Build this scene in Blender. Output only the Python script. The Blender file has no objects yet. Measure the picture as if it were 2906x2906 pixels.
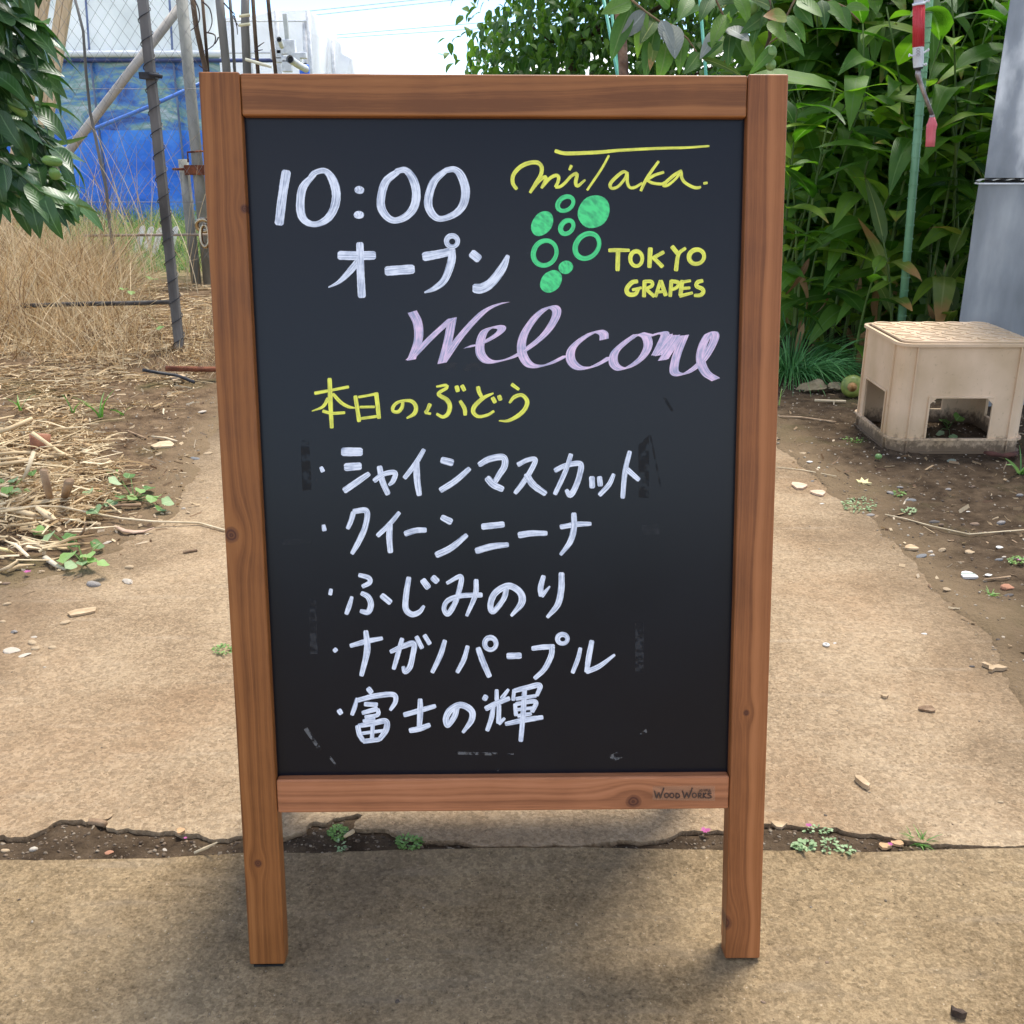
import bpy, bmesh, math, random
import numpy as np
from mathutils import Vector, Matrix, Euler, noise as mnoise
from mathutils.geometry import tessellate_polygon
R = math.radians
random.seed(7); rng = np.random.default_rng(7)
S = bpy.context.scene
COL = S.collection

# ------------------------------------------------------------------ camera
CH, PITCH, FPX, NPX = 1.025, R(19.7), 3000.0, 2906.0
cam_d = bpy.data.cameras.new('camera'); cam = bpy.data.objects.new('camera', cam_d); COL.objects.link(cam)
cam.location = (0, 0, CH); cam.rotation_euler = (R(90) - PITCH, 0, 0)
cam_d.sensor_width = 36; cam_d.sensor_fit = 'HORIZONTAL'; cam_d.lens = 36 * FPX / NPX
cam_d.clip_start = 0.02; cam_d.clip_end = 2000
S.camera = cam
# ------------------------------------------------------------------ world
SUN_EL, SUN_AZ = R(66), R(28)          # high, behind the sign and a little to the right
W = bpy.data.worlds.new('World'); S.world = W; W.use_nodes = True
nt = W.node_tree; nt.nodes.clear()
def N(t, kind, **kw):
    n = t.nodes.new(kind)
    for k, v in kw.items(): setattr(n, k, v)
    return n
out = N(nt, 'ShaderNodeOutputWorld'); bg = N(nt, 'ShaderNodeBackground'); bg.inputs[1].default_value = 0.13
sky = N(nt, 'ShaderNodeTexSky', sky_type='NISHITA', sun_disc=False, sun_elevation=SUN_EL, sun_rotation=SUN_AZ,
        air_density=1.0, dust_density=.12, ozone_density=2.5, altitude=3500)
tc = N(nt, 'ShaderNodeTexCoord'); mp = N(nt, 'ShaderNodeMapping'); mp.inputs['Scale'].default_value = (1.0, 1.0, 4.2)
mp.inputs['Location'].default_value = (2.1, 3.3, 1.2)
nz = N(nt, 'ShaderNodeTexNoise'); nz.inputs['Scale'].default_value = 3.1; nz.inputs['Detail'].default_value = 7; nz.inputs['Roughness'].default_value = 0.55
cr = N(nt, 'ShaderNodeValToRGB'); cr.color_ramp.elements[0].position = 0.49; cr.color_ramp.elements[1].position = 0.62
mx = N(nt, 'ShaderNodeMix', data_type='RGBA'); mx.inputs[7].default_value = (7.6, 7.5, 7.4, 1)
L = nt.links.new
L(tc.outputs['Generated'], mp.inputs[0]); L(mp.outputs[0], nz.inputs['Vector']); L(nz.outputs[0], cr.inputs[0])
L(cr.outputs[0], mx.inputs[0]); hsv = N(nt, 'ShaderNodeHueSaturation'); hsv.inputs['Saturation'].default_value = 1.0; hsv.inputs['Value'].default_value = .95; L(sky.outputs[0], hsv.inputs['Color']); L(hsv.outputs[0], mx.inputs[6]); L(mx.outputs[2], bg.inputs[0]); L(bg.outputs[0], out.inputs[0])
# ------------------------------------------------------------------ sun (thin cloud in front of it: soft edge)
sd = bpy.data.lights.new('sun', 'SUN'); sun = bpy.data.objects.new('sun', sd); COL.objects.link(sun)
sd.energy = 2.35; sd.angle = R(17); sd.color = (1.0, 0.95, 0.87)
sv = Vector((math.cos(SUN_EL) * math.sin(SUN_AZ), math.cos(SUN_EL) * math.cos(SUN_AZ), math.sin(SUN_EL)))
sun.rotation_euler = (-sv).to_track_quat('-Z', 'Y').to_euler(); sun.location = (0, 0, 12)
S.view_settings.view_transform = 'Standard'; S.view_settings.look = 'None'
S.view_settings.gamma = 1; S.view_settings.use_curve_mapping = False; S.view_settings.exposure = 1.36

# ------------------------------------------------------------------ pixel of the photograph -> place in the world
CP, SP = math.cos(PITCH), math.sin(PITCH)
def ray(px, py):
    a, b = (px - 1453) / FPX, (1453 - py) / FPX
    return Vector((a, CP + b * SP, -SP + b * CP))
def gz(px, py, z=0.0):
    d = ray(px, py); t = (z - CH) / d.z
    return Vector((d.x * t, d.y * t, z))
def gy(px, py, Y):
    d = ray(px, py); t = Y / d.y
    return Vector((d.x * t, Y, CH + d.z * t))
def pxm(n, Y):            # size in metres of n photo pixels on an upright thing at distance Y
    return n * Y / FPX

# ------------------------------------------------------------------ materials
MATS = {}
def srgb(r, g, b):
    f = lambda c: (c / 255 / 12.92) if c <= 10 else ((c / 255 + .055) / 1.055) ** 2.4
    return (f(r), f(g), f(b), 1)
def base_mat(name, rough=.7, spec=.35):
    m = bpy.data.materials.new(name); m.use_nodes = True; t = m.node_tree
    p = t.nodes['Principled BSDF']; p.inputs['Roughness'].default_value = rough
    p.inputs['Specular IOR Level'].default_value = spec
    return m, t, p
def noisy(name, c1, c2, scale=8, rough=.8, bump=.3, bscale=None, stretch=(1, 1, 1), c3=None, spec=.3, metal=0, transl=0, detail=6, bdist=.01, objrand=0, lo=.35, hi=.65, coord='Object'):
    if name in MATS: return MATS[name]
    m, t, p = base_mat(name, rough, spec); L = t.links.new
    tc = N(t, 'ShaderNodeTexCoord'); mp = N(t, 'ShaderNodeMapping'); mp.inputs['Scale'].default_value = stretch
    L(tc.outputs[coord], mp.inputs[0])
    n1 = N(t, 'ShaderNodeTexNoise'); n1.inputs['Scale'].default_value = scale; n1.inputs['Detail'].default_value = detail
    L(mp.outputs[0], n1.inputs['Vector'])
    r = N(t, 'ShaderNodeValToRGB'); r.color_ramp.elements[0].position = lo; r.color_ramp.elements[1].position = hi
    r.color_ramp.elements[0].color = (*c1[:3], 1); r.color_ramp.elements[1].color = (*c2[:3], 1)
    if c3:
        e = r.color_ramp.elements.new((lo + hi) / 2); e.color = (*c3[:3], 1)
    L(n1.outputs[0], r.inputs[0]); colr = r.outputs[0]
    if objrand:
        oi = N(t, 'ShaderNodeObjectInfo'); hs = N(t, 'ShaderNodeHueSaturation'); mr = N(t, 'ShaderNodeMapRange')
        mr.inputs[3].default_value = 1 - objrand; mr.inputs[4].default_value = 1 + objrand
        L(oi.outputs['Random'], mr.inputs[0]); L(mr.outputs[0], hs.inputs['Value']); L(colr, hs.inputs['Color']); colr = hs.outputs[0]
    L(colr, p.inputs['Base Color']); p.inputs['Metallic'].default_value = metal
    if bump:
        n2 = N(t, 'ShaderNodeTexNoise'); n2.inputs['Scale'].default_value = bscale or scale * 3; n2.inputs['Detail'].default_value = 8
        L(mp.outputs[0], n2.inputs['Vector']); b = N(t, 'ShaderNodeBump'); b.inputs['Strength'].default_value = bump; b.inputs['Distance'].default_value = bdist
        L(n2.outputs[0], b.inputs['Height']); L(b.outputs[0], p.inputs['Normal'])
    if transl: add_transl(t, p, colr, transl)
    MATS[name] = m
    return m
def add_transl(t, p, colr, w):
    L = t.links.new
    tr = N(t, 'ShaderNodeBsdfTranslucent'); ms = N(t, 'ShaderNodeMixShader'); ms.inputs[0].default_value = w
    hs = N(t, 'ShaderNodeHueSaturation'); hs.inputs['Value'].default_value = 1.6; hs.inputs['Saturation'].default_value = 1.1
    L(colr, hs.inputs['Color']); L(hs.outputs[0], tr.inputs[0])
    L(p.outputs[0], ms.inputs[1]); L(tr.outputs[0], ms.inputs[2]); L(ms.outputs[0], t.nodes['Material Output'].inputs[0])
def leaf_mat(name, dark, mid, light, rib, tip=None, tipc=None, veins=14, rough=.38, transl=.3, vary=.28):
    """leaf: uv.x across (0..1), uv.y along; midrib, parallel or side veins, optional dry tip; each leaf its own tone"""
    if name in MATS: return MATS[name]
    m, t, p = base_mat(name, rough, .45); L = t.links.new
    uv = N(t, 'ShaderNodeUVMap'); sx = N(t, 'ShaderNodeSeparateXYZ'); L(uv.outputs[0], sx.inputs[0])
    at = N(t, 'ShaderNodeAttribute'); at.attribute_name = 'tone'
    oi = N(t, 'ShaderNodeObjectInfo')
    add = N(t, 'ShaderNodeMath', operation='ADD'); L(at.outputs['Fac'], add.inputs[0]); L(oi.outputs['Random'], add.inputs[1])
    fr = N(t, 'ShaderNodeMath', operation='FRACT'); L(add.outputs[0], fr.inputs[0])
    tcn = N(t, 'ShaderNodeTexCoord'); nz = N(t, 'ShaderNodeTexNoise'); nz.inputs['Scale'].default_value = 14; nz.inputs['Detail'].default_value = 4
    L(tcn.outputs['Object'], nz.inputs['Vector'])
    mxn = N(t, 'ShaderNodeMath', operation='MULTIPLY_ADD'); L(nz.outputs[0], mxn.inputs[0]); mxn.inputs[1].default_value = .5; L(fr.outputs[0], mxn.inputs[2])
    r = N(t, 'ShaderNodeValToRGB'); r.color_ramp.elements[0].position = .2; r.color_ramp.elements[0].color = (*dark[:3], 1)
    r.color_ramp.elements[1].position = 1.25 if False else 1.0; r.color_ramp.elements[1].color = (*light[:3], 1)
    e = r.color_ramp.elements.new(.6); e.color = (*mid[:3], 1)
    sc = N(t, 'ShaderNodeMath', operation='MULTIPLY'); L(mxn.outputs[0], sc.inputs[0]); sc.inputs[1].default_value = .72
    L(sc.outputs[0], r.inputs[0]); c = r.outputs[0]
    # midrib
    a = N(t, 'ShaderNodeMath', operation='SUBTRACT'); L(sx.outputs[0], a.inputs[0]); a.inputs[1].default_value = .5
    ab = N(t, 'ShaderNodeMath', operation='ABSOLUTE'); L(a.outputs[0], ab.inputs[0])
    mr = N(t, 'ShaderNodeMapRange'); mr.inputs[1].default_value = .015; mr.inputs[2].default_value = .055; mr.inputs[3].default_value = .75; mr.inputs[4].default_value = 0
    L(ab.outputs[0], mr.inputs[0])
    mm = N(t, 'ShaderNodeMix', data_type='RGBA'); L(mr.outputs[0], mm.inputs[0]); L(c, mm.inputs[6]); mm.inputs[7].default_value = (*rib[:3], 1); c = mm.outputs[2]
    if tip:
        sm = N(t, 'ShaderNodeMath', operation='MULTIPLY_ADD'); L(nz.outputs[0], sm.inputs[0]); sm.inputs[1].default_value = .5
        L(sx.outputs[1], sm.inputs[2])
        ra = N(t, 'ShaderNodeMath', operation='MULTIPLY_ADD'); L(fr.outputs[0], ra.inputs[0]); ra.inputs[1].default_value = -.6; ra.inputs[2].default_value = tip + .45
        gt = N(t, 'ShaderNodeMath', operation='SUBTRACT'); L(sm.outputs[0], gt.inputs[0]); L(ra.outputs[0], gt.inputs[1])
        m2 = N(t, 'ShaderNodeMapRange'); m2.inputs[1].default_value = .25; m2.inputs[2].default_value = .45; L(gt.outputs[0], m2.inputs[0])
        mt = N(t, 'ShaderNodeMix', data_type='RGBA'); L(m2.outputs[0], mt.inputs[0]); L(c, mt.inputs[6]); mt.inputs[7].default_value = (*tipc[:3], 1); c = mt.outputs[2]
    L(c, p.inputs['Base Color'])
    # vein relief
    wv = N(t, 'ShaderNodeMath', operation='MULTIPLY'); L(ab.outputs[0], wv.inputs[0]); wv.inputs[1].default_value = veins * 6.28
    if veins < 10:
        w0 = N(t, 'ShaderNodeMath', operation='MULTIPLY_ADD'); L(sx.outputs[1], w0.inputs[0]); w0.inputs[1].default_value = 60; L(wv.outputs[0], w0.inputs[2]); wv = w0
    sn = N(t, 'ShaderNodeMath', operation='SINE'); L(wv.outputs[0], sn.inputs[0])
    b = N(t, 'ShaderNodeBump'); b.inputs['Strength'].default_value = .35 if veins >= 10 else .12; b.inputs['Distance'].default_value = .002
    L(sn.outputs[0], b.inputs['Height']); L(b.outputs[0], p.inputs['Normal'])
    add_transl(t, p, c, transl)
    MATS[name] = m
    return m

# ------------------------------------------------------------------ object helpers
def tag(o, label=None, cat=None, group=None, kind=None):
    if label: o['label'] = label
    if cat: o['category'] = cat
    if group: o['group'] = group
    if kind: o['kind'] = kind
    return o
def thing(name, label, cat, loc=(0, 0, 0), group=None, rot=None):
    o = bpy.data.objects.new(name, None); COL.objects.link(o); o.location = loc; o.empty_display_size = .05
    if rot is not None: o.rotation_euler = rot
    return tag(o, label, cat, group)
def link(name, me, mat=None, parent=None, smooth=False):
    o = bpy.data.objects.new(name, me); COL.objects.link(o)
    if mat is not None and not me.materials: me.materials.append(mat)
    if parent is not None: o.parent = parent
    if smooth: me.polygons.foreach_set('use_smooth', [True] * len(me.polygons))
    return o
def mesh_from(verts, faces, name='mesh'):
    me = bpy.data.meshes.new(name); me.from_pydata([tuple(v) for v in verts], [], faces); me.update(); return me
def np_mesh(V, F, name='mesh', uv=None, tone=None):
    """V (n,3), F (m,k) all faces with k corners"""
    me = bpy.data.meshes.new(name); n, m, k = len(V), len(F), F.shape[1]
    me.vertices.add(n); me.vertices.foreach_set('co', np.asarray(V, np.float32).ravel())
    me.loops.add(m * k); me.loops.foreach_set('vertex_index', np.asarray(F, np.int32).ravel())
    me.polygons.add(m); me.polygons.foreach_set('loop_start', np.arange(0, m * k, k, dtype=np.int32))
    me.update(calc_edges=True); me.validate()
    if uv is not None:
        l = me.uv_layers.new(name='UVMap'); l.data.foreach_set('uv', np.asarray(uv, np.float32)[np.asarray(F).ravel()].ravel())
    if tone is not None:
        a = me.attributes.new('tone', 'FLOAT', 'POINT'); a.data.foreach_set('value', np.asarray(tone, np.float32))
    return me
class MB:
    """collects shapes into one mesh"""
    def __init__(s): s.v = []; s.f = []
    def add(s, vs, fs):
        b = len(s.v); s.v += [Vector(v) for v in vs]; s.f += [[i + b for i in f] for f in fs]; return s
    def box(s, lo, hi, M=None):
        x0, y0, z0 = lo; x1, y1, z1 = hi
        vs = [Vector(c) for c in ((x0, y0, z0), (x1, y0, z0), (x1, y1, z0), (x0, y1, z0), (x0, y0, z1), (x1, y0, z1), (x1, y1, z1), (x0, y1, z1))]
        if M is not None: vs = [M @ v for v in vs]
        return s.add(vs, [(0, 3, 2, 1), (4, 5, 6, 7), (0, 1, 5, 4), (1, 2, 6, 5), (2, 3, 7, 6), (3, 0, 4, 7)])
    def tube(s, pts, rad, n=8, cap=True, hollow=False, flat=1.0, phase=0):
        pts = [Vector(p) for p in pts]; m = len(pts)
        rs = rad if isinstance(rad, (list, tuple)) else [rad] * m
        vs = []; up = Vector((0, 0, 1))
        t0 = (pts[1] - pts[0]).normalized(); ref = up if abs(t0.dot(up)) < .9 else Vector((0, 1, 0))
        a = t0.cross(ref).normalized()
        for i in range(m):
            t = (pts[min(i + 1, m - 1)] - pts[max(i - 1, 0)]).normalized()
            a = (a - t * a.dot(t)).normalized(); b = t.cross(a)
            for k in range(n):
                th = 2 * math.pi * k / n + phase
                vs.append(pts[i] + (a * math.cos(th) + b * math.sin(th) * flat) * rs[i])
        fs = [(i * n + k, i * n + (k + 1) % n, (i + 1) * n + (k + 1) % n, (i + 1) * n + k) for i in range(m - 1) for k in range(n)]
        if cap and not hollow: fs += [tuple(range(n - 1, -1, -1)), tuple((m - 1) * n + k for k in range(n))]
        return s.add(vs, fs)
    def build(s, name, mat, parent=None, smooth=False, bevel=0, seg=2):
        me = mesh_from(s.v, s.f, name); o = link(name, me, mat, parent, smooth)
        if bevel:
            b = o.modifiers.new('bevel', 'BEVEL'); b.width = bevel; b.segments = seg; b.limit_method = 'ANGLE'; b.angle_limit = R(35)
            me.polygons.foreach_set('use_smooth', [True] * len(me.polygons))
            w = o.modifiers.new('wn', 'WEIGHTED_NORMAL')
        return o
def vn(x, y, sc, seed=0.0):
    """smooth value noise for numpy arrays, about -1..1"""
    x = np.asarray(x) * sc + seed * 17.3; y = np.asarray(y) * sc + seed * 9.1
    xi = np.floor(x).astype(np.int64); yi = np.floor(y).astype(np.int64); fx = x - xi; fy = y - yi
    fx = fx * fx * (3 - 2 * fx); fy = fy * fy * (3 - 2 * fy)
    def h(a, b):
        q = (a * 374761393 + b * 668265263 + int(seed * 1013) * 69069) & 0xffffffff
        q = ((q ^ (q >> 13)) * 1274126177) & 0xffffffff
        return ((q ^ (q >> 16)) & 0xffff) / 32767.5 - 1
    return (h(xi, yi) * (1 - fx) + h(xi + 1, yi) * fx) * (1 - fy) + (h(xi, yi + 1) * (1 - fx) + h(xi + 1, yi + 1) * fx) * fy
def fbm(x, y, sc, seed=0, o=4):
    r = 0; a = 1
    for i in range(o): r = r + a * vn(x, y, sc * 2 ** i, seed + i); a *= .5
    return r / 1.9
# ------------------------------------------------------------------ the A-board sign
SG = dict(W=.66706, lean=.17248, yaw=.02026, x0=-.00788, y0=1.10256, ws=.04587, t1=.04598, g=.00683, k=-.00979, b0=.20959, b1=.25442, L=1.10)
_ax = Vector((math.cos(SG['yaw']), math.sin(SG['yaw']), 0)); _n = Vector((-math.sin(SG['yaw']), math.cos(SG['yaw']), 0))
_up = Vector((0, 0, math.cos(SG['lean']))) + _n * math.sin(SG['lean'])
AX = _ax * math.cos(SG['g']) + _up * math.sin(SG['g']); UP = _up * math.cos(SG['g']) - _ax * math.sin(SG['g']); NF = AX.cross(UP)
SO = Vector((SG['x0'], SG['y0'], .006))
SM = Matrix((( AX.x, UP.x, NF.x, SO.x), (AX.y, UP.y, NF.y, SO.y), (AX.z, UP.z, NF.z, SO.z), (0, 0, 0, 1)))
BW = -.014
def on_board(px, py, w=BW):
    """photo pixel -> point of the board's own plane, in the sign's own frame (right, up, out)"""
    d = ray(px, py); o = Vector((0, 0, CH)) - SO
    t = (w - o.dot(NF)) / d.dot(NF); p = o + d * t
    return Vector((p.dot(AX), p.dot(UP), w))
def wood_mat(name, axis, c1, c2, c3, knots=(), scale=1.0, seed=0.0):
    m, t, p = base_mat(name, .45, .3); L = t.links.new
    tc = N(t, 'ShaderNodeTexCoord'); src = tc.outputs['Object']
    sp = N(t, 'ShaderNodeSeparateXYZ'); L(src, sp.inputs[0])
    across, along = (0, 1) if axis == 'y' else (1, 0)
    # knot fields
    disp = None; dark = None
    def M(op, a, b=None, c=None):
        n = N(t, 'ShaderNodeMath', operation=op)
        for i, q in enumerate((a, b, c)):
            if q is None: continue
            if isinstance(q, (int, float)): n.inputs[i].default_value = q
            else: L(q, n.inputs[i])
        return n.outputs[0]
    nzd = N(t, 'ShaderNodeTexNoise'); nzd.inputs['Scale'].default_value = 60; L(src, nzd.inputs['Vector'])
    for (ku, kv, kr) in knots:
        dx = M('SUBTRACT', sp.outputs[0], ku); dy = M('SUBTRACT', sp.outputs[1], kv)
        A, B = (dx, dy) if axis == 'y' else (dy, dx)
        d2 = M('ADD', M('MULTIPLY', M('MULTIPLY', A, A), 1.0), M('MULTIPLY', M('MULTIPLY', B, B), .45))
        e = M('EXPONENT', M('MULTIPLY', d2, -1 / (2.6 * kr) ** 2))
        dd = M('MULTIPLY', M('MULTIPLY', A, e), -1.05)
        disp = dd if disp is None else M('ADD', disp, dd)
        d3 = M('SQRT', M('ADD', M('MULTIPLY', A, A), M('MULTIPLY', M('MULTIPLY', B, B), .8)))
        d3 = M('ADD', d3, M('MULTIPLY', M('SUBTRACT', nzd.outputs[0], .5), kr * .5))
        mr = N(t, 'ShaderNodeMapRange'); mr.inputs[1].default_value = kr * 1.15; mr.inputs[2].default_value = kr * .75; L(d3, mr.inputs[0])
        ring = M('ADD', .72, M('MULTIPLY', M('SINE', M('MULTIPLY', d3, 14 / kr)), .16))
        k1 = M('MULTIPLY', mr.outputs[0], ring); dark = k1 if dark is None else M('MAXIMUM', dark, k1)
    # slow waviness of the grain
    mpw = N(t, 'ShaderNodeMapping'); sc = [14, 14, 14]; sc[along] = 2.2; mpw.inputs['Scale'].default_value = sc; mpw.inputs['Location'].default_value = (seed, seed * 2, seed)
    L(src, mpw.inputs[0]); nw = N(t, 'ShaderNodeTexNoise'); nw.inputs['Scale'].default_value = 1; nw.inputs['Detail'].default_value = 3; L(mpw.outputs[0], nw.inputs['Vector'])
    x = M('ADD', sp.outputs[across], M('MULTIPLY', M('SUBTRACT', nw.outputs[0], .5), .03))
    x = M('ADD', x, M('MULTIPLY', sp.outputs[2], .6))
    if disp is not None: x = M('ADD', x, disp)
    # growth rings: uneven bands
    cx = N(t, 'ShaderNodeCombineXYZ'); L(M('MULTIPLY', x, 115 * scale), cx.inputs[0]); cx.inputs[1].default_value = seed * 3
    nb = N(t, 'ShaderNodeTexNoise'); nb.inputs['Scale'].default_value = 1; nb.inputs['Detail'].default_value = 2.5; nb.inputs['Roughness'].default_value = .6; L(cx.outputs[0], nb.inputs['Vector'])
    # fine fibres
    mpf = N(t, 'ShaderNodeMapping'); sc = [900, 900, 900]; sc[along] = 35; mpf.inputs['Scale'].default_value = sc; L(src, mpf.inputs[0])
    nf = N(t, 'ShaderNodeTexNoise'); nf.inputs['Scale'].default_value = 1; nf.inputs['Detail'].default_value = 3; L(mpf.outputs[0], nf.inputs['Vector'])
    # blotches of stain
    ns = N(t, 'ShaderNodeTexNoise'); ns.inputs['Scale'].default_value = 11; ns.inputs['Detail'].default_value = 6; L(src, ns.inputs['Vector'])
    v = M('ADD', M('MULTIPLY', nb.outputs[0], .70), M('ADD', M('MULTIPLY', nf.outputs[0], .12), M('MULTIPLY', ns.outputs[0], .18)))
    r = N(t, 'ShaderNodeValToRGB'); r.color_ramp.elements[0].position = .385; r.color_ramp.elements[0].color = (*[q * .86 for q in c1], 1)
    r.color_ramp.elements[1].position = .635; r.color_ramp.elements[1].color = (*c3, 1); e = r.color_ramp.elements.new(.5); e.color = (*c2, 1)
    L(v, r.inputs[0]); c = r.outputs[0]
    if dark is not None:
        mk = N(t, 'ShaderNodeMix', data_type='RGBA'); L(dark, mk.inputs[0]); L(c, mk.inputs[6]); mk.inputs[7].default_value = (.055, .016, .012, 1); c = mk.outputs[2]
    L(c, p.inputs['Base Color'])
    rr = N(t, 'ShaderNodeMapRange'); rr.inputs[3].default_value = .34; rr.inputs[4].default_value = .56; L(ns.outputs[0], rr.inputs[0]); L(rr.outputs[0], p.inputs['Roughness'])
    b = N(t, 'ShaderNodeBump'); b.inputs['Strength'].default_value = .25; b.inputs['Distance'].default_value = .0012; L(v, b.inputs['Height']); L(b.outputs[0], p.inputs['Normal'])
    return m
kn = lambda x, y, r: (*on_board(x, y, 0)[:2], r)
C1, C2, C3 = (.170, .057, .014), (.262, .094, .024), (.34, .133, .038)
W_L = wood_mat('stained_wood_left', 'y', C1, C2, C3, [kn(657, 1519, .0085), kn(732, 2450, .0048), kn(694, 592, .0045)], 1.0, 1.3)
W_R = wood_mat('stained_wood_right', 'y', (.21, .071, .022), (.31, .111, .035), (.40, .153, .053), [kn(2118, 2023, .004), kn(2058, 2620, .009)], .9, 4.1)
W_T = wood_mat('stained_wood_top', 'x', (.205, .073, .021), (.31, .118, .036), (.41, .17, .058), [], .7, 2.2)
W_B = wood_mat('stained_wood_bottom', 'x', (.27, .10, .042), (.40, .155, .066), (.50, .21, .10), [kn(1797, 2276, .0085)], .8, 7.7)
W_K = wood_mat('stained_wood_rear', 'y', C1, C2, C3, [], 1.0, 9.1)
sign = thing('a_board_sign', 'brown wooden A-frame chalkboard sign with handwritten grape menu standing on the path', 'sign board')
sign.matrix_world = SM
kk = SG['k']; hw = SG['W'] / 2; ws = SG['ws']; LL = SG['L']
def sbox(u0, u1, v0, v1, w0, w1, name, mat, bev=.0022, par=sign, n=1, shear=True):
    mb = MB(); mb.box((u0, v0, w0), (u1, v1, w1))
    if shear:
        for v in mb.v: v.y += kk * v.x
    return mb.build(name, mat, par, bevel=bev, seg=3)
TH = -.026
sbox(-hw, -hw + ws, 0, LL, TH, 0, 'stile', W_L)
sbox(hw - ws, hw, 0, LL, TH, 0, 'stile', W_R)
sbox(-hw + ws + .0004, hw - ws - .0004, LL - SG['t1'] - .001, LL - .0012, TH + .002, -.0012, 'top_rail', W_T, .0026)
sbox(-hw + ws + .0004, hw - ws - .0004, SG['b0'], SG['b1'], TH + .002, -.0008, 'bottom_rail', W_B, .0028)
for s in (-1, 1):   # narrow second lath behind each stile, seen as a groove on the inner side
    u0 = s * (hw - ws * .5)
    sbox(u0 - ws * .5 + .002, u0 + ws * .5 - .002, .012, LL - .006, TH - .012, TH - .0015, 'backing_lath', W_K, .002)
    mbf = MB(); mbf.box((u0 - .019, -.0055, -.024), (u0 + .019, -.0002, -.005)); mbf.build('rubber_foot', noisy('black_rubber', (.01, .01, .01), (.02, .02, .02), 40, .8, 0), sign)
# chalkboard panel
m_board, t_, p_ = base_mat('chalkboard_black', .22, .30)
tc_ = N(t_, 'ShaderNodeTexCoord'); n_ = N(t_, 'ShaderNodeTexNoise'); n_.inputs['Scale'].default_value = 5; n_.inputs['Detail'].default_value = 9; n_.inputs['Roughness'].default_value = .65
t_.links.new(tc_.outputs['Object'], n_.inputs['Vector'])
r_ = N(t_, 'ShaderNodeValToRGB'); r_.color_ramp.elements[0].position = .3; r_.color_ramp.elements[0].color = (.0025, .0035, .0075, 1); r_.color_ramp.elements[1].position = .75; r_.color_ramp.elements[1].color = (.0040, .0055, .0105, 1)
t_.links.new(n_.outputs[0], r_.inputs[0])
n2_ = N(t_, 'ShaderNodeTexVoronoi'); n2_.inputs['Scale'].default_value = 46; t_.links.new(tc_.outputs['Object'], n2_.inputs['Vector'])
r2_ = N(t_, 'ShaderNodeValToRGB'); r2_.color_ramp.elements[0].position = .012; r2_.color_ramp.elements[0].color = (1, 1, 1, 1); r2_.color_ramp.elements[1].position = .03; r2_.color_ramp.elements[1].color = (0, 0, 0, 1)
t_.links.new(n2_.outputs['Distance'], r2_.inputs[0])
n3_ = N(t_, 'ShaderNodeTexNoise'); n3_.inputs['Scale'].default_value = 9; t_.links.new(tc_.outputs['Object'], n3_.inputs['Vector'])
r3_ = N(t_, 'ShaderNodeMapRange'); r3_.inputs[1].default_value = .55; r3_.inputs[2].default_value = .7; t_.links.new(n3_.outputs[0], r3_.inputs[0])
ml_ = N(t_, 'ShaderNodeMath', operation='MULTIPLY'); t_.links.new(r2_.outputs[0], ml_.inputs[0]); t_.links.new(r3_.outputs[0], ml_.inputs[1])
mx_ = N(t_, 'ShaderNodeMix', data_type='RGBA'); t_.links.new(ml_.outputs[0], mx_.inputs[0]); t_.links.new(r_.outputs[0], mx_.inputs[6]); mx_.inputs[7].default_value = (.12, .12, .13, 1)
t_.links.new(mx_.outputs[2], p_.inputs['Base Color'])
rr_ = N(t_, 'ShaderNodeMapRange'); rr_.inputs[3].default_value = .21; rr_.inputs[4].default_value = .30; t_.links.new(n_.outputs[0], rr_.inputs[0]); t_.links.new(rr_.outputs[0], p_.inputs['Roughness'])
board = sbox(-hw + ws - .004, hw - ws + .004, SG['b1'] - .006, LL - SG['t1'] + .002, BW - .004, BW, 'chalkboard', m_board, 0)

# ---- chalk marker strokes, drawn as thin ribbons of paint on the board
def paint_mat(name, col, thin, lo=.35, hi=.62, rough=.5):
    m, t, p = base_mat(name, rough, .4); L = t.links.new
    uv = N(t, 'ShaderNodeUVMap'); mp = N(t, 'ShaderNodeMapping'); mp.inputs['Scale'].default_value = (6.5, 40, 1); L(uv.outputs[0], mp.inputs[0])
    n = N(t, 'ShaderNodeTexNoise'); n.inputs['Scale'].default_value = 1; n.inputs['Detail'].default_value = 5; L(mp.outputs[0], n.inputs['Vector'])
    tc = N(t, 'ShaderNodeTexCoord'); n2 = N(t, 'ShaderNodeTexNoise'); n2.inputs['Scale'].default_value = 110; n2.inputs['Detail'].default_value = 5; L(tc.outputs['Object'], n2.inputs['Vector'])
    a = N(t, 'ShaderNodeMath', operation='MULTIPLY_ADD'); L(n2.outputs[0], a.inputs[0]); a.inputs[1].default_value = .3; 
    b = N(t, 'ShaderNodeMath', operation='MULTIPLY'); L(n.outputs[0], b.inputs[0]); b.inputs[1].default_value = .7; L(b.outputs[0], a.inputs[2])
    r = N(t, 'ShaderNodeValToRGB'); r.color_ramp.elements[0].position = lo; r.color_ramp.elements[0].color = (*thin, 1); r.color_ramp.elements[1].position = hi; r.color_ramp.elements[1].color = (*col, 1)
    L(a.outputs[0], r.inputs[0]); L(r.outputs[0], p.inputs['Base Color'])
    return m
P_WHITE = paint_mat('chalk_marker_white', (.88, .92, 1.0), (.34, .39, .50), .36, .56)
P_YEL = paint_mat('chalk_marker_yellow', (.95, .95, .12), (.50, .50, .08), .36, .56)
P_GRN = paint_mat('chalk_marker_green', (.09, .80, .26), (.05, .42, .16), .36, .56)
P_PNK = paint_mat('chalk_marker_pink', (.93, .68, .86), (.36, .38, .54), .38, .60)
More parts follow.
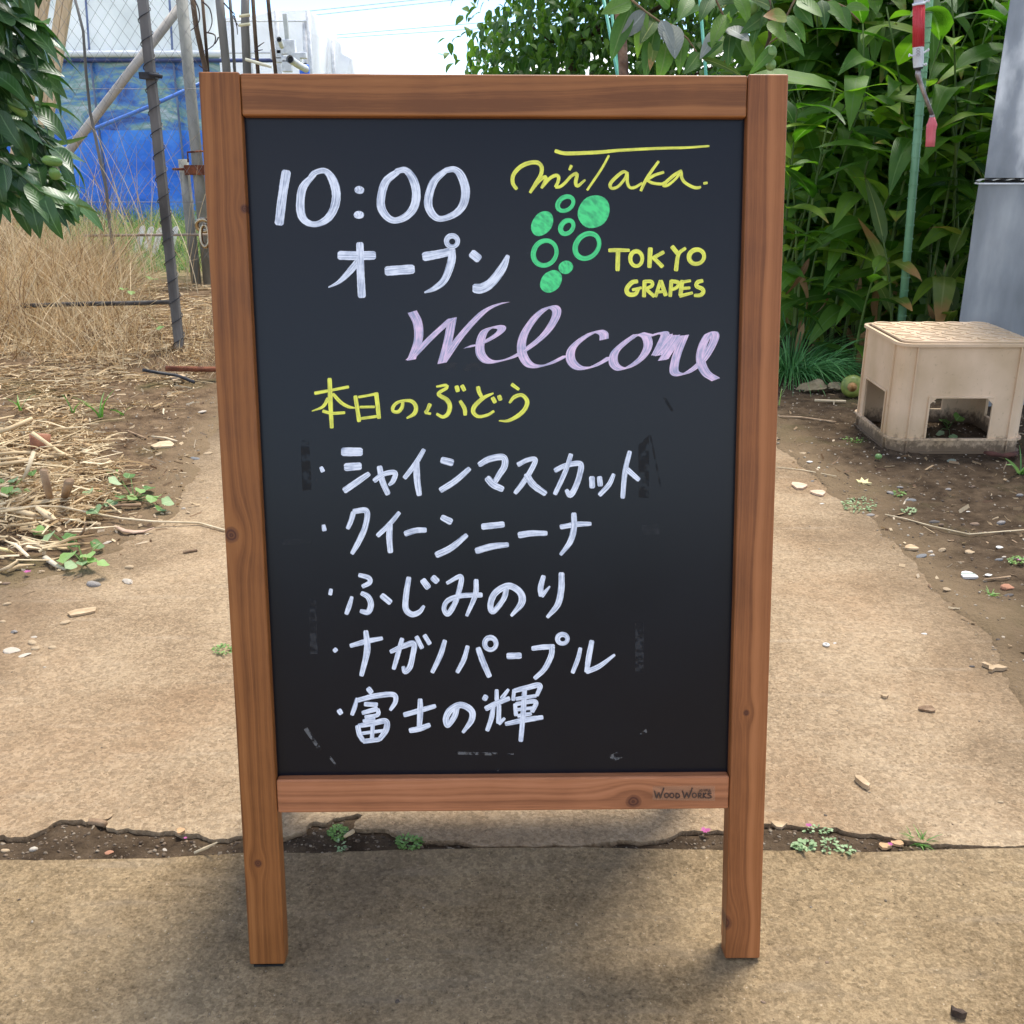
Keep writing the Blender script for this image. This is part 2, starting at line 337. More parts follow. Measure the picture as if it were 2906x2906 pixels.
def resample(pts, step=5.0):
    P = np.array(pts, float); n = len(P)
    if n == 2:
        k = max(2, int(np.hypot(*(P[1] - P[0])[:2]) / step)); return np.array([P[0] + (P[1] - P[0]) * i / k for i in range(k + 1)])
    Q = np.vstack([2 * P[0] - P[1], P, 2 * P[-1] - P[-2]]); out = []
    for i in range(n - 1):
        p0, p1, p2, p3 = Q[i:i + 4]; k = max(2, int(np.hypot(*(p2 - p1)[:2]) / step))
        for j in range(k):
            s = j / k; out.append(.5 * ((2 * p1) + (-p0 + p2) * s + (2 * p0 - 5 * p1 + 4 * p2 - p3) * s * s + (-p0 + 3 * p1 - 3 * p2 + p3) * s ** 3))
    out.append(P[-1]); return np.array(out)
_zi = [0]
class Ink:
    def __init__(s, org, sc): s.o = org; s.s = sc; s.v = []; s.f = []; s.uv = []; s.len = random.random() * 5
    def px(s, p): return (s.o[0] + p[0] * s.s, s.o[1] + p[1] * s.s)
    def strip(s, Lp, Rp, z0, dz):
        b = len(s.v); n = len(Lp); l = s.len
        for i in range(n):
            w = BW + z0 + dz * i / max(1, n - 1)
            a = on_board(*s.px(Lp[i]), w); c = on_board(*s.px(Rp[i]), w)
            if i: l += ((a + c) / 2 - pm).length
            pm = (a + c) / 2; m = (a + c) / 2; m = Vector((m.x, m.y, w + .00012))
            s.v += [a, m, c]; s.uv += [(0, l), (.5, l), (1, l)]
        for i in range(n - 1):
            q = b + 3 * i; s.f += [(q, q + 1, q + 4, q + 3), (q + 1, q + 2, q + 5, q + 4)]
        s.len = l + .7
    def stroke(s, pts, w=None, nib=None, mn=9):
        pts = [(p[0], p[1], (p[2] if len(p) > 2 else w or 10)) for p in pts]
        P = resample(pts, 3.0 / s.s * 1.0)
        T = np.gradient(P[:, :2], axis=0); T /= (np.linalg.norm(T, axis=1)[:, None] + 1e-9); Nn = np.stack([-T[:, 1], T[:, 0]], 1)
        wd = P[:, 2] * (1 + .05 * np.array([mnoise.noise(Vector((i * .35, s.len * 9, 0))) for i in range(len(P))]))
        C = P[:, :2]
        if nib is None:
            e = min(.5, .38); a0, a1 = C[0] - T[0] * wd[0] * .16, C[-1] + T[-1] * wd[-1] * .16
            C = np.vstack([a0, C, a1]); Nn = np.vstack([Nn[0], Nn, Nn[-1]]); wd = np.concatenate([[wd[0] * .62], wd, [wd[-1] * .62]])
            wd[1] *= .93; wd[-2] *= .93
            A, B = C + Nn * wd[:, None] / 2, C - Nn * wd[:, None] / 2
        else:
            nb = np.array(nib) / 2; sg = np.sign((Nn @ nb)); sg[sg == 0] = 1
            off = nb[None] * sg[:, None] + Nn * mn / 2
            if True:   # smooth the side swap
                k = np.ones(5) / 5; off = np.stack([np.convolve(np.pad(off[:, i], 2, 'edge'), k, 'valid') for i in (0, 1)], 1)
            A, B = C + off, C - off
        _zi[0] = (_zi[0] + 1) % 9; z0 = .00025 + _zi[0] * .00009
        s.strip(A, B, z0, .00008)
        return s
    def dot(s, x, y, rx, ry=None, ang=0):
        ry = ry or rx; b = len(s.v); _zi[0] = (_zi[0] + 1) % 9; w = BW + .00025 + _zi[0] * .00009
        n = 26; ca, sa = math.cos(R(ang)), math.sin(R(ang))
        s.v.append(on_board(*s.px((x, y)), w + .00015)); s.uv.append((.5, 0)); ph = random.random() * 9
        for k in range(n):
            th = 2 * math.pi * k / n; j = 1 + .05 * mnoise.noise(Vector((math.cos(th) * 1.3 + ph, math.sin(th) * 1.3, 0))) 
            dx, dy = rx * math.cos(th) * j, ry * math.sin(th) * j
            s.v.append(on_board(*s.px((x + dx * ca + dy * sa, y - dx * sa + dy * ca)), w)); s.uv.append((.5 + .5 * math.cos(th), .03 * math.sin(th)))
        s.f += [(b, b + 1 + k, b + 1 + (k + 1) % n) for k in range(n)]
        return s
    def ring(s, x, y, rx, ry, w, ang=0, start=100):
        ca, sa = math.cos(R(ang)), math.sin(R(ang)); pts = []
        for k in range(21):
            th = R(start) + 2 * math.pi * k / 20 * 1.02; dx, dy = rx * math.cos(th), -ry * math.sin(th)
            pts.append((x + dx * ca + dy * sa, y - dx * sa + dy * ca, w * (1 + .12 * math.sin(th * 1.0 + start))))
        return s.stroke(pts)
    def build(s, name, mat, label=None):
        me = mesh_from(s.v, s.f, name); l = me.uv_layers.new(name='UVMap')
        for lp in me.loops: l.data[lp.index].uv = s.uv[lp.vertex_index]
        me.polygons.foreach_set('use_smooth', [True] * len(me.polygons))
        o = link(name, me, mat, board)
        if label: o['label'] = label
        return o
def ink(name, org, sc, mat, strokes, label=None, nib=None, dots=(), rings=(), w=None, mn=9):
    k = Ink(org, sc)
    for st in strokes: k.stroke(st, w, nib, mn)
    for d in dots: k.dot(*d)
    for r in rings: k.ring(*r)
    return k.build(name, mat, label)
A_ = ((700, 380), .3882)
ink('opening_time_lettering', *A_, P_WHITE, [
 [(290,275,68),(262,450,66),(237,658,66)],
 [(500,290,34),(415,385,58),(393,490,62),(400,590,60),(440,645,48),(510,660,42),(590,620,55),(640,540,62),(655,440,64),(630,340,62),(575,272,42),(500,283,40),(462,318,34)],
 [(1105,275,45),(1020,345,58),(985,450,60),(985,540,60),(1030,610,52),(1090,633,45),(1170,600,55),(1225,530,62),(1240,430,62),(1215,330,60),(1160,265,45),(1090,275,40)],
 [(1455,268,40),(1375,340,55),(1335,440,60),(1330,530,60),(1370,600,52),(1430,620,42),(1530,580,50),(1585,510,60),(1600,410,64),(1570,310,60),(1520,260,45),(1450,268,40)]],
 'large white handwritten 10:00', dots=[(824,410,36,29,-10),(820,592,38,29,0)])
ink('open_lettering', *A_, P_WHITE, [
 [(675,888,66),(800,890,64),(935,888,64)], [(828,800,54),(832,1000,56),(842,1190,58)], [(830,915,52),(740,1020,45),(670,1085,28),(598,1122,8)],
 [(1020,1003,70),(1218,988,70)], [(1295,898,68),(1400,880,62),(1515,855,58)], [(1500,840,50),(1497,930,58),(1450,1060,52),(1380,1125,40),(1300,1160,12)],
 [(1645,872,64),(1698,915,64)], [(1910,890,30),(1870,980,60),(1790,1085,68),(1720,1128,72),(1662,1130,68)]], 'white Japanese word for open', rings=[(1502,785,41,40,36,0)])
B_ = ((1400, 380), .3623)
ink('farm_name_lettering', *B_, P_YEL, [
 [(485,133,30),(560,152,30),(700,150,30),(850,142,28),(1000,128,24),(1300,113,22),(1500,108,20),(1690,95,16)],
 [(183,432,28),(153,385,30),(158,320,32),(210,260,34),(280,228,34),(345,225,34),(378,260,32),(372,320,30),(330,390,28),(288,460,24)],
 [(292,455,20),(350,380,24),(398,337,26),(412,342,26),(400,380,24),(378,424,22)], [(382,418,22),(440,350,26),(490,325,28),(512,340,28),(505,380,26),(485,415,22)],
 [(488,418,24),(525,412,24),(565,380,24),(610,330,24),(650,310,26),(655,330,28),(645,380,28),(660,408,26),(720,360,16)],
 [(612,248,26),(596,282,22)], [(905,170,18),(850,270,20),(790,360,20),(735,440,18)],
 [(1055,312,24),(1015,298,26),(940,360,28),(915,400,28),(930,427,24),(980,410,24),(1030,350,22),(1048,310,24),(1050,380,26),(1070,420,24),(1110,418,24),(1165,385,18)],
 [(1295,215,20),(1240,290,24),(1190,370,26),(1155,445,22)], [(1335,300,22),(1260,325,24),(1200,365,20)], [(1200,362,20),(1250,385,24),(1320,392,22),(1345,375,18)],
 [(1475,290,28),(1420,320,26),(1350,380,26),(1333,405,24),(1370,400,22),(1430,350,20),(1470,300,20),(1475,340,26),(1500,380,26),(1560,415,26),(1600,422,24),(1625,415,18)],
 [(1648,388,22),(1676,383,20)]], 'yellow handwritten place name under a long yellow bar')
for nm, rr in (('drawn_grape', (787,608,138,118,50)), ('drawn_grape', (383,701,108,76,55)), ('drawn_grape', (568,1045,59,51,20)), ('drawn_grape', (452,1155,97,76,50))):
    ink(nm, *B_, P_GRN, [], None, dots=[rr])
for rr in ((565,547,67,50,34,35), (577,730,58,44,36,50), (404,933,100,88,36,60), (735,878,106,85,38,50)):
    ink('drawn_grape', *B_, P_GRN, [], None, rings=[rr])
ink('city_name_lettering', *B_, P_YEL, [
 [(905,912,30),(980,910,30),(1065,912,26)], [(977,915,36),(973,1070,34)], [(1230,895,38),(1222,1045,34)], [(1335,925,30),(1245,975,28)], [(1250,965,30),(1325,1040,34)],
 [(1400,882,36),(1450,945,34)], [(1505,895,26),(1450,945,30),(1430,1070,34)]], 'yellow capital letters TOKYO', rings=[(1120,977,47,58,32,0),(1592,962,60,55,34,25)])
ink('grapes_lettering', *B_, P_YEL, [
 [(1130,1155,30),(1085,1165,36),(1045,1215,36),(1060,1255,36),(1110,1255,34),(1138,1215,26)], [(1090,1222,24),(1160,1205,22)],
 [(1185,1150,32),(1180,1275,32)], [(1185,1155,28),(1240,1158,28),(1242,1190,28),(1190,1215,24)], [(1195,1215,28),(1260,1272,30)],
 [(1310,1150,30),(1270,1275,28)], [(1312,1150,32),(1350,1265,34)], [(1275,1240,22),(1335,1235,22)], [(1395,1150,32),(1385,1272,30)], [(1390,1152,28),(1450,1165,30),(1440,1200,28),(1395,1222,24)],
 [(1480,1150,34),(1465,1265,34)], [(1480,1160,26),(1545,1150,22)], [(1475,1212,26),(1540,1205,24)], [(1460,1270,28),(1560,1245,22)],
 [(1640,1150,30),(1600,1162,32),(1592,1192,32),(1635,1213,34),(1645,1240,32),(1620,1263,30),(1575,1265,26)]], 'yellow capital letters GRAPES')
C_ = ((1100, 830), .5176); nib = (42, -11)
ink('welcome_lettering', *C_, P_PNK, [
 [(135,105),(165,170),(168,260),(130,370)], [(122,368),(230,255),(350,145)], [(355,140),(330,270),(298,388)], [(300,385),(400,240),(510,120),(580,75),(650,53)],
 [(435,298),(500,285),(570,250),(618,215),(622,192),(580,190),(530,215),(507,280),(512,340),(552,378),(620,375),(720,338),(850,240),(915,150),(925,95),(885,80),(815,130),(748,230),(735,320),(768,388),(820,406),(890,390),(982,345)],
 [(1187,258),(1182,225),(1140,215),(1065,255),(1010,310),(1005,370),(1045,412),(1110,412),(1180,380),(1222,352)],
 [(1368,228),(1300,275),(1245,330),(1240,390),(1280,420),(1340,400),(1400,350),(1428,290),(1415,240),(1380,226),(1440,238),(1480,225),(1520,226),(1500,280),(1470,342)],
 [(1540,230),(1500,320),(1490,345)], [(1480,345),(1560,235)], [(1580,235),(1545,310),(1505,372)], [(1515,368),(1600,238)],
 [(1628,235),(1590,330),(1572,400),(1575,440),(1610,450),(1660,430),(1730,370),(1785,275),(1792,230),(1765,222),(1728,290),(1716,370),(1745,440),(1800,478)]],
 'pale pink cursive Welcome', nib=nib, mn=8)
D_ = ((840, 1040), .3623)
ink('menu_heading_lettering', *D_, P_YEL, [
 [(148,210,28),(280,185,22),(412,160,24)], [(263,95,34),(270,280,36),(280,480,30)], [(252,250,28),(210,315,24),(125,350,8)], [(290,215,26),(350,280,28),(410,315,24),(460,325,12)], [(210,350,26),(280,366,24),(382,362,22)],
 [(465,232,32),(480,330,32),(495,430,32)], [(490,240,22),(560,228,20),(632,214,24)], [(628,208,34),(640,310,34),(650,405,32)], [(500,318,20),(615,316,20)], [(505,408,22),(640,390,22)],
 [(838,268,24),(830,320,30),(800,355,28),(762,350,26),(760,320,28),(790,285,24),(850,268,22),(910,275,30),(940,320,34),(925,370,32),(868,405,14)],
 [(1100,158,16),(1175,147,24),(1180,168,26),(1115,215,28),(1180,260,36),(1205,310,36),(1190,370,34),(1150,395,28),(1102,372,22)], [(1050,295,34),(1030,340,28),(1012,362,26)], [(1012,364,20),(1055,370,20)], [(1285,270,28),(1320,330,32),(1325,380,30)], [(1258,155,34),(1268,195,34)], [(1300,150,34),(1320,188,32)],
 [(1425,160,34),(1435,200,34),(1455,240,28)], [(1545,210,14),(1470,245,30),(1400,310,36),(1390,360,34),(1430,392,26),(1500,380,24),(1550,350,20)], [(1540,245,34),(1560,282,32)], [(1590,230,34),(1603,262,34)],
 [(1690,140,30),(1745,180,24)], [(1672,285,18),(1710,240,30),(1770,225,30),(1810,270,34),(1795,330,34),(1740,385,32),(1660,425,24),(1590,425,10)]], 'yellow handwritten heading of the menu')
E_ = ((840, 1230), .5383)
ink('menu_line_lettering', *E_, P_WHITE, [
 [(132,178,20),(142,200,24)], [(245,97,46),(345,97,44)], [(260,178,42),(340,172,40)], [(255,302,34),(330,250,32),(385,212,26)],
 [(440,175,30),(455,250,32),(485,320,28)], [(412,250,26),(460,215,26),(522,207,26),(512,250,26),(490,272,16)],
 [(675,85,22),(630,160,28),(572,235,24)], [(635,150,32),(638,240,34),(650,325,28)], [(768,140,36),(825,155,38)], [(762,300,30),(840,250,32),(915,185,26)],
 [(965,165,28),(1020,135,34),(1092,126,34),(1100,170,34),(1070,220,32),(1048,258,26)], [(1008,235,36),(1040,270,36),(1090,295,32)],
 [(1170,165,26),(1220,140,24),(1262,140,26),(1230,210,28),(1190,270,28),(1155,315,22)], [(1215,215,34),(1250,270,36),(1315,318,30)],
 [(1365,195,26),(1420,170,26),(1498,160,30),(1495,220,30),(1470,290,30),(1445,325,30),(1425,298,20)], [(1450,110,24),(1420,200,26),(1365,320,24)],
 [(1560,230,30),(1562,285,30)], [(1600,230,28),(1604,275,28)], [(1675,215,20),(1650,270,26),(1600,325,24)], [(1760,95,24),(1735,200,28),(1722,340,24)], [(1745,190,30),(1808,245,24)]],
 'first white menu line, directly under the yellow heading')
F_ = ((840, 1430), .5383)
ink('menu_line_lettering', *F_, P_WHITE, [
 [(145,112,20),(150,140,26)], [(303,45,28),(290,90,26),(272,130,22)], [(303,40,28),(372,38,30),(365,120,30),(330,200,30),(295,262,22)],
 [(545,45,22),(490,110,26),(430,168,24)], [(495,105,30),(492,180,32),(498,255,28)], [(575,158,30),(630,140,30),(685,138,28)], [(768,70,30),(818,95,36)], [(740,270,34),(820,230,34),(900,165,26)],
 [(982,120,34),(1095,108,32)], [(950,248,34),(1030,225,34),(1118,215,26)], [(1175,165,34),(1240,155,32),(1322,155,26)], [(1395,122,26),(1480,108,28),(1555,105,20)], [(1465,50,28),(1465,130,32),(1445,200,30),(1395,268,18)]],
 'second white menu line')
ink('menu_line_lettering', *F_, P_WHITE, [
 [(185,450,20),(180,478,22)], [(332,375,22),(383,390,26),(388,415,26),(350,436,22)], [(345,470,24),(380,490,30),(395,530,32),(380,570,30),(340,565,22)], [(295,490,18),(280,540,26),(265,580,22)], [(452,482,32),(498,520,32)],
 [(595,388,26),(582,470,30),(578,550,32),(610,582,30),(650,570,26),(675,538,16)], [(668,402,34),(698,442,34)], [(720,387,34),(745,410,34)],
 [(795,418,18),(868,383,26),(862,450,28),(835,530,28),(800,580,28),(780,552,24),(800,510,26),(870,485,26),(980,480,26)], [(950,400,26),(945,480,28),(900,590,18)],
 [(1110,438,30),(1095,500,28),(1040,568,28),(1025,532,32),(1050,470,34),(1120,432,34),(1180,465,36),(1190,520,36),(1135,590,16)],
 [(1305,380,24),(1290,440,30),(1292,485,26)], [(1295,485,26),(1338,435,10)], [(1400,365,30),(1398,450,34),(1380,530,32),(1325,598,18)]], 'third white menu line')
G_ = ((840, 1780), .5383)
ink('menu_line_lettering', *G_, P_WHITE, [
 [(202,115,26),(212,126,28)], [(287,98,22),(370,75,28),(455,58,20)], [(368,20,26),(375,120,34),(345,255,24)],
 [(498,130,22),(570,98,28),(622,87,30),(615,150,28),(600,210,30),(575,235,26),(565,208,20)], [(560,60,24),(535,150,26),(515,220,22)], [(635,50,24),(665,110,24)], [(677,42,24),(705,88,24)],
 [(785,70,24),(760,150,28),(718,238,22)], [(905,100,22),(885,170,26),(850,238,22)], [(960,110,28),(985,180,32),(1020,260,28)], [(1115,152,34),(1185,150,32)],
 [(1245,112,24),(1300,105,28),(1360,103,28)], [(1350,100,28),(1345,150,30),(1310,220,28),(1258,270,22)], [(1500,110,20),(1485,170,24),(1458,240,22)], [(1560,72,26),(1545,150,30),(1532,235,26)], [(1532,235,26),(1600,205,26),(1680,145,14)]],
 'fourth white menu line', rings=[(1025,87,30,32,26,0),(1405,62,26,24,25,0)])
ink('menu_line_lettering', *G_, P_WHITE, [
 [(226,437,28),(238,456,26)], [(380,322,28),(398,345,28)], [(322,375,18),(310,420,24),(295,462,20)], [(325,385,24),(420,362,28),(512,355,28),(525,390,26),(497,437,18)],
 [(362,405,24),(428,408,24)], [(350,452,22),(428,430,26)], [(430,432,24),(430,462,22),(365,475,22)], [(355,495,20),(415,485,20)], [(325,520,26),(335,565,28),(355,600,24)], [(330,520,24),(400,508,28),(472,495,30),(475,540,32),(440,592,26)],
 [(345,560,18),(460,545,18)], [(405,515,22),(400,600,22)], [(355,602,26),(440,592,24)],
 [(570,462,26),(650,440,28),(735,415,22)], [(655,380,26),(655,450,32),(650,530,26)], [(600,545,28),(650,535,30),(705,515,26)],
 [(850,420,28),(835,470,30),(800,518,26),(790,482,32),(815,435,34),(870,410,34),(925,440,34),(925,490,32),(880,555,16)],
 [(990,368,34),(1005,376,34)], [(1058,330,20),(1058,385,24)], [(1120,328,16),(1085,375,24)], [(1000,430,28),(1060,400,28),(1125,375,24)], [(1042,410,22),(1030,480,26),(1008,545,22)], [(1070,410,24),(1068,505,26)], [(1070,508,24),(1100,480,16)],
 [(1150,330,20),(1145,385,20)], [(1150,335,24),(1220,318,28),(1285,307,28),(1270,360,20)], [(1160,378,20),(1265,362,20)], [(1155,405,22),(1160,465,22)], [(1160,405,22),(1262,392,24),(1245,445,24)], [(1165,435,18),(1250,425,18)], [(1170,468,20),(1240,455,20)],
 [(1105,510,22),(1200,490,28),(1300,475,24)], [(1205,330,26),(1198,450,28),(1185,600,24)]], 'fifth and last white menu line')
# ---- old tape marks and wiped smears on the board
def residue_mat(name, col, rough, amt, sc=90, alpha=.8):
    m, t, p = base_mat(name, rough, .5); L = t.links.new
    p.inputs['Base Color'].default_value = (*col, 1)
    tc = N(t, 'ShaderNodeTexCoord'); n = N(t, 'ShaderNodeTexNoise'); n.inputs['Scale'].default_value = sc; n.inputs['Detail'].default_value = 6; L(tc.outputs['Object'], n.inputs['Vector'])
    r = N(t, 'ShaderNodeMapRange'); r.inputs[1].default_value = amt; r.inputs[2].default_value = amt + .1; r.inputs[4].default_value = alpha; L(n.outputs[0], r.inputs[0]); L(r.outputs[0], p.inputs['Alpha'])
    return m
TM_D = residue_mat('tape_mark_dark', (.003, .003, .004), .7, .44, 110, .7); TM_L = residue_mat('tape_mark_light', (.035, .037, .042), .6, .47, 120, .6); TM_B = residue_mat('tape_flake', (.12, .12, .12), .6, .45, 160, .9)
def patch(poly, mat, nm='tape_mark', w=.00016):
    vs = [on_board(x, y, BW + w) for x, y in poly]; me = mesh_from(vs, [list(range(len(vs)))[::-1]], nm); link(nm, me, mat, board)
for P, m_ in (([(853,1248),(878,1250),(884,1390),(858,1393)], TM_D), ([(1812,1262),(1842,1234),(1842,1414),(1812,1412)], TM_D), ([(1243,1028),(1385,1030),(1378,1054),(1240,1052)], TM_L),
              ([(878,1700),(897,1702),(902,1856),(880,1856)], TM_L), ([(1803,1765),(1828,1765),(1826,1908),(1803,1905)], TM_L), ([(1820,1492),(1868,1484),(1872,1516),(1826,1520)], TM_L),
              ([(800,1530),(885,1532),(884,1544),(802,1546)], TM_L), ([(1290,2133),(1412,2136),(1412,2144),(1290,2141)], TM_B), ([(1440,2138),(1458,2138),(1458,2142),(1440,2142)], TM_B),
              ([(862,2070),(872,2064),(912,2125),(905,2132)], TM_B), ([(932,2148),(938,2146),(962,2178),(956,2180)], TM_B), ([(1730,2144),(1752,2134),(1772,2148),(1748,2158),(1732,2152)], TM_B), ([(1814,2084),(1834,2068),(1836,2078),(1818,2090)], TM_B), ([(1404,2182),(1420,2178),(1412,2190)], TM_B),
              ([(1880,1130),(1890,1128),(1912,1165),(1905,1168)], TM_D), ([(1843,1235),(1848,1235),(1878,1380),(1872,1382)], TM_D), ([(880,1325),(893,1345),(900,1362),(890,1368),(876,1350)], TM_L)):
    patch(P, m_)
# ---- maker's sticker on the bottom rail
def on_rail(px, py, w): return on_board(px, py, w)
st_m = residue_mat('clear_sticker', (.55, .33, .20), .3, .1, 30, .28)
ox, oy, sc_ = 1750, 2120, .2588
vs = [on_rail(ox + x * sc_, oy + y * sc_, -.0003) for x, y in ((395, 432), (835, 420), (1080, 426), (1078, 590), (395, 580))]
stk = link('maker_sticker', mesh_from(vs, [[4, 3, 2, 1, 0]], 'maker_sticker'), st_m, sign); stk['label'] = 'transparent maker sticker on the bottom rail'
lt_m = noisy('sticker_print', (.055, .030, .022), (.08, .045, .03), 60, .6, 0)
k = Ink((ox, oy), sc_)
_b = BW; BW = .0001
LW = 15
for st in ([(415,480),(436,560)], [(436,560),(462,500)], [(462,500),(480,558)], [(480,558),(518,448)], [(652,508),(650,558)], [(652,506),(682,518),(690,535),(680,552),(650,560)],
           [(722,480),(745,560)], [(745,560),(770,500)], [(770,500),(790,558)], [(790,558),(830,448)], [(898,505),(896,560)], [(898,506),(925,510),(922,530),(898,535)], [(905,535),(930,560)],
           [(952,503),(948,560)], [(982,505),(952,532),(985,560)], [(1038,508),(1010,506),(1000,520),(1030,535),(1036,552),(1010,560),(995,556)]):
    k.stroke([(x, y, LW) for x, y in st])
for c in ((547, 532), (605, 532), (852, 530)): k.ring(c[0], c[1], 22, 24, 13)
for st in ([(912,465),(912,485),(900,490)], [(952,465),(960,477),(968,465)], [(960,477),(960,491)], [(978,465),(978,491)], [(978,466),(992,466)], [(978,477),(990,477)], [(1000,465),(1001,486),(1010,490),(1016,484),(1016,465)], [(1025,465),(1025,490),(1036,490)]):
    k.stroke([(x, y, 7) for x, y in st])
k.ring(932, 478, 8, 11, 6)
lt = k.build('sticker_lettering', lt_m); lt.parent = stk; lt['label'] = 'small dark two-line maker print'
BW = _b
# ---- rear frame of the A, hinged at the top
rf_lean = SG['lean']
up_r = Vector((0, 0, math.cos(rf_lean))) - _n * math.sin(rf_lean)
top_c = SO + UP * (LL - .004) - NF * .042
rm = MB()
def rpt(u, v, w): return SM.inverted() @ (top_c + AX * u - up_r * v + (_n * math.cos(rf_lean) + Vector((0, 0, math.sin(rf_lean)))) * w)
def rbox(u0, u1, v0, v1, w0, w1, name, mat):
    m = MB().box((0, 0, 0), (1, 1, 1)); c = [rpt(u0 + v.x * (u1 - u0), v0 + v.y * (v1 - v0), w0 + v.z * (w1 - w0)) for v in m.v]; m.v = c
    o = m.build(name, mat, sign, bevel=.002); bm = bmesh.new(); bm.from_mesh(o.data); bmesh.ops.recalc_face_normals(bm, faces=bm.faces); bm.to_mesh(o.data); bm.free()
VL = (top_c.z - .004) / up_r.z
rbox(-hw, -hw + ws, 0, VL, 0, .026, 'rear_stile', W_K); rbox(hw - ws, hw, 0, VL, 0, .026, 'rear_stile', W_K)
rbox(-hw + ws, hw - ws, .002, .046, .002, .024, 'rear_rail', W_K); rbox(-hw + ws, hw - ws, VL - .254, VL - .21, .002, .024, 'rear_rail', W_K)
rbox(-hw + ws - .004, hw - ws + .004, .04, VL - .25, .010, .014, 'rear_chalkboard', m_board)
steel = noisy('zinc_steel', (.35, .35, .36), (.55, .55, .56), 30, .35, .1, metal=.8)
brass = noisy('nickel_brass', (.26, .20, .12), (.46, .38, .26), 40, .25, .05, metal=1)
for s in (-.2, .2):
    m = MB(); m.box((s - .025, LL - .045, -.0402), (s + .025, LL - .012, -.0386)); m.tube([(s - .025, LL - .006, -.041), (s + .025, LL - .006, -.041)], .0035, 8); m.build('hinge', steel, sign)
# eyelet and snap hook at the left edge
m = MB(); c = on_board(566, 640, -.016); c.x = -hw - .008
ringp = [c + Vector((math.cos(a) * .008, math.sin(a) * .0065, math.sin(a) * .003)) for a in [i * math.pi / 8 for i in range(17)]]
m.tube(ringp, .0024, 8); m.tube([c + Vector((.006, .001, 0)), (-hw + .004, c.y + .001, c.z)], .0022, 8)
m.build('eyelet', brass, sign, smooth=True)
m = MB(); c2 = c + Vector((.0015, -.012, .002))
m.tube([c2 + Vector((math.sin(a) * .0055, math.cos(a) * .0125, math.sin(a) * .002)) for a in [i * math.pi / 9 for i in range(19)]], .0021, 8)
m.build('snap_hook', brass, sign, smooth=True)
# ------------------------------------------------------------------ ground: soil sheet, two concrete slabs of the path
def zpt(o, sc, L): return [(o[0] + x * sc, o[1] + y * sc) for x, y in L]
front_edge = [(0, 2440), (100, 2441), (300, 2438), (460, 2435), (560, 2428), (680, 2421), (810, 2420), (913, 2421), (1076, 2413), (1332, 2408), (1649, 2404), (1800, 2408), (2052, 2412), (2258, 2414), (2430, 2418), (2590, 2416), (2659, 2411), (2905, 2406)]
rear_edge = [(0,2371),(10,2368),(20,2376),(78,2375),(103,2360),(132,2350),(150,2335),(176,2324),(197,2327),(233,2324),(243,2334),(262,2330),(305,2322),(326,2309),(318,2324),(298,2336),(300,2350),(331,2355),(362,2350),(393,2358),(455,2359),(481,2358),(543,2366),(595,2379),(647,2381),(668,2373),(740,2374),(807,2375),(866,2359),(873,2343),(890,2331),(927,2333),(946,2322),(1015,2308),(1029,2313),(1011,2329),(1002,2352),(1029,2357),(1085,2350),(1109,2355),(1132,2371),(1206,2387),(1272,2386),(1328,2389),(1351,2400),(1449,2402),(1560,2398),(1649,2400),(1750,2385),(1835,2389),(1895,2379),(1910,2370),(1936,2359),(1970,2355),(2009,2361),(2035,2357),(2053,2361),(2100,2345),(2172,2334),(2246,2340),(2286,2349),(2372,2349),(2418,2363),(2498,2369),(2533,2375),(2584,2386),(2647,2398),(2739,2395),(2807,2402),(2905,2400)]
G = lambda L, z=0: [gz(x, y, z).xy for x, y in L]
fe = G(front_edge); re_ = G(rear_edge)
front_poly = [Vector((-3.2, fe[0].y + .01)), Vector((-1.6, fe[0].y))] + fe + [Vector((1.6, fe[-1].y)), Vector((3.4, fe[-1].y + .03)), Vector((3.4, -3)), Vector((-3.2, -3))]
right_b = G([(2960, 2080), (2906, 1955), (2874, 1905), (2854, 1866), (2811, 1795), (2764, 1752), (2710, 1705), (2678, 1678), (2620, 1623), (2580, 1580), (2530, 1529), (2494, 1482), (2447, 1451), (2385, 1420), (2369, 1389), (2279, 1310), (2209, 1244), (2090, 1150), (1980, 1118)])
left_b = G([(860, 1112), (740, 1128), (660, 1150), (610, 1205), (560, 1275), (540, 1330), (520, 1400), (500, 1450), (430, 1500), (370, 1530), (300, 1572), (210, 1612), (130, 1628), (60, 1655), (0, 1668), (-60, 1690)])
def jag(P, amp, step=.012, closed=False):
    o = []
    for a, b in zip(P[:-1], P[1:]):
        n = max(1, int((b - a).length / step)); nr = Vector((-(b - a).y, (b - a).x)); nr = nr.normalized() if nr.length > 0 else nr
        for i in range(n):
            q = a.lerp(b, i / n); j = amp * (mnoise.noise(Vector((q.x * 40, q.y * 40, 1))) + .6 * mnoise.noise(Vector((q.x * 110, q.y * 110, 5)))); o.append(q + nr * j)
    return o + [P[-1]]
near = [Vector((-2.4, re_[0].y + .02))] + re_ + [Vector((1.8, re_[-1].y + .01)), Vector((2.2, 1.5))]
rear_poly = jag(near, .005, .006) + jag(right_b, .008, .03) + jag(left_b, .012, .03) + [Vector((-1.7, 2.35)), Vector((-2.4, 2.3))]
front_poly = jag(front_poly[:len(fe) + 3], .0018, .02) + front_poly[len(fe) + 3:]
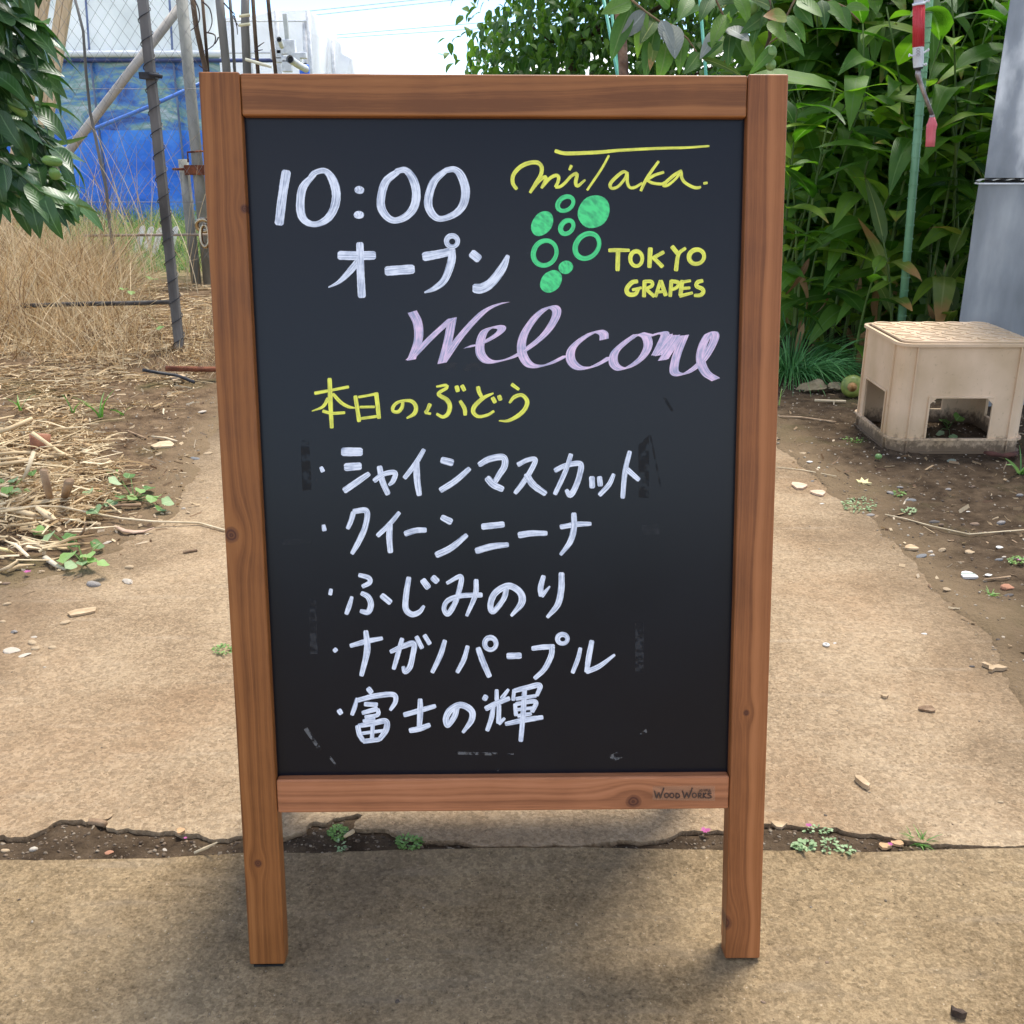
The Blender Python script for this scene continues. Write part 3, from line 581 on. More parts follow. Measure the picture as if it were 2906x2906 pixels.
def poly_dist(X, Y, P):
    """signed distance, negative inside"""
    P = np.array([(p.x, p.y) for p in P]); Q = np.roll(P, -1, 0); D = np.full(X.shape, 1e9); ins = np.zeros(X.shape, bool)
    for (x0, y0), (x1, y1) in zip(P, Q):
        dx, dy = x1 - x0, y1 - y0; l2 = dx * dx + dy * dy + 1e-12
        t = np.clip(((X - x0) * dx + (Y - y0) * dy) / l2, 0, 1); D = np.minimum(D, (X - x0 - t * dx) ** 2 + (Y - y0 - t * dy) ** 2)
        c = ((y0 > Y) != (y1 > Y)); ins ^= c & (X < dx * (Y - y0) / (dy if abs(dy) > 1e-9 else 1e-9) + x0)
    D = np.sqrt(D); return np.where(ins, -D, D)
def grow(a, b, s0, f, lim):
    o = [a]; s = s0
    while abs(o[-1] - a) < abs(lim - a): o.append(o[-1] + (s if b > 0 else -s)); s *= f
    return o[1:]
xs = sorted(grow(-2.6, -1, .03, 1.22, -400)) + list(np.arange(-2.6, 2.7, .0115)) + grow(2.7, 1, .03, 1.22, 400)
ys = sorted(grow(1.25, -1, .03, 1.25, -60)) + list(np.arange(1.25, 1.46, .0045)) 
y = 1.46; st_ = .008
while y < 7: ys.append(y); y += st_; st_ *= 1.0045
ys += grow(y, 1, .05, 1.2, 900)
xs = np.array(xs); ys = np.array(ys); GX, GY = np.meshgrid(xs, ys)
near_m = (np.abs(GX) < 4) & (GY > -4) & (GY < 8)
df = np.full(GX.shape, 9.0); dr = np.full(GX.shape, 9.0)
df[near_m] = poly_dist(GX[near_m], GY[near_m], front_poly); dr[near_m] = poly_dist(GX[near_m], GY[near_m], rear_poly)
def soil_h(X, Y):
    return .010 * fbm(X, Y, 6, 1, 3) + .0065 * fbm(X, Y, 38, 2, 3) + .004 * np.abs(vn(X, Y, 75, 6))
dd = np.minimum(df, dr)
crack = (GY < 1.47) & (np.abs(GX) < 2.3)
noise_b = .035 * fbm(GX, GY, 7, 5, 4)
sm = lambda a, b, x: (lambda t: t * t * (3 - 2 * t))(np.clip((x - a) / (b - a), 0, 1))
H = -.045 + .049 * sm(-.085, .0, dd + noise_b) + np.where(dd + noise_b > -.03, soil_h(GX, GY), 0)
H = np.where(crack, np.where(dd < -.013, -.045, -.0035 - .0055 * sm(.016, .0, dr) + .25 * soil_h(GX, GY) + .004 * fbm(GX, GY, 60, 8, 3)), H)
# left bed rises gently into a mound under the dry weeds; far fields stay level
H += .10 * sm(.15, 1.4, dr) * sm(-.5, -1.4, GX) * sm(3.0, 4.3, GY) * sm(9, 6, GY) * (1 + .3 * fbm(GX, GY, 2, 3, 2))
far = sm(8, 20, np.hypot(GX, GY)); H = H * (1 - far) - .01 * far
def ground_z(x, y):
    i = np.clip(np.searchsorted(xs, x), 1, len(xs) - 1); j = np.clip(np.searchsorted(ys, y), 1, len(ys) - 1)
    fx = np.clip((x - xs[i - 1]) / (xs[i] - xs[i - 1]), 0, 1); fy = np.clip((y - ys[j - 1]) / (ys[j] - ys[j - 1]), 0, 1)
    g = (H[j - 1, i - 1] * (1 - fx) + H[j - 1, i] * fx) * (1 - fy) + (H[j, i - 1] * (1 - fx) + H[j, i] * fx) * fy
    return g
DF_, DR_ = df, dr
def slab_inside(x, y):
    i = np.clip(np.searchsorted(xs, x), 1, len(xs) - 1); j = np.clip(np.searchsorted(ys, y), 1, len(ys) - 1)
    return np.minimum(DF_[j, i], DR_[j, i])
def top_z(x, y):
    g = ground_z(np.asarray(x), np.asarray(y)); return np.where(slab_inside(np.asarray(x), np.asarray(y)) < 0, np.maximum(g, 0.0), g)
nx, ny = len(xs), len(ys)
V = np.stack([GX.ravel(), GY.ravel(), H.ravel()], 1); idx = np.arange(nx * ny).reshape(ny, nx)
F = np.stack([idx[:-1, :-1].ravel(), idx[:-1, 1:].ravel(), idx[1:, 1:].ravel(), idx[1:, :-1].ravel()], 1)
me = np_mesh(V, F, 'soil_ground'); me.polygons.foreach_set('use_smooth', [True] * len(me.polygons))
dry = sm(.35, -.55, GX + .25 * fbm(GX, GY, 3, 9, 3)) * sm(1.47, 1.7, GY)
dry = np.maximum(dry, .0); a_ = me.attributes.new('dry', 'FLOAT', 'POINT'); a_.data.foreach_set('value', dry.ravel().astype(np.float32))
dust = sm(.20, -.03, dr + .10 * fbm(GX, GY, 5, 21, 4)) * (GY > 1.47); a_ = me.attributes.new('dust', 'FLOAT', 'POINT'); a_.data.foreach_set('value', dust.ravel().astype(np.float32))
fieldm = sm(6.5, 9.5, GY + .6 * fbm(GX, GY, .8, 4, 3)); a_ = me.attributes.new('field', 'FLOAT', 'POINT'); a_.data.foreach_set('value', fieldm.ravel().astype(np.float32))
m_soil, t, p = base_mat('soil', .95, .1); L = t.links.new
tc = N(t, 'ShaderNodeTexCoord'); n1 = N(t, 'ShaderNodeTexNoise'); n1.inputs['Scale'].default_value = 16; n1.inputs['Detail'].default_value = 10; n1.inputs['Roughness'].default_value = .7; L(tc.outputs['Object'], n1.inputs['Vector'])
rA = N(t, 'ShaderNodeValToRGB'); rA.color_ramp.elements[0].position = .36; rA.color_ramp.elements[0].color = (.040, .026, .015, 1); rA.color_ramp.elements[1].position = .68; rA.color_ramp.elements[1].color = (.125, .086, .052, 1)
rB = N(t, 'ShaderNodeValToRGB'); rB.color_ramp.elements[0].position = .36; rB.color_ramp.elements[0].color = (.065, .040, .022, 1); rB.color_ramp.elements[1].position = .66; rB.color_ramp.elements[1].color = (.22, .148, .085, 1)
rC = N(t, 'ShaderNodeValToRGB'); rC.color_ramp.elements[0].position = .40; rC.color_ramp.elements[0].color = (.10, .14, .035, 1); rC.color_ramp.elements[1].position = .60; rC.color_ramp.elements[1].color = (.42, .32, .18, 1)
for r in (rA, rB, rC): L(n1.outputs[0], r.inputs[0])
at = N(t, 'ShaderNodeAttribute'); at.attribute_name = 'dry'; at2 = N(t, 'ShaderNodeAttribute'); at2.attribute_name = 'field'
m1 = N(t, 'ShaderNodeMix', data_type='RGBA'); L(at.outputs['Fac'], m1.inputs[0]); L(rA.outputs[0], m1.inputs[6]); L(rB.outputs[0], m1.inputs[7])
m2 = N(t, 'ShaderNodeMix', data_type='RGBA'); L(at2.outputs['Fac'], m2.inputs[0]); L(m1.outputs[2], m2.inputs[6]); L(rC.outputs[0], m2.inputs[7])
# moss tint in places
nm_ = N(t, 'ShaderNodeTexNoise'); nm_.inputs['Scale'].default_value = 3.5; nm_.inputs['Detail'].default_value = 5; L(tc.outputs['Object'], nm_.inputs['Vector'])
rm_ = N(t, 'ShaderNodeMapRange'); rm_.inputs[1].default_value = .56; rm_.inputs[2].default_value = .7; rm_.inputs[4].default_value = .45; L(nm_.outputs[0], rm_.inputs[0])
m3 = N(t, 'ShaderNodeMix', data_type='RGBA'); L(rm_.outputs[0], m3.inputs[0]); L(m2.outputs[2], m3.inputs[6]); m3.inputs[7].default_value = (.085, .088, .03, 1)
at3 = N(t, 'ShaderNodeAttribute'); at3.attribute_name = 'dust'; mu_ = N(t, 'ShaderNodeMath', operation='MULTIPLY'); L(at3.outputs['Fac'], mu_.inputs[0]); mu_.inputs[1].default_value = .8
m4 = N(t, 'ShaderNodeMix', data_type='RGBA'); L(mu_.outputs[0], m4.inputs[0]); L(m3.outputs[2], m4.inputs[6]); m4.inputs[7].default_value = (.22, .155, .09, 1)
L(m4.outputs[2], p.inputs['Base Color'])
n2 = N(t, 'ShaderNodeTexNoise'); n2.inputs['Scale'].default_value = 170; n2.inputs['Detail'].default_value = 6; n2.inputs['Roughness'].default_value = .7; L(tc.outputs['Object'], n2.inputs['Vector'])
vo = N(t, 'ShaderNodeTexVoronoi'); vo.inputs['Scale'].default_value = 90; L(tc.outputs['Object'], vo.inputs['Vector'])
ad = N(t, 'ShaderNodeMath', operation='MULTIPLY_ADD'); L(vo.outputs['Distance'], ad.inputs[0]); ad.inputs[1].default_value = -.6; L(n2.outputs[0], ad.inputs[2])
b = N(t, 'ShaderNodeBump'); b.inputs['Strength'].default_value = .9; b.inputs['Distance'].default_value = .006; L(ad.outputs[0], b.inputs['Height']); L(b.outputs[0], p.inputs['Normal'])
soil = link('soil_ground', me, m_soil); tag(soil, kind='structure')
def line_fit(P, s):
    x = np.array([p.x for p in P]); y = np.array([p.y for p in P]); k, c = np.polyfit(y, x, 1); n = math.hypot(1, k); return (s / n, -s * k / n, -s * c / n)
def concrete(name, a, b_, c_, grit=.5, seed=0, edges=()):
    m, t, p = base_mat(name, .92, .15); L = t.links.new
    tc = N(t, 'ShaderNodeTexCoord'); mp = N(t, 'ShaderNodeMapping'); mp.inputs['Location'].default_value = (seed, seed, 0); L(tc.outputs['Object'], mp.inputs[0]); v = mp.outputs[0]
    n1 = N(t, 'ShaderNodeTexNoise'); n1.inputs['Scale'].default_value = 3.6; n1.inputs['Detail'].default_value = 9; n1.inputs['Roughness'].default_value = .62; L(v, n1.inputs['Vector'])
    n2 = N(t, 'ShaderNodeTexNoise'); n2.inputs['Scale'].default_value = 210; n2.inputs['Detail'].default_value = 5; n2.inputs['Roughness'].default_value = .75; L(v, n2.inputs['Vector'])
    n4 = N(t, 'ShaderNodeTexNoise'); n4.inputs['Scale'].default_value = 42; n4.inputs['Detail'].default_value = 6; n4.inputs['Roughness'].default_value = .7; L(v, n4.inputs['Vector'])
    x = N(t, 'ShaderNodeMath', operation='MULTIPLY_ADD'); L(n2.outputs[0], x.inputs[0]); x.inputs[1].default_value = .52
    x2 = N(t, 'ShaderNodeMath', operation='MULTIPLY'); L(n1.outputs[0], x2.inputs[0]); x2.inputs[1].default_value = .38; L(x2.outputs[0], x.inputs[2])
    x3 = N(t, 'ShaderNodeMath', operation='MULTIPLY_ADD'); L(n4.outputs[0], x3.inputs[0]); x3.inputs[1].default_value = .20; L(x.outputs[0], x3.inputs[2])
    r = N(t, 'ShaderNodeValToRGB'); r.color_ramp.elements[0].position = .45; r.color_ramp.elements[0].color = (*a, 1); r.color_ramp.elements[1].position = .67; r.color_ramp.elements[1].color = (*c_, 1)
    e = r.color_ramp.elements.new(.55); e.color = (*b_, 1); L(x3.outputs[0], r.inputs[0]); c = r.outputs[0]
    # pale and dark grains
    vo = N(t, 'ShaderNodeTexVoronoi'); vo.inputs['Scale'].default_value = 150; L(v, vo.inputs['Vector'])
    g = N(t, 'ShaderNodeValToRGB'); g.color_ramp.elements[0].position = .10; g.color_ramp.elements[0].color = (1, 1, 1, 1); g.color_ramp.elements[1].position = .2; g.color_ramp.elements[1].color = (0, 0, 0, 1); L(vo.outputs['Distance'], g.inputs[0])
    wn = N(t, 'ShaderNodeSeparateColor'); L(vo.outputs['Color'], wn.inputs[0]); gt = N(t, 'ShaderNodeMath', operation='GREATER_THAN'); L(wn.outputs[0], gt.inputs[0]); gt.inputs[1].default_value = .86
    gm = N(t, 'ShaderNodeMath', operation='MULTIPLY'); L(g.outputs[0], gm.inputs[0]); L(gt.outputs[0], gm.inputs[1]); gm2 = N(t, 'ShaderNodeMath', operation='MULTIPLY'); L(gm.outputs[0], gm2.inputs[0]); gm2.inputs[1].default_value = grit
    mm = N(t, 'ShaderNodeMix', data_type='RGBA'); L(gm2.outputs[0], mm.inputs[0]); L(c, mm.inputs[6]); mm.inputs[7].default_value = (.55, .47, .36, 1)
    lt = N(t, 'ShaderNodeMath', operation='LESS_THAN'); L(wn.outputs[1], lt.inputs[0]); lt.inputs[1].default_value = .12; dm = N(t, 'ShaderNodeMath', operation='MULTIPLY'); L(g.outputs[0], dm.inputs[0]); L(lt.outputs[0], dm.inputs[1])
    mm2 = N(t, 'ShaderNodeMix', data_type='RGBA'); L(dm.outputs[0], mm2.inputs[0]); L(mm.outputs[2], mm2.inputs[6]); mm2.inputs[7].default_value = (.07, .05, .035, 1)
    nl = N(t, 'ShaderNodeTexNoise'); nl.inputs['Scale'].default_value = 1.5; nl.inputs['Detail'].default_value = 7; nl.inputs['Roughness'].default_value = .65; nl.inputs['Distortion'].default_value = .6; L(v, nl.inputs['Vector'])
    rl = N(t, 'ShaderNodeMapRange'); rl.inputs[1].default_value = .46; rl.inputs[2].default_value = .66; rl.inputs[4].default_value = .5; L(nl.outputs[0], rl.inputs[0])
    ml = N(t, 'ShaderNodeMix', data_type='RGBA'); L(rl.outputs[0], ml.inputs[0]); L(mm2.outputs[2], ml.inputs[6]); ml.inputs[7].default_value = (.30, .185, .098, 1) if edges else (.15, .115, .08, 1)
    mps = N(t, 'ShaderNodeMapping'); mps.inputs['Scale'].default_value = (4, 30, 1); mps.inputs['Rotation'].default_value = (0, 0, -.35); L(v, mps.inputs[0]); ns = N(t, 'ShaderNodeTexNoise'); ns.inputs['Scale'].default_value = 1; ns.inputs['Detail'].default_value = 5; L(mps.outputs[0], ns.inputs['Vector'])
    rs_ = N(t, 'ShaderNodeMapRange'); rs_.inputs[1].default_value = .58; rs_.inputs[2].default_value = .74; rs_.inputs[4].default_value = .35; L(ns.outputs[0], rs_.inputs[0])
    mst = N(t, 'ShaderNodeMix', data_type='RGBA'); L(rs_.outputs[0], mst.inputs[0]); L(ml.outputs[2], mst.inputs[6]); mst.inputs[7].default_value = (.46, .36, .245, 1) if edges else (.30, .235, .16, 1)
    ag = N(t, 'ShaderNodeHueSaturation'); agr = N(t, 'ShaderNodeMapRange'); agr.inputs[3].default_value = .80; agr.inputs[4].default_value = 1.20; L(wn.outputs[2], agr.inputs[0]); L(agr.outputs[0], ag.inputs['Value']); L(mst.outputs[2], ag.inputs['Color'])
    cc = ag.outputs[0]
    for (ea, eb, ec) in edges:      # muddy film along the sides of the path
        q = N(t, 'ShaderNodeVectorMath', operation='DOT_PRODUCT'); L(tc.outputs['Object'], q.inputs[0]); q.inputs[1].default_value = (ea, eb, 0)
        u = N(t, 'ShaderNodeMath', operation='MULTIPLY_ADD'); L(n1.outputs[0], u.inputs[0]); u.inputs[1].default_value = .35; L(q.outputs['Value'], u.inputs[2])
        w = N(t, 'ShaderNodeMapRange'); w.inputs[1].default_value = -ec + .40 + .0; w.inputs[2].default_value = -ec + .12; w.inputs[4].default_value = .55; L(u.outputs[0], w.inputs[0])
        mq = N(t, 'ShaderNodeMix', data_type='RGBA'); L(w.outputs[0], mq.inputs[0]); L(cc, mq.inputs[6]); mq.inputs[7].default_value = (.095, .066, .040, 1); cc = mq.outputs[2]
    L(cc, p.inputs['Base Color'])
    h = N(t, 'ShaderNodeMath', operation='MULTIPLY_ADD'); L(n2.outputs[0], h.inputs[0]); h.inputs[1].default_value = .6; L(n4.outputs[0], h.inputs[2])
    b = N(t, 'ShaderNodeBump'); b.inputs['Strength'].default_value = 1.0; b.inputs['Distance'].default_value = .006; L(h.outputs[0], b.inputs['Height']); L(b.outputs[0], p.inputs['Normal'])
    return m
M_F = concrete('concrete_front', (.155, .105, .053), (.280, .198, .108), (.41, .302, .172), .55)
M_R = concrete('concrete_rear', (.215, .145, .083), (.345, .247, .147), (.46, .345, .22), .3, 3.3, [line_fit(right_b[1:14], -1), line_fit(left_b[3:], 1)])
def slab(name, poly, mat, th):
    tris = tessellate_polygon([[p.to_3d() for p in poly]]); n = len(poly); a2 = sum(poly[i].x * poly[(i + 1) % n].y - poly[(i + 1) % n].x * poly[i].y for i in range(n))
    vs = [(p.x, p.y, 0) for p in poly] + [(p.x, p.y, -th) for p in poly]; fs = []
    for tr in tris:
        a, b, c = (poly[i] for i in tr); s = (b - a).cross(c - a); fs.append(tr if s > 0 else tr[::-1])
    for i in range(n):
        j = (i + 1) % n; fs.append((i, i + n, j + n, j) if a2 > 0 else (j, j + n, i + n, i))
    o = link(name, mesh_from(vs, fs, name), mat); tag(o, kind='structure'); return o
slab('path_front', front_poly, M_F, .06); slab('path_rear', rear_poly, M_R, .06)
# ------------------------------------------------------------------ leaves, blades, stones
def leaf_tpl(Lh, Wd, droop=.3, fold=.25, prof='ovate', n=7, wave=0, seed=0, twist=0):
    """leaf along +Y from the stalk end, face up +Z"""
    V = []; UV = []; rs = random.Random(seed)
    for i in range(n + 1):
        s = i / n
        if prof == 'ovate': w = math.sin(math.pi * s ** .72) ** .85
        elif prof == 'lance': w = (min(1, s / .22) ** .7) * (1 - max(0, (s - .3) / .7) ** 1.9)
        elif prof == 'round': w = math.sqrt(max(0, 1 - (2 * s - 1) ** 2)) * (1.0 + .08 * math.sin(9 * s))
        else: w = 1 - s ** 3
        w = max(w, .02) * Wd / 2
        a = droop * s * 1.0; y = Lh * (math.sin(a) / droop if abs(droop) > 1e-3 else s); z = -Lh * ((1 - math.cos(a)) / droop if abs(droop) > 1e-3 else 0)
        wv = wave * math.sin(s * 9 + seed) * Wd; tw = twist * s
        for c, u in ((-1, 0), (0, .5), (1, 1)):
            x = c * w; zz = abs(c) * w * fold + c * wv * .5 + (wv if c else 0)
            V.append((x * math.cos(tw), y, z + zz * 1.0 + x * math.sin(tw))); UV.append((u, s))
    F = []
    for i in range(n):
        q = 3 * i; F += [(q, q + 1, q + 4, q + 3), (q + 1, q + 2, q + 5, q + 4)]
    return np.array(V), np.array(F), np.array(UV)
def tpl_mesh(T, mat, name='leaf', tone=0):
    me = np_mesh(T[0], T[1], name, T[2]); me.materials.append(mat); me.polygons.foreach_set('use_smooth', [True] * len(me.polygons)); return me
def basis(pos, d, up, s=1.0):
    d = Vector(d).normalized(); x = d.cross(Vector(up)); x = x.normalized() if x.length > 1e-4 else Vector((1, 0, 0)); n = x.cross(d)
    return Matrix(((x.x * s, d.x * s, n.x * s, pos[0]), (x.y * s, d.y * s, n.y * s, pos[1]), (x.z * s, d.z * s, n.z * s, pos[2]), (0, 0, 0, 1)))
def leaves(par, specs, tpls, mat, nparts=300, name='leaf', loc=None):
    """specs: matrices; the ones nearest the camera become parts, the rest one stuff mesh"""
    loc = Vector(loc if loc is not None else par.location); inv = Matrix.Translation(-loc)
    key = lambda M: (M.translation - cam.location).length
    specs = sorted(specs, key=key); mes = [tpl_mesh(T, mat, name) for T in tpls]
    for i, M in enumerate(specs[:nparts]):
        o = bpy.data.objects.new(name, mes[i % len(mes)]); COL.objects.link(o); o.parent = par; o.matrix_local = inv @ M
    rest = specs[nparts:]
    if rest: merged(rest, tpls, mat, 'foliage', par, inv)
def merged(mats, tpls, mat, name, par=None, inv=Matrix()):
    Vs, Fs, Us, Ts = [], [], [], []; b = 0
    for i, M in enumerate(mats):
        T = tpls[i % len(tpls)]; A = np.array(inv @ M); v = T[0] @ A[:3, :3].T + A[:3, 3]
        Vs.append(v); Fs.append(T[1] + b); Us.append(T[2]); Ts.append(np.full(len(v), random.random())); b += len(v)
    me = np_mesh(np.vstack(Vs), np.vstack(Fs), name, np.vstack(Us), np.concatenate(Ts)); me.polygons.foreach_set('use_smooth', [True] * len(me.polygons))
    o = link(name, me, mat, par); o['kind'] = 'stuff'; return o
def blades(name, base, dirs, lens, wid, bend, mat, par=None, n=4, kind='stuff', taper=True):
    """many thin bent ribbons: base (k,3), dirs (k,3) start directions, bend (k,3) added to the direction per unit length"""
    K = len(base); base = np.asarray(base, float); d = np.asarray(dirs, float); d /= np.linalg.norm(d, axis=1)[:, None]; bend = np.asarray(bend, float)
    side = np.cross(d, rng.normal(size=(K, 3))); side /= np.linalg.norm(side, axis=1)[:, None]
    V = np.zeros((K, n + 1, 2, 3)); p = base.copy(); st = (np.asarray(lens) / n)[:, None]
    for i in range(n + 1):
        w = np.asarray(wid)[:, None] * ((1 - .8 * (i / n) ** 2) if taper else 1) * .5
        V[:, i, 0] = p - side * w; V[:, i, 1] = p + side * w
        d = d + bend / n; d /= np.linalg.norm(d, axis=1)[:, None]; p = p + d * st
    q = np.arange(K)[:, None] * 2 * (n + 1) + np.arange(n)[None] * 2
    F = np.stack([q, q + 1, q + 3, q + 2], -1).reshape(-1, 4)
    uv = np.zeros((K, n + 1, 2, 2)); uv[..., 1, 0] = 1; uv[..., 1] = (np.arange(n + 1) / n)[None, :, None]
    me = np_mesh(V.reshape(-1, 3), F, name, uv.reshape(-1, 2), np.repeat(rng.random(K), 2 * (n + 1)))
    o = link(name, me, mat, par)
    if kind: o['kind'] = kind
    return o
def straw_mat(name, stops, rough=.75, transl=.15):
    m, t, p = base_mat(name, rough, .3); L = t.links.new
    at = N(t, 'ShaderNodeAttribute'); at.attribute_name = 'tone'; r = N(t, 'ShaderNodeValToRGB')
    r.color_ramp.elements[0].color = (*stops[0], 1); r.color_ramp.elements[1].color = (*stops[-1], 1)
    for i, c in enumerate(stops[1:-1]): e = r.color_ramp.elements.new((i + 1) / (len(stops) - 1)); e.color = (*c, 1)
    L(at.outputs['Fac'], r.inputs[0]); L(r.outputs[0], p.inputs['Base Color']); add_transl(t, p, r.outputs[0], transl); return m
def stone_mesh(seed, sub=2, flat=.6, rough=.12, angular=False):
    bm = bmesh.new(); bmesh.ops.create_icosphere(bm, subdivisions=sub, radius=1); rs = random.Random(seed); o = Vector((rs.random() * 50, rs.random() * 50, 0))
    for v in bm.verts:
        k = 1 + rough * 2 * mnoise.noise(v.co * .9 + o) + rough * .6 * mnoise.noise(v.co * 2.7 + o)
        if angular:
            for a in range(5):
                n = Vector((rs.uniform(-1, 1), rs.uniform(-1, 1), rs.uniform(-1, 1))).normalized() if False else Vector((math.sin(seed * 3 + a * 2.1), math.cos(seed * 1.7 + a * 1.3), math.sin(a * 4 + seed) * .8)).normalized()
                q = v.co.dot(n)
                if q > .62: v.co -= n * (q - .62)
        v.co = Vector((v.co.x * k, v.co.y * k * .8, v.co.z * k * flat))
    me = bpy.data.meshes.new('stone'); bm.to_mesh(me); bm.free()
    if not angular: me.polygons.foreach_set('use_smooth', [True] * len(me.polygons))
    return me
def ptube(mb, pts, Y, w, n=8, **k):
    """pipe through photo pixels on the upright plane(s) Y, w pixels wide"""
    Ys = Y if isinstance(Y, (list, tuple)) else [Y] * len(pts); ws_ = w if isinstance(w, (list, tuple)) else [w] * len(pts)
    P = [gy(x, y, a) for (x, y), a in zip(pts, Ys)]
    return mb.tube(P, [pxm((P[i] - cam.location).length, 1) * 0 + ws_[i] * ((P[i].y * CP - (P[i].z - CH) * SP)) / FPX / 2 for i in range(len(P))], n, **k)
def rooted(parts_mb, name, label, cat, mat, base, group=None, extra=None, smooth=True):
    pass
def crooked(P, amp, n, seed):
    o = []; P = [Vector(p) for p in P]
    for a, b in zip(P[:-1], P[1:]):
        for i in range(n): q = a.lerp(b, i / n); s = Vector((mnoise.noise(q * 4 + Vector((seed, 0, 0))), mnoise.noise(q * 4 + Vector((0, seed, 7))), 0)) * amp; o.append(q + s)
    return o + [P[-1]]
GREEN_LEAF = leaf_mat('citrus_leaf', (.018, .058, .014), (.040, .105, .022), (.085, .17, .045), (.12, .22, .08), veins=4, rough=.34, transl=.2)
# ------------------------------------------------------------------ left side: post, fence, weeds, greenhouse
m_grey = noisy('weathered_grey_wood', (.10, .095, .085), (.26, .245, .215), 10, .85, .5, 60, (1, 1, .12))
m_gpost = noisy('painted_grey_post', (.20, .20, .17), (.30, .295, .26), 14, .7, .25, 90, (1, 1, .4))
m_pipe = noisy('dull_pipe', (.36, .33, .29), (.50, .46, .40), 8, .55, .1, 40)
m_bluepipe = noisy('blue_pipe', (.08, .20, .62), (.14, .30, .75), 8, .4, .05)
m_rust = noisy('rust', (.09, .028, .015), (.22, .075, .035), 22, .85, .5, 80)
m_black = noisy('black_plastic', (.018, .018, .02), (.05, .05, .055), 30, .5, .1)
m_pine = noisy('pale_timber', (.50, .36, .20), (.72, .55, .34), 9, .6, .15, 60, (6, 6, .4), objrand=.08)
m_bark = noisy('brown_bark', (.05, .032, .02), (.17, .115, .075), 16, .95, .9, 50, (1, 1, .3))
# tall dark post with wire wound round it
def upright(name, label, cat, top, foot, Y, w, mat, n=8, group=None, sq=False, crook=0, taper=1.0, parts=True):
    a = gy(*top, Y); b = gy(*foot, Y); zb = float(top_z(b.x, b.y)) - .03
    b2 = a + (b - a) * ((zb - a.z) / (b.z - a.z)); r = w * (Y * CP - (b.z - CH) * SP) / FPX / 2
    o = thing(name, label, cat, (b2.x, b2.y, zb + .03), group)
    P = [b2 - o.location, a - o.location]
    if crook: P = crooked(P, crook, 8, Y + top[0] * .01)
    m = MB(); rr = [r * (1 + (taper - 1) * i / (len(P) - 1)) for i in range(len(P))]
    m.tube(P, [q * (1.3 if sq else 1) for q in rr], 4 if sq else n, phase=math.pi / 4 if sq else 0)
    m.build('shaft', mat, o, smooth=not sq, bevel=.002 if sq else 0)
    return o, a, b2, r
pw, a, b2, r = upright('wired_post', 'tall dark grey post wound with black wire beside the dry weeds', 'post', (401, -40), (515, 1035), 4.95, 25, noisy('dark_post', (.07, .065, .062), (.20, .19, .18), 12, .8, .4, 50, (1, 1, .2)), sq=True)
m = MB(); turns = 17; P = []
for i in range(turns * 12 + 1):
    s = i / (turns * 12); q = b2.lerp(a, s); th = s * turns * 2 * math.pi; P.append(q - pw.location + Vector((math.cos(th) * r * 1.35, math.sin(th) * r * 1.35, 0)))
m.tube(P, .0022, 5); m.build('wire', m_black, pw)
m = MB(); c = gy(424, 215, 4.95) - pw.location
m.box((c.x - r * 1.7, c.y - r * 1.6, c.z - .014), (c.x + r * 1.6, c.y + r * 1.6, c.z + .014)); m.tube([c + Vector((r * .5, -r * 1.7, .005)), c + Vector((r * 3.2, -r * 1.9, -.006))], .009, 7)
m.build('clamp', m_black, pw, bevel=.002)
m = MB(); m.box((b2.x - pw.location.x + r * .8, -.01, .25), (b2.x - pw.location.x + r * 1.3, .01, 1.9)); m.v = [v + (a - b2) * ((v.z) / (a.z - b2.z)) - Vector((0, 0, 0)) * 0 if False else v for v in m.v]
# fence posts
u1 = upright('fence_post', 'tall grey fence post just left of the sign, passing behind its edge', 'fence post', (512, -40), (597, 850), 7.0, 31, m_gpost)[0]
u2, a, b2, r = upright('fence_post', 'short grey post with a flat top and rusty bracket behind the sign', 'fence post', (520, 452), (562, 845), 7.02, 29, m_gpost)
m = MB(); c = gy(545, 480, 6.97) - u2.location; m.box((c.x - .045, c.y - .02, c.z - .035), (c.x + .17, c.y + .01, c.z + .025)); m.tube([c + Vector((-.12, -.01, 0)), c + Vector((.1, -.01, 0))], .009, 6)
m.build('rusty_bracket', m_rust, u2, bevel=.003)
m = MB(); c = gy(545, 432, 6.95) - u2.location; m.tube([c + Vector((-.03, 0, -.06)), c + Vector((-.028, 0, 0)), c + Vector((.06, 0, .006)), c + Vector((.1, 0, 0))], .006, 6); m.build('rusty_hook', m_rust, u2)
# sloping pipes
def loose_pipe(name, label, cat, pts, Y, w, mat, par=None, n=10, smooth=True, **k):
    o = thing(name, label, cat, gy(*pts[-1], Y if not isinstance(Y, (list, tuple)) else Y[-1])); m = MB(); ptube(m, pts, Y, w, n, **k)
    for v in m.v: v -= o.location
    m.build('tube', mat, o, smooth=smooth); return o
q = loose_pipe('brace_pipe', 'thick pale grey pipe slanting down from the tall fence post', 'pipe', [(520, 8), (350, 228), (190, 436), (150, 488)], 7.15, 25, m_pipe)
q = loose_pipe('blue_pipe', 'thin light blue pipe sloping across the blue tarpaulin', 'pipe', [(580, 232), (430, 300), (300, 352), (160, 412)], 8.2, 11, m_bluepipe)
m = MB(); c = gy(437, 296, 8.15) - q.location; m.box((c.x - .03, c.y - .03, c.z - .018), (c.x + .03, c.y + .03, c.z + .018)); m.build('clip', m_black, q, bevel=.004)
upright('thin_stake', 'thin crooked bare stake in front of the blue tarpaulin', 'stake', (206, -30), (300, 600), 6.6, 9.5, m_grey, crook=.05, taper=.8)
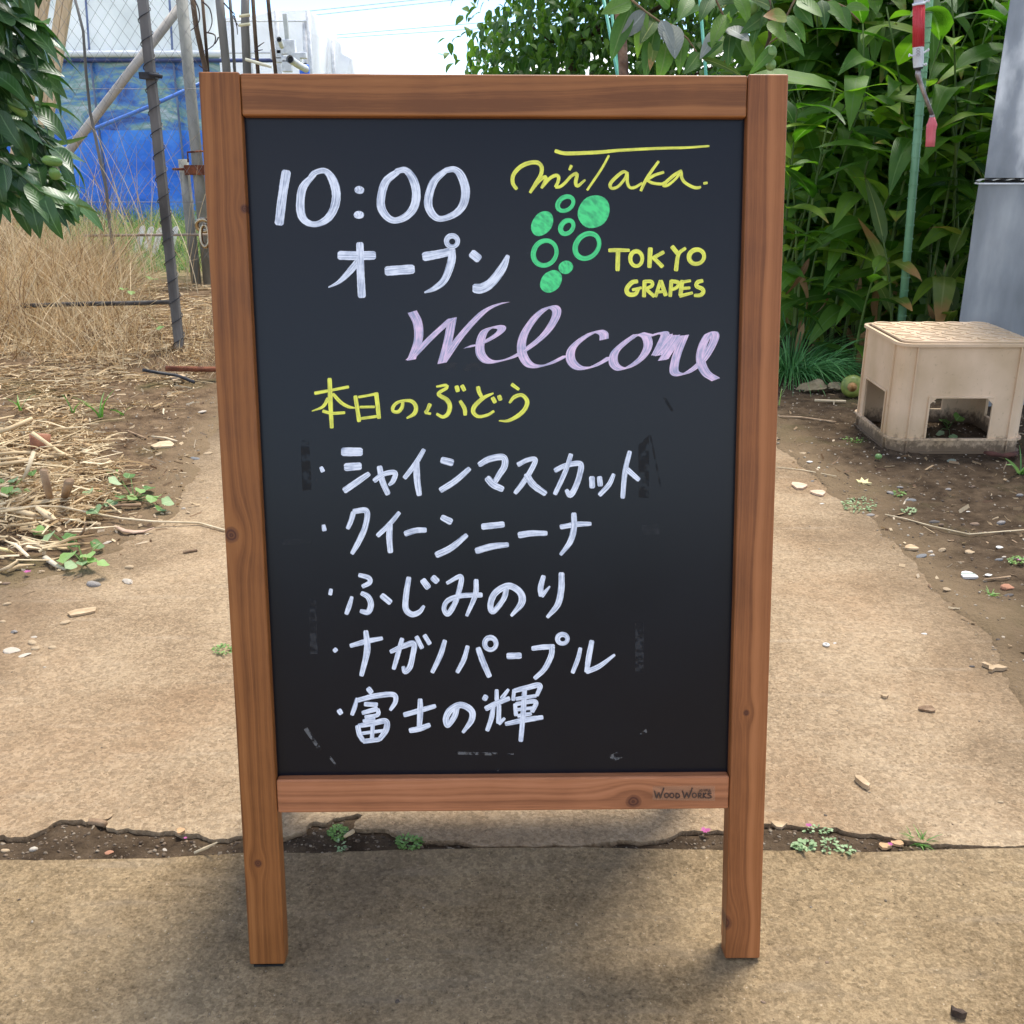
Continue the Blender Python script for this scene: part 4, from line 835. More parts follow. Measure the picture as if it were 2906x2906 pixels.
# pale timber posts
for (t0, f0), lab in ((((124, -30), (20, 600)), 'pale new timber post behind the citrus leaves, left one of two'), (((188, -30), (108, 455)), 'pale new timber post in front of the tarpaulin, right one of two')):
    Y = 7.6; a = gy(*t0, Y); b = gy(*f0, Y); d = (a - b); bz = float(top_z(b.x, b.y)); b = a - d * ((a.z - bz) / d.z)
    o = thing('timber_post', lab, 'timber post', b)
    for s in (-1, 1):
        m = MB(); m.tube([Vector((s * .024, 0, -.05)), a - b + Vector((s * .024, 0, 0))], .031, 4, phase=math.pi / 4); m.build('board', m_pine, o, bevel=.003)
# wire netting between the posts
net = thing('wire_netting', 'fine diagonal wire netting hung between the fence posts', 'netting', (gy(560, 800, 6.9).x, 6.9, 0))
m_wire = noisy('galvanised_wire', (.16, .15, .14), (.30, .29, .28), 30, .6, 0)
m = MB(); x0, x1, z0, z1 = gy(110, 300, 6.9).x, gy(575, 300, 6.9).x, .25, 2.35
Nn = 46; P2 = .075
def seg(p, q, rad=.0011): m.tube([Vector(p) - net.location, Vector(q) - net.location], rad, 3, cap=False)
k = x0 - (z1 - z0)
while k < x1 + (z1 - z0):
    for s in (1, -1):
        A = (k, z0); B = (k + s * (z1 - z0) * .75, z1); pa = []
        for f in (0, 1):
            pass
        t0, t1 = 0.0, 1.0; dx = B[0] - A[0]
        if dx != 0:
            ta, tb = sorted(((x0 - A[0]) / dx, (x1 - A[0]) / dx)); t0, t1 = max(t0, ta), min(t1, tb)
        if t0 < t1:
            sag = .02 * math.sin(k * 7)
            seg((A[0] + dx * t0, 6.9 + sag, z0 + (z1 - z0) * t0), (A[0] + dx * t1, 6.9 - sag, z0 + (z1 - z0) * t1))
    k += P2
o_ = m.build('wire_mesh', m_wire, net); o_['kind'] = 'stuff'
m = MB(); [seg((x0 - .5, 6.9, z), (x1 + .2, 6.9, z), .002) for z in (.62, 1.28, 2.33)]; m.build('line_wire', m_wire, net)
m = MB(); m.tube([gy(240, 669, 6.9) - net.location, gy(430, 667, 6.9) - net.location, gy(625, 666, 6.9) - net.location], .0085, 7); m.build('bottom_rail', noisy('rail_pipe', (.20, .15, .11), (.36, .29, .22), 14, .7, .2), net, smooth=True)
# trunks and poles behind the top left corner of the sign
G1 = 'bare poles and vine trunks behind the sign'
for top, foot, w, lab, nm, cat, cr, mt in (((543, -30), (585, 230), 15, 'dark crooked thin trunk, first right of the tall grey post', 'vine_trunk', 'trunk', .03, m_bark), ((572, -30), (592, 230), 9, 'thin brown stick right of the dark crooked trunk', 'pole', 'pole', .01, m_bark),
     ((620, -30), (645, 230), 24, 'thickest grey trunk behind the left end of the top rail', 'vine_trunk', 'trunk', .03, m_grey), ((650, -30), (668, 230), 9, 'thin grey pole touching the thickest trunk', 'pole', 'pole', .02, m_grey),
     ((696, -30), (704, 230), 24, 'wide grey post with brass coloured clips behind the top rail', 'vine_trunk', 'trunk', .02, m_grey), ((716, -30), (735, 230), 11, 'thin dark pole against the clipped grey post', 'pole', 'pole', .01, m_bark),
     ((758, -30), (785, 230), 11, 'rightmost bare brown pole, standing apart', 'pole', 'pole', .005, m_bark)):
    o = upright(nm, lab, cat, top, foot, 8.0 + .03 * (top[0] % 7), w, mt, group=None, crook=cr)[0]
    if 'clips' in lab:
        for (x, y) in ((693, 44), (693, 70)):
            c = gy(x, y, 7.88) - o.location; m = MB(); m.tube([c + Vector((-.035, 0, -.004)), c + Vector((.04, 0, .004))], .011, 6); m.build('clip', noisy('straw_brass', (.6, .55, .35), (.8, .75, .5), 20, .5, 0), o)
o = thing('broken_cane', 'short pale cane lying slantwise above the top rail', 'cane', gy(700, 170, 7.8)); m = MB(); ptube(m, [(696, 168), (722, 176), (742, 182), (770, 190)], 7.8, [8, 9, 9, 7], 7)
for v in m.v: v -= o.location
m.build('cane', noisy('pale_cane', (.6, .56, .40), (.8, .78, .6), 20, .5, 0), o)
o = thing('dry_vine', 'thin dark curling vine tendrils hanging between the bare poles', 'vine', gy(590, 100, 7.9))
for pts in ([(552, 0), (563, 25), (566, 55), (555, 75), (540, 88), (535, 100)], [(575, 5), (595, 25), (602, 60), (595, 85), (585, 95)], [(585, 92), (610, 100), (608, 125), (590, 140), (575, 146)], [(635, 8), (655, 30), (665, 40), (662, 50), (678, 75)], [(665, 45), (672, 75), (674, 98)],
            [(725, 138), (738, 128), (750, 120)], [(722, 146), (735, 143), (746, 141)], [(565, 185), (578, 195), (590, 200)], [(620, 105), (614, 118), (610, 125)]):
    m = MB(); P = [gy(x, y, 7.9) - o.location for x, y in pts]; Q = resample([tuple(p) for p in P], .02) if False else P
    S2 = [];
    for i in range(len(P) - 1):
        p0, p1, p2, p3 = P[max(0, i - 1)], P[i], P[i + 1], P[min(len(P) - 1, i + 2)]
        for j in range(4): s = j / 4; S2.append(.5 * ((2 * p1) + (p2 - p0) * s + (2 * p0 - 5 * p1 + 4 * p2 - p3) * s * s + (3 * p1 - p0 - 3 * p2 + p3) * s ** 3))
    m.tube(S2 + [P[-1]], [.0055 * (1 - .6 * i / len(S2)) for i in range(len(S2) + 1)], 5); m.build('tendril', noisy('dark_vine', (.03, .02, .022), (.08, .05, .05), 30, .8, 0), o)
# open-ended pipes beyond
m_zinc = noisy('zinc_pipe', (.55, .56, .58), (.75, .76, .78), 20, .4, .05)
for pts, w, lab in (([(868, 196), (846, 184), (823, 168)], 19, 'open-ended grey pipe pointing at the viewer just above the top rail'), ([(800, 132), (792, 112)], 13, 'small open pipe end standing up in front of the white sheeting')):
    o = thing('pipe_end', lab, 'pipe', gy(*pts[-1], 9.6)); m = MB()
    Ys = [10.1, 9.8, 9.5][:len(pts)]; P = [gy(x, y, Y) - o.location for (x, y), Y in zip(pts, Ys)]; r = w * 9.6 / FPX / 2
    m.tube(P, r, 14, cap=False); d = (P[-1] - P[-2]).normalized(); m.tube([P[-1], P[-2].lerp(P[-1], .3)], [r * .82, r * .8], 14, cap=False); m.build('pipe_wall', m_zinc, o, smooth=True)
    m = MB(); m.tube([P[-1] - d * .03, P[-1] - d * .031], r * .84, 14); m.build('pipe_bore', m_black, o)
    m = MB(); m.tube([P[-1] * 1.0, P[-1] - d * .02], [r * 1.06, r * 1.06], 14, cap=False); m.build('pipe_rim', m_zinc, o)
o = thing('gutter_post', 'pale grey square downpipe with brackets in front of the white sheeting', 'downpipe', gy(815, 150, 12)); m = MB()
ptube(m, [(808, 40), (816, 118)], 12, 16, 4, phase=math.pi / 4)
for v in m.v: v -= o.location
m.build('downpipe', noisy('pale_grey_paint', (.45, .46, .43), (.58, .59, .56), 10, .6, 0), o)
m = MB(); c = gy(812, 140, 12) - o.location
for (dx, dz, sx, sz) in ((0, .02, .10, .07), (-.10, -.05, .06, .05), (.12, -.06, .09, .03), (.02, -.10, .13, .03), (.0, -.16, .05, .06)): m.box((c.x + dx - sx, -.05, c.z + dz - sz), (c.x + dx + sx, .05, c.z + dz + sz))
m.build('bracket', m_zinc, o, bevel=.01)
o = thing('blue_drum', 'small bright blue plastic drum showing above the top rail', 'drum', gy(868, 260, 11)); m = MB(); c0 = gy(868, 183, 11) - o.location
m.tube([(0, 0, -.3), (0, 0, c0.z - .02), (0, 0, c0.z)], [.05, .05, .042], 18); m.build('drum_body', noisy('drum_blue', (.02, .12, .55), (.03, .18, .7), 6, .4, 0), o, smooth=True); 
m = MB(); m.tube([(0, 0, c0.z), (0, 0, c0.z + .012)], .03, 14); m.build('lid', m_black, o)
# greenhouse with blue sheeting
GY0 = 13.0
gh = thing('greenhouse', 'greenhouse clad in blue tarpaulin below and cloudy plastic film above', 'greenhouse', (gy(300, 560, GY0).x, GY0, 0))
gx0, gx1 = gy(-500, 300, GY0).x, gy(640, 100, GY0).x
def wavy(name, xa, xb, z0, z1, mat, amp, y=GY0, nx=120, nz=14, seed=0, fx=2.2, lean=0):
    xs_ = np.linspace(xa, xb, nx); zs = np.linspace(z0, z1, nz); X, Z = np.meshgrid(xs_, zs)
    Yv = y + amp * fbm(X, Z * .5, fx, seed, 4) + lean * (Z - z0); V = np.stack([X.ravel() - gh.location.x, Yv.ravel() - gh.location.y, Z.ravel()], 1)
    i = np.arange(nx * nz).reshape(nz, nx); F = np.stack([i[:-1, :-1].ravel(), i[:-1, 1:].ravel(), i[1:, 1:].ravel(), i[1:, :-1].ravel()], 1)
    me = np_mesh(V, F, name); me.polygons.foreach_set('use_smooth', [True] * len(me.polygons)); return link(name, me, mat, gh)
m_tarp = noisy('blue_tarp', (.02, .15, .70), (.06, .28, .88), 2.5, .45, .6, 12, spec=.5, bdist=.03, c3=(.03, .20, .80))
wavy('blue_sheet', gx0, gx1 - .3, -.02, 1.06, m_tarp, .05, seed=3)
m, t, p = base_mat('film_low_painted_reflections', .3, .5); L = t.links.new; tc = N(t, 'ShaderNodeTexCoord'); mp = N(t, 'ShaderNodeMapping'); mp.inputs['Scale'].default_value = (.8, 1, 1.9); L(tc.outputs['Object'], mp.inputs[0])
n = N(t, 'ShaderNodeTexNoise'); n.inputs['Scale'].default_value = 2.3; n.inputs['Detail'].default_value = 9; n.inputs['Roughness'].default_value = .66; n.inputs['Distortion'].default_value = .8; L(mp.outputs[0], n.inputs['Vector'])
r = N(t, 'ShaderNodeValToRGB'); el = r.color_ramp.elements; el[0].position = .34; el[0].color = (.02, .06, .26, 1); el[1].position = .70; el[1].color = (.80, .83, .84, 1)
for pz, cc in ((.42, (.04, .16, .52)), (.48, (.10, .26, .50)), (.53, (.22, .38, .34)), (.60, (.46, .55, .62))): e = el.new(pz); e.color = (*cc, 1)  # green and white blotches: reflections of plants painted into the film colour
L(n.outputs[0], r.inputs[0]); L(r.outputs[0], p.inputs['Base Color']); m_film_low = m
wavy('film_panel', gx0, gx1 - .1, 1.05, 1.86, m_film_low, .04, seed=5, y=GY0 + .02)
m_film = noisy('cloudy_film', (.62, .64, .62), (.90, .91, .90), 1.6, .35, .4, 9, spec=.5, transl=.35, c3=(.78, .80, .78), bdist=.03)
wavy('upper_film', gx0, gx1, 1.86, 2.75, m_film, .04, seed=8, lean=.18)
wavy('roof_film', gx0, gx1, 2.74, 3.6, m_film, .05, seed=9, y=GY0 + .16, lean=1.4)
m = MB()
for z, rr in ((1.87, .04),): m.tube([(gx0 - gh.location.x, -.07, z), (gx1 - gh.location.x, -.07, z)], rr, 8)
m.build('white_rail', noisy('white_pipe', (.7, .72, .74), (.85, .86, .88), 5, .4, 0), gh, smooth=True)
m = MB(); m.tube([(gx0 - gh.location.x, -.07, 1.80), (gx1 + .7 - gh.location.x, -.07, 1.80)], .022, 8); m.build('dark_rail', noisy('dark_blue_pipe', (.03, .04, .12), (.06, .08, .2), 5, .4, 0), gh, smooth=True)
for k in range(5):
    x = gx0 + (gx1 - gx0) * (k + .35) / 5 - gh.location.x; m = MB(); m.tube([(x, -.03, 0), (x, -.03, 1.86), (x, .1, 2.7), (x, 1.0, 3.4)], (.013), 6); m.build('hoop', noisy('dull_hoop', (.10, .14, .28), (.2, .25, .38), 6, .5, 0), gh, smooth=True)
# printed sheet scraps on the film
# white sheeted shed further right
m_white = noisy('white_sheeting', (.78, .79, .80), (.92, .93, .94), 1.2, .5, .6, 6, transl=.3, bdist=.05)
sh = thing('sheeted_shed', 'white plastic sheeted shed, overexposed, between the greenhouse and the sky', 'shed', (gy(850, 200, 16).x, 16, 0))
def quad_sheet(name, pts, Y, mat, par, dep=.6, amp=.05):
    P = [gy(x, y, Y) for x, y in pts]; bot = min(p.z for p in P); n = 18; V = []; F = []
    m = MB(); vs = [p - par.location for p in P]; bk = [p - par.location + Vector((0, dep, 0)) for p in P]; k = len(vs)
    m.add(vs + bk, [tuple(range(k))[::-1], tuple(range(k, 2 * k))] + [(i, (i + 1) % k, k + (i + 1) % k, k + i) for i in range(k)])
    o = m.build(name, mat, par); bm = bmesh.new(); bm.from_mesh(o.data); bmesh.ops.recalc_face_normals(bm, faces=bm.faces); bmesh.ops.triangulate(bm, faces=bm.faces); bmesh.ops.subdivide_edges(bm, edges=bm.edges, cuts=4, use_grid_fill=True)
    for v in bm.verts: v.co.y += amp * mnoise.noise(v.co * 2.5)
    bm.to_mesh(o.data); bm.free(); o.data.polygons.foreach_set('use_smooth', [True] * len(o.data.polygons)); return o
quad_sheet('sheet_panel', [(600, 400), (600, 52), (700, 48), (780, 30), (866, 28), (884, 34), (896, 100), (896, 400)], 16, m_white, sh, 2)
quad_sheet('sheet_panel', [(880, 400), (880, 104), (938, 104), (962, 118), (966, 150), (1000, 168), (1006, 400)], 17, m_white, sh, 2)
for x, y0, y1 in ((700, 50, 400), (782, 32, 400), (862, 60, 400), (872, 30, 400), (942, 106, 400), (905, 104, 400)):
    m = MB(); Yq = 15.9 if x < 890 else 16.9; P = [gy(x, y0, Yq), gy(x + 6, y1, Yq)]; P[1].x = P[0].x; m.tube([q - sh.location for q in P], .03, 6); m.build('frame_pipe', m_zinc, sh, smooth=True)
m = MB()
for y in (60, 150): m.tube([gy(640, y, 15.85) - sh.location, gy(870, y, 15.85) - sh.location], .012, 5)
m.build('cross_pipe', m_zinc, sh)
# overhead wires
m_cable = noisy('cable', (.25, .28, .32), (.3, .33, .36), 5, .6, 0)
for i, (y0, y1, lab) in enumerate(((31, 5, 'topmost'), (42, 17, 'second from top'), (102, 48, 'third from top'), (109, 68, 'lowest'))):
    x0 = 880 + i * 20; x1 = 1130 if i < 2 else 1560
    A = gy(x0 - 300, y0 + (y0 - y1) * 300 / (x1 - x0), 30); B = gy(2600, y0 + (y1 - y0) * (2600 - x0) / (x1 - x0), 30); C_m = A.lerp(B, .5)
    o = thing('overhead_cable', f'{lab} of the four thin overhead cables against the sky', 'cable', A); m = MB()
    m.tube([Vector((0, 0, 0)) + (B - A) * s - Vector((0, 0, .25 * 4 * s * (1 - s) * 0)) for s in (0, .25, .5, .75, 1)], .0085, 4); m.build('strand', m_cable, o)
# ground-level pieces on the left
def lying(name, label, cat, pts, w, mat, z=.012, n=7, group=None, part='stem', smooth=True, flat=1.0, taper=None):
    P = []
    for i, q in enumerate(pts):
        zz = q[2] if len(q) > 2 else z; g0 = gz(q[0], q[1], 0); zb = float(top_z(g0.x, g0.y)); P.append(gz(q[0], q[1], zb + zz))
    ws_ = w if isinstance(w, (list, tuple)) else [w] * len(P); o = thing(name, label, cat, P[0], group)
    rr = [ws_[i] * (P[i] - cam.location).length / FPX / 2 for i in range(len(P))]
    m = MB(); m.tube([p - P[0] for p in P], rr, n, flat=flat); m.build(part, mat, o, smooth=smooth); return o
o = lying('rusty_pipe', 'rusty brown pipe lying at the foot of the wired post', 'pipe', [(470, 1046, .025), (560, 1048, .025), (760, 1050, .025)], 15, m_rust, part='tube')
o = lying('irrigation_pipe', 'weathered black pipe running level through the dry weeds', 'pipe', [(150, 862, .03), (250, 864, .03), (330, 862, .03), (410, 861, .03), (478, 858, .03)], 14, noisy('old_black_pipe', (.03, .027, .025), (.11, .10, .09), 18, .8, .3), part='tube')
bpy.data.objects.remove(o.children[0]); bpy.data.objects.remove(o)
loose_pipe('irrigation_pipe', 'weathered black pipe running level through the dry weeds', 'pipe', [(60, 868), (250, 862), (350, 861), (488, 857)], 5.15, 13, noisy('old_black_pipe', (.05, .04, .034), (.17, .14, .11), 18, .85, .4))
lying('hose_piece', 'bent piece of black hose on the soil beside the rusty pipe', 'hose', [(405, 1050, .03), (450, 1058, .012), (500, 1065, .012), (530, 1076, .012), (551, 1085, .01)], 9, m_black, part='tube')
# white plant labels
G2 = 'white plant labels in the far bed'
for i, (x0, y0, x1, y1, lab) in enumerate(((406, 640, 390, 705, 'leftmost white plant label in the far bed'), (430, 643, 413, 710, 'second white plant label from the left in the far bed'), (455, 646, 440, 712, 'third white plant label, almost hidden by the wired post'), (500, 642, 484, 712, 'white plant label standing alone right of the wired post'))):
    Y = 9.4 + .05 * i; a = gy(x0, y0, Y); b = gy(x1, y1, Y); o = thing('plant_label', lab, 'plant label', b, G2); d = a - b; m = MB(); sx = .026
    n = 7; V = []; 
    prof = [(-sx, -.12)] + [(-sx, d.z - sx)] + [(sx * -math.cos(math.pi * k / n), d.z - sx + sx * math.sin(math.pi * k / n)) for k in range(1, n)] + [(sx, d.z - sx), (sx, -.12)]
    vs = [Vector((px_ + d.x * (z / d.z), 0, z)) for px_, z in prof]; k = len(vs); m.add(vs + [v + Vector((0, .006, 0)) for v in vs], [tuple(range(k))[::-1], tuple(range(k, 2 * k))] + [(i_, (i_ + 1) % k, k + (i_ + 1) % k, k + i_) for i_ in range(k)])
    ob = m.build('label_blade', noisy('white_label', (.78, .74, .72), (.88, .85, .84), 20, .5, 0), o); bm = bmesh.new(); bm.from_mesh(ob.data); bmesh.ops.recalc_face_normals(bm, faces=bm.faces); bm.to_mesh(ob.data); bm.free()
# thicket of dry weed stalks
STRAW = straw_mat('dry_stalks', [(.15, .085, .04), (.36, .24, .12), (.56, .43, .25), (.70, .58, .38), (.46, .29, .13)])
def rx_at(Y, px): return (px - 1453) / FPX * (Y * CP + .9 * SP)
K = 9500; yy = 4.55 + 3.3 * rng.random(K) ** .9; lo = rx_at(yy, -150); hi = rx_at(yy, 640) + .3 * 0; xx = lo + (hi - lo) * rng.random(K)
hmax = np.interp(yy, [4.5, 5.2, 6.0, 8.0], [.12, .42, .62, .62]); dens = fbm(xx, yy, 2.2, 3, 3)
hx = np.interp((xx - rx_at(yy, 0)) / (hi - rx_at(yy, 0)), [0, .42, .58, .68, 1], [1.0, .9, .6, .30, .25]); ln = hmax * hx * (.45 + .75 * rng.random(K)) * (1 + .4 * dens)
pxa = 1453 + xx / (yy * CP + .8 * SP) * FPX; keep = (dens > -.55) & ~((pxa > 365) & (yy > 5.5)); xx, yy, ln = xx[keep], yy[keep], ln[keep]; K = len(xx)
zz = ground_z(xx, yy) - .01; dr_ = np.stack([rng.normal(0, .35, K), rng.normal(0, .3, K), np.ones(K)], 1); bd = np.stack([rng.normal(0, .9, K), rng.normal(0, .7, K), -.35 * rng.random(K)], 1)
blades('dry_weeds', np.stack([xx, yy, zz], 1), dr_, np.maximum(ln, .06), (.0018 + .0042 * rng.random(K) ** 1.5), bd, STRAW, n=5)
# fallen straw between and in front of the stalks
K = 20000; yy = 2.75 + 4.4 * rng.random(K) ** 1.25; pxl = rng.random(K) ; hi_px = np.interp(yy, [2.7, 3.1, 3.6, 4.5, 7], [290, 330, 360, 560, 650]); xx = rx_at(yy, -120 + (hi_px + 120) * pxl ** 1.0)
ed = slab_inside(xx, yy); ds = fbm(xx, yy, 3, 12, 3); keep = (ed > .0) & (ds > -.35 + .5 * (yy < 4.0) * (xx > rx_at(yy, 230))); xx, yy = xx[keep], yy[keep]; K = len(xx)
ang = rng.random(K) * 6.283; tilt = np.abs(rng.normal(0, .16, K)); ln = .015 + .10 * rng.random(K) ** 2.2
blades('straw_litter', np.stack([xx, yy, ground_z(xx, yy) + .004 + .016 * rng.random(K)], 1), np.stack([np.cos(ang), np.sin(ang), tilt], 1), ln, .0018 + .0055 * rng.random(K) ** 2.5, np.stack([rng.normal(0, .22, K), rng.normal(0, .22, K), -1.5 * tilt], 1), STRAW, n=3, taper=False)
r5 = random.Random(21); m = MB()
for i in range(190):
    px, py = r5.uniform(-120, 250) , r5.uniform(1215, 1600); px += (1600 - py) * .1 * r5.random()
    if px > 330 - (py - 1215) * .35 + 40 * r5.random(): continue
    g = gz(px, py); z = float(top_z(g.x, g.y)); g = gz(px, py, z); a = r5.gauss(0, .55) + (math.pi if r5.random() < .5 else 0) if r5.random() < .7 else r5.uniform(0, 6.28); l = r5.uniform(.03, .15); d = Vector((math.cos(a), math.sin(a), r5.uniform(-.1, .28))) * l
    p0 = Vector((g.x, g.y, z + r5.uniform(.004, .03))); r0_ = r5.uniform(.0018, .0055); k_ = Vector((r5.uniform(-.02, .02), r5.uniform(-.02, .02), r5.uniform(-.006, .012)))
    m.tube([p0, p0 + d * .5 + k_, p0 + d], [r0_, r0_ * r5.uniform(.9, 1.3), r0_ * r5.uniform(.3, .9)], 6, flat=r5.uniform(.35, .9))
sl_ = m.build('stalk_litter', noisy('pale_stalk_litter', (.30, .20, .10), (.74, .61, .40), 7, .8, .4, 50, c3=(.56, .43, .25)), None); sl_['kind'] = 'stuff'
# far field: green and yellow grass
FG = straw_mat('field_grass_blades', [(.05, .12, .03), (.12, .24, .06), (.22, .34, .10), (.42, .40, .18), (.10, .22, .12)], .6, .3)
K = 26000; yy = 8.2 + 4.5 * rng.random(K); kf = np.arange(K) < 9000; yy = np.where(kf, yy, 6.2 + 9 * rng.random(K)); xx = np.where(kf, rx_at(yy, -100) + (rx_at(yy, 760) - rx_at(yy, -100)) * rng.random(K), rx_at(yy, 700) + (rx_at(yy, 2500) - rx_at(yy, 700)) * rng.random(K))
hh = (.10 + .26 * rng.random(K)) * np.interp(yy, [8, 10, 12.7], [.35, .8, 1.3]); blades('field_grass', np.stack([xx, yy, ground_z(xx, yy)], 1), np.stack([rng.normal(0, .3, K), rng.normal(0, .3, K), np.ones(K)], 1), hh, .004 + .006 * rng.random(K), np.stack([rng.normal(0, .8, K), rng.normal(0, .6, K), -.5 * rng.random(K)], 1), FG, n=4)
# tall thin bare stems in front of the tarpaulin
K = 90; yy = 6.2 + 1.6 * rng.random(K); pxs = rng.choice([150, 185, 215, 255, 300, 330, 380, 410, 520], K) + rng.normal(0, 14, K); xx = (pxs - 1453) / FPX * (yy * CP + .5 * SP)
blades('bare_stems', np.stack([xx, yy, ground_z(xx, yy)], 1), np.stack([rng.normal(0, .16, K), rng.normal(0, .1, K), np.ones(K)], 1), .6 + .65 * rng.random(K), .003 + .003 * rng.random(K), np.stack([rng.normal(0, .6, K), rng.normal(0, .4, K), 0 * rng.random(K)], 1), STRAW, n=7)
# ------------------------------------------------------------------ citrus tree at the left edge
ct = thing('citrus_tree', 'dark green citrus tree hanging in at the left edge with unripe fruit', 'tree', (gy(-190, 930, 4.6).x, 4.6, float(ground_z(gy(-190, 930, 4.6).x, 4.6))))
tb = ct.location; m = MB(); tp = [Vector((0, 0, -.05)), Vector((-.02, -.02, .25)), Vector((-.06, -.1, .55)), Vector((-.16, -.35, .95)), Vector((-.3, -.6, 1.4)), Vector((-.35, -.7, 1.9))]
m.tube(tp, [.04, .034, .03, .026, .02, .01], 10); m.build('trunk', m_bark, ct, smooth=True)
CT = [leaf_tpl(.118, .043, .5 + .15 * i, .22, 'ovate', 7, .02 * (i % 3), i) for i in range(6)] + [leaf_tpl(.095, .036, .9, .3, 'ovate', 7, .03, 9), leaf_tpl(.13, .046, -.3, .2, 'ovate', 7, .02, 11)]
edge = [(-60, 185), (60, 185), (140, 200), (230, 190), (300, 195), (380, 190), (430, 235), (490, 265), (540, 305), (575, 270), (610, 190), (640, 130)]
def ct_edge(y):
    for (y0, x0), (y1, x1) in zip(edge[:-1], edge[1:]):
        if y0 <= y <= y1: return x0 + (x1 - x0) * (y - y0) / (y1 - y0)
    return 60
sp = []; twigs = []
rs = random.Random(3)
for i in range(95):
    y = rs.uniform(-250, 590); e = ct_edge(max(-60, y)) - 62; x = e - abs(rs.gauss(0, 1)) * 150 - rs.random() * 14; Y = rs.uniform(2.9, 4.2) if x < 40 else rs.uniform(2.85, 3.5)
    tip = gy(x, y, Y); rt = tip + Vector((-rs.uniform(.14, .26), rs.uniform(-.02, .15), rs.uniform(.02, .16))); twigs.append((rt, tip))
    for k in range(7):
        s = (k + 1) / 7; q = rt.lerp(tip, s); a = k * 2.4 + i; out = (tip - rt).normalized() * .8 + Vector((math.cos(a) * .6, math.sin(a) * .7, .45 * math.sin(a * 1.7))) + Vector((.25, -.15, -.22))
        sp.append(basis(q, out, Vector((rs.uniform(-.5, .3), rs.uniform(-.7, .3), 1)), rs.uniform(.85, 1.25)))
leaves(ct, sp, CT, GREEN_LEAF, 300)
m = MB()
for rt, tip in twigs: m.tube([rt - tb, (rt.lerp(tip, .5)) - tb + Vector((0, 0, .012)), tip - tb], [.004, .003, .0015], 5)
ob = m.build('twigs', noisy('green_twig', (.06, .10, .03), (.12, .15, .06), 20, .7, 0), ct); ob['kind'] = 'stuff'
for i, (rt, tip) in enumerate(twigs[::6]): 
    m = MB(); mid = (tp[3] + tb).lerp(rt, .5) + Vector((0, 0, .1)); m.tube([tp[3 + i % 2], mid - tb, rt - tb], [.02, .012, .005], 7); m.build('branch', m_bark, ct, smooth=True)
m_cf = noisy('green_citrus_skin', (.10, .20, .04), (.20, .33, .08), 8, .35, .15, 140, spec=.5)
for (x0, y0, x1, y1, w) in ((22, 280, 76, 330, 30), (80, 576, 112, 632, 34), (118, 452, 178, 462, 28), (150, 480, 160, 505, 30)):
    a, b = gy(x0, y0, 2.95), gy(x1, y1, 2.98); d = (b - a); rr = w * 3.0 / FPX / 2; P = [a + d * s for s in (0, .06, .2, .45, .7, .88, .97, 1)]; m = MB()
    m.tube([p - tb for p in P], [rr * k for k in (.15, .5, .85, 1, .97, .7, .35, .08)], 14); m.build('fruit', m_cf, ct, smooth=True)
# ------------------------------------------------------------------ right side: leafy thicket, trees, pole, crank, sheet metal, crate
GING = leaf_mat('ginger_leaf', (.034, .105, .012), (.125, .26, .032), (.32, .46, .068), (.15, .26, .07), tip=.92, tipc=(.30, .17, .05), veins=16, rough=.45, transl=.48)
GING_Y = leaf_mat('yellowing_leaf', (.05, .10, .015), (.13, .20, .03), (.30, .30, .05), (.30, .33, .10), tip=.55, tipc=(.38, .21, .07), veins=16, rough=.4, transl=.3)
DRYL = leaf_mat('withered_leaf', (.16, .085, .035), (.34, .20, .09), (.48, .32, .17), (.35, .22, .10), veins=12, rough=.7, transl=.2)
PERS = leaf_mat('persimmon_leaf', (.035, .095, .018), (.080, .180, .028), (.17, .29, .045), (.15, .22, .07), veins=5, rough=.5, transl=.4)
GREYL = leaf_mat('pale_leaf_underside', (.16, .18, .15), (.24, .26, .23), (.33, .35, .31), (.36, .38, .33), veins=5, rough=.6, transl=.12)
m_gstem = noisy('green_stem', (.05, .10, .02), (.13, .20, .05), 12, .6, .1, objrand=.2)
GT = [leaf_tpl(.37, .092, .7, .18, 'lance', 8, .05, 1, .3), leaf_tpl(.38, .098, 1.1, .2, 'lance', 9, .04, 2, -.4), leaf_tpl(.34, .068, .35, .2, 'lance', 7, .03, 3), leaf_tpl(.34, .090, 1.6, .15, 'lance', 9, .05, 4, .5), leaf_tpl(.25, .070, .9, .25, 'lance', 8, .06, 5, -.2)]
rs = random.Random(11)
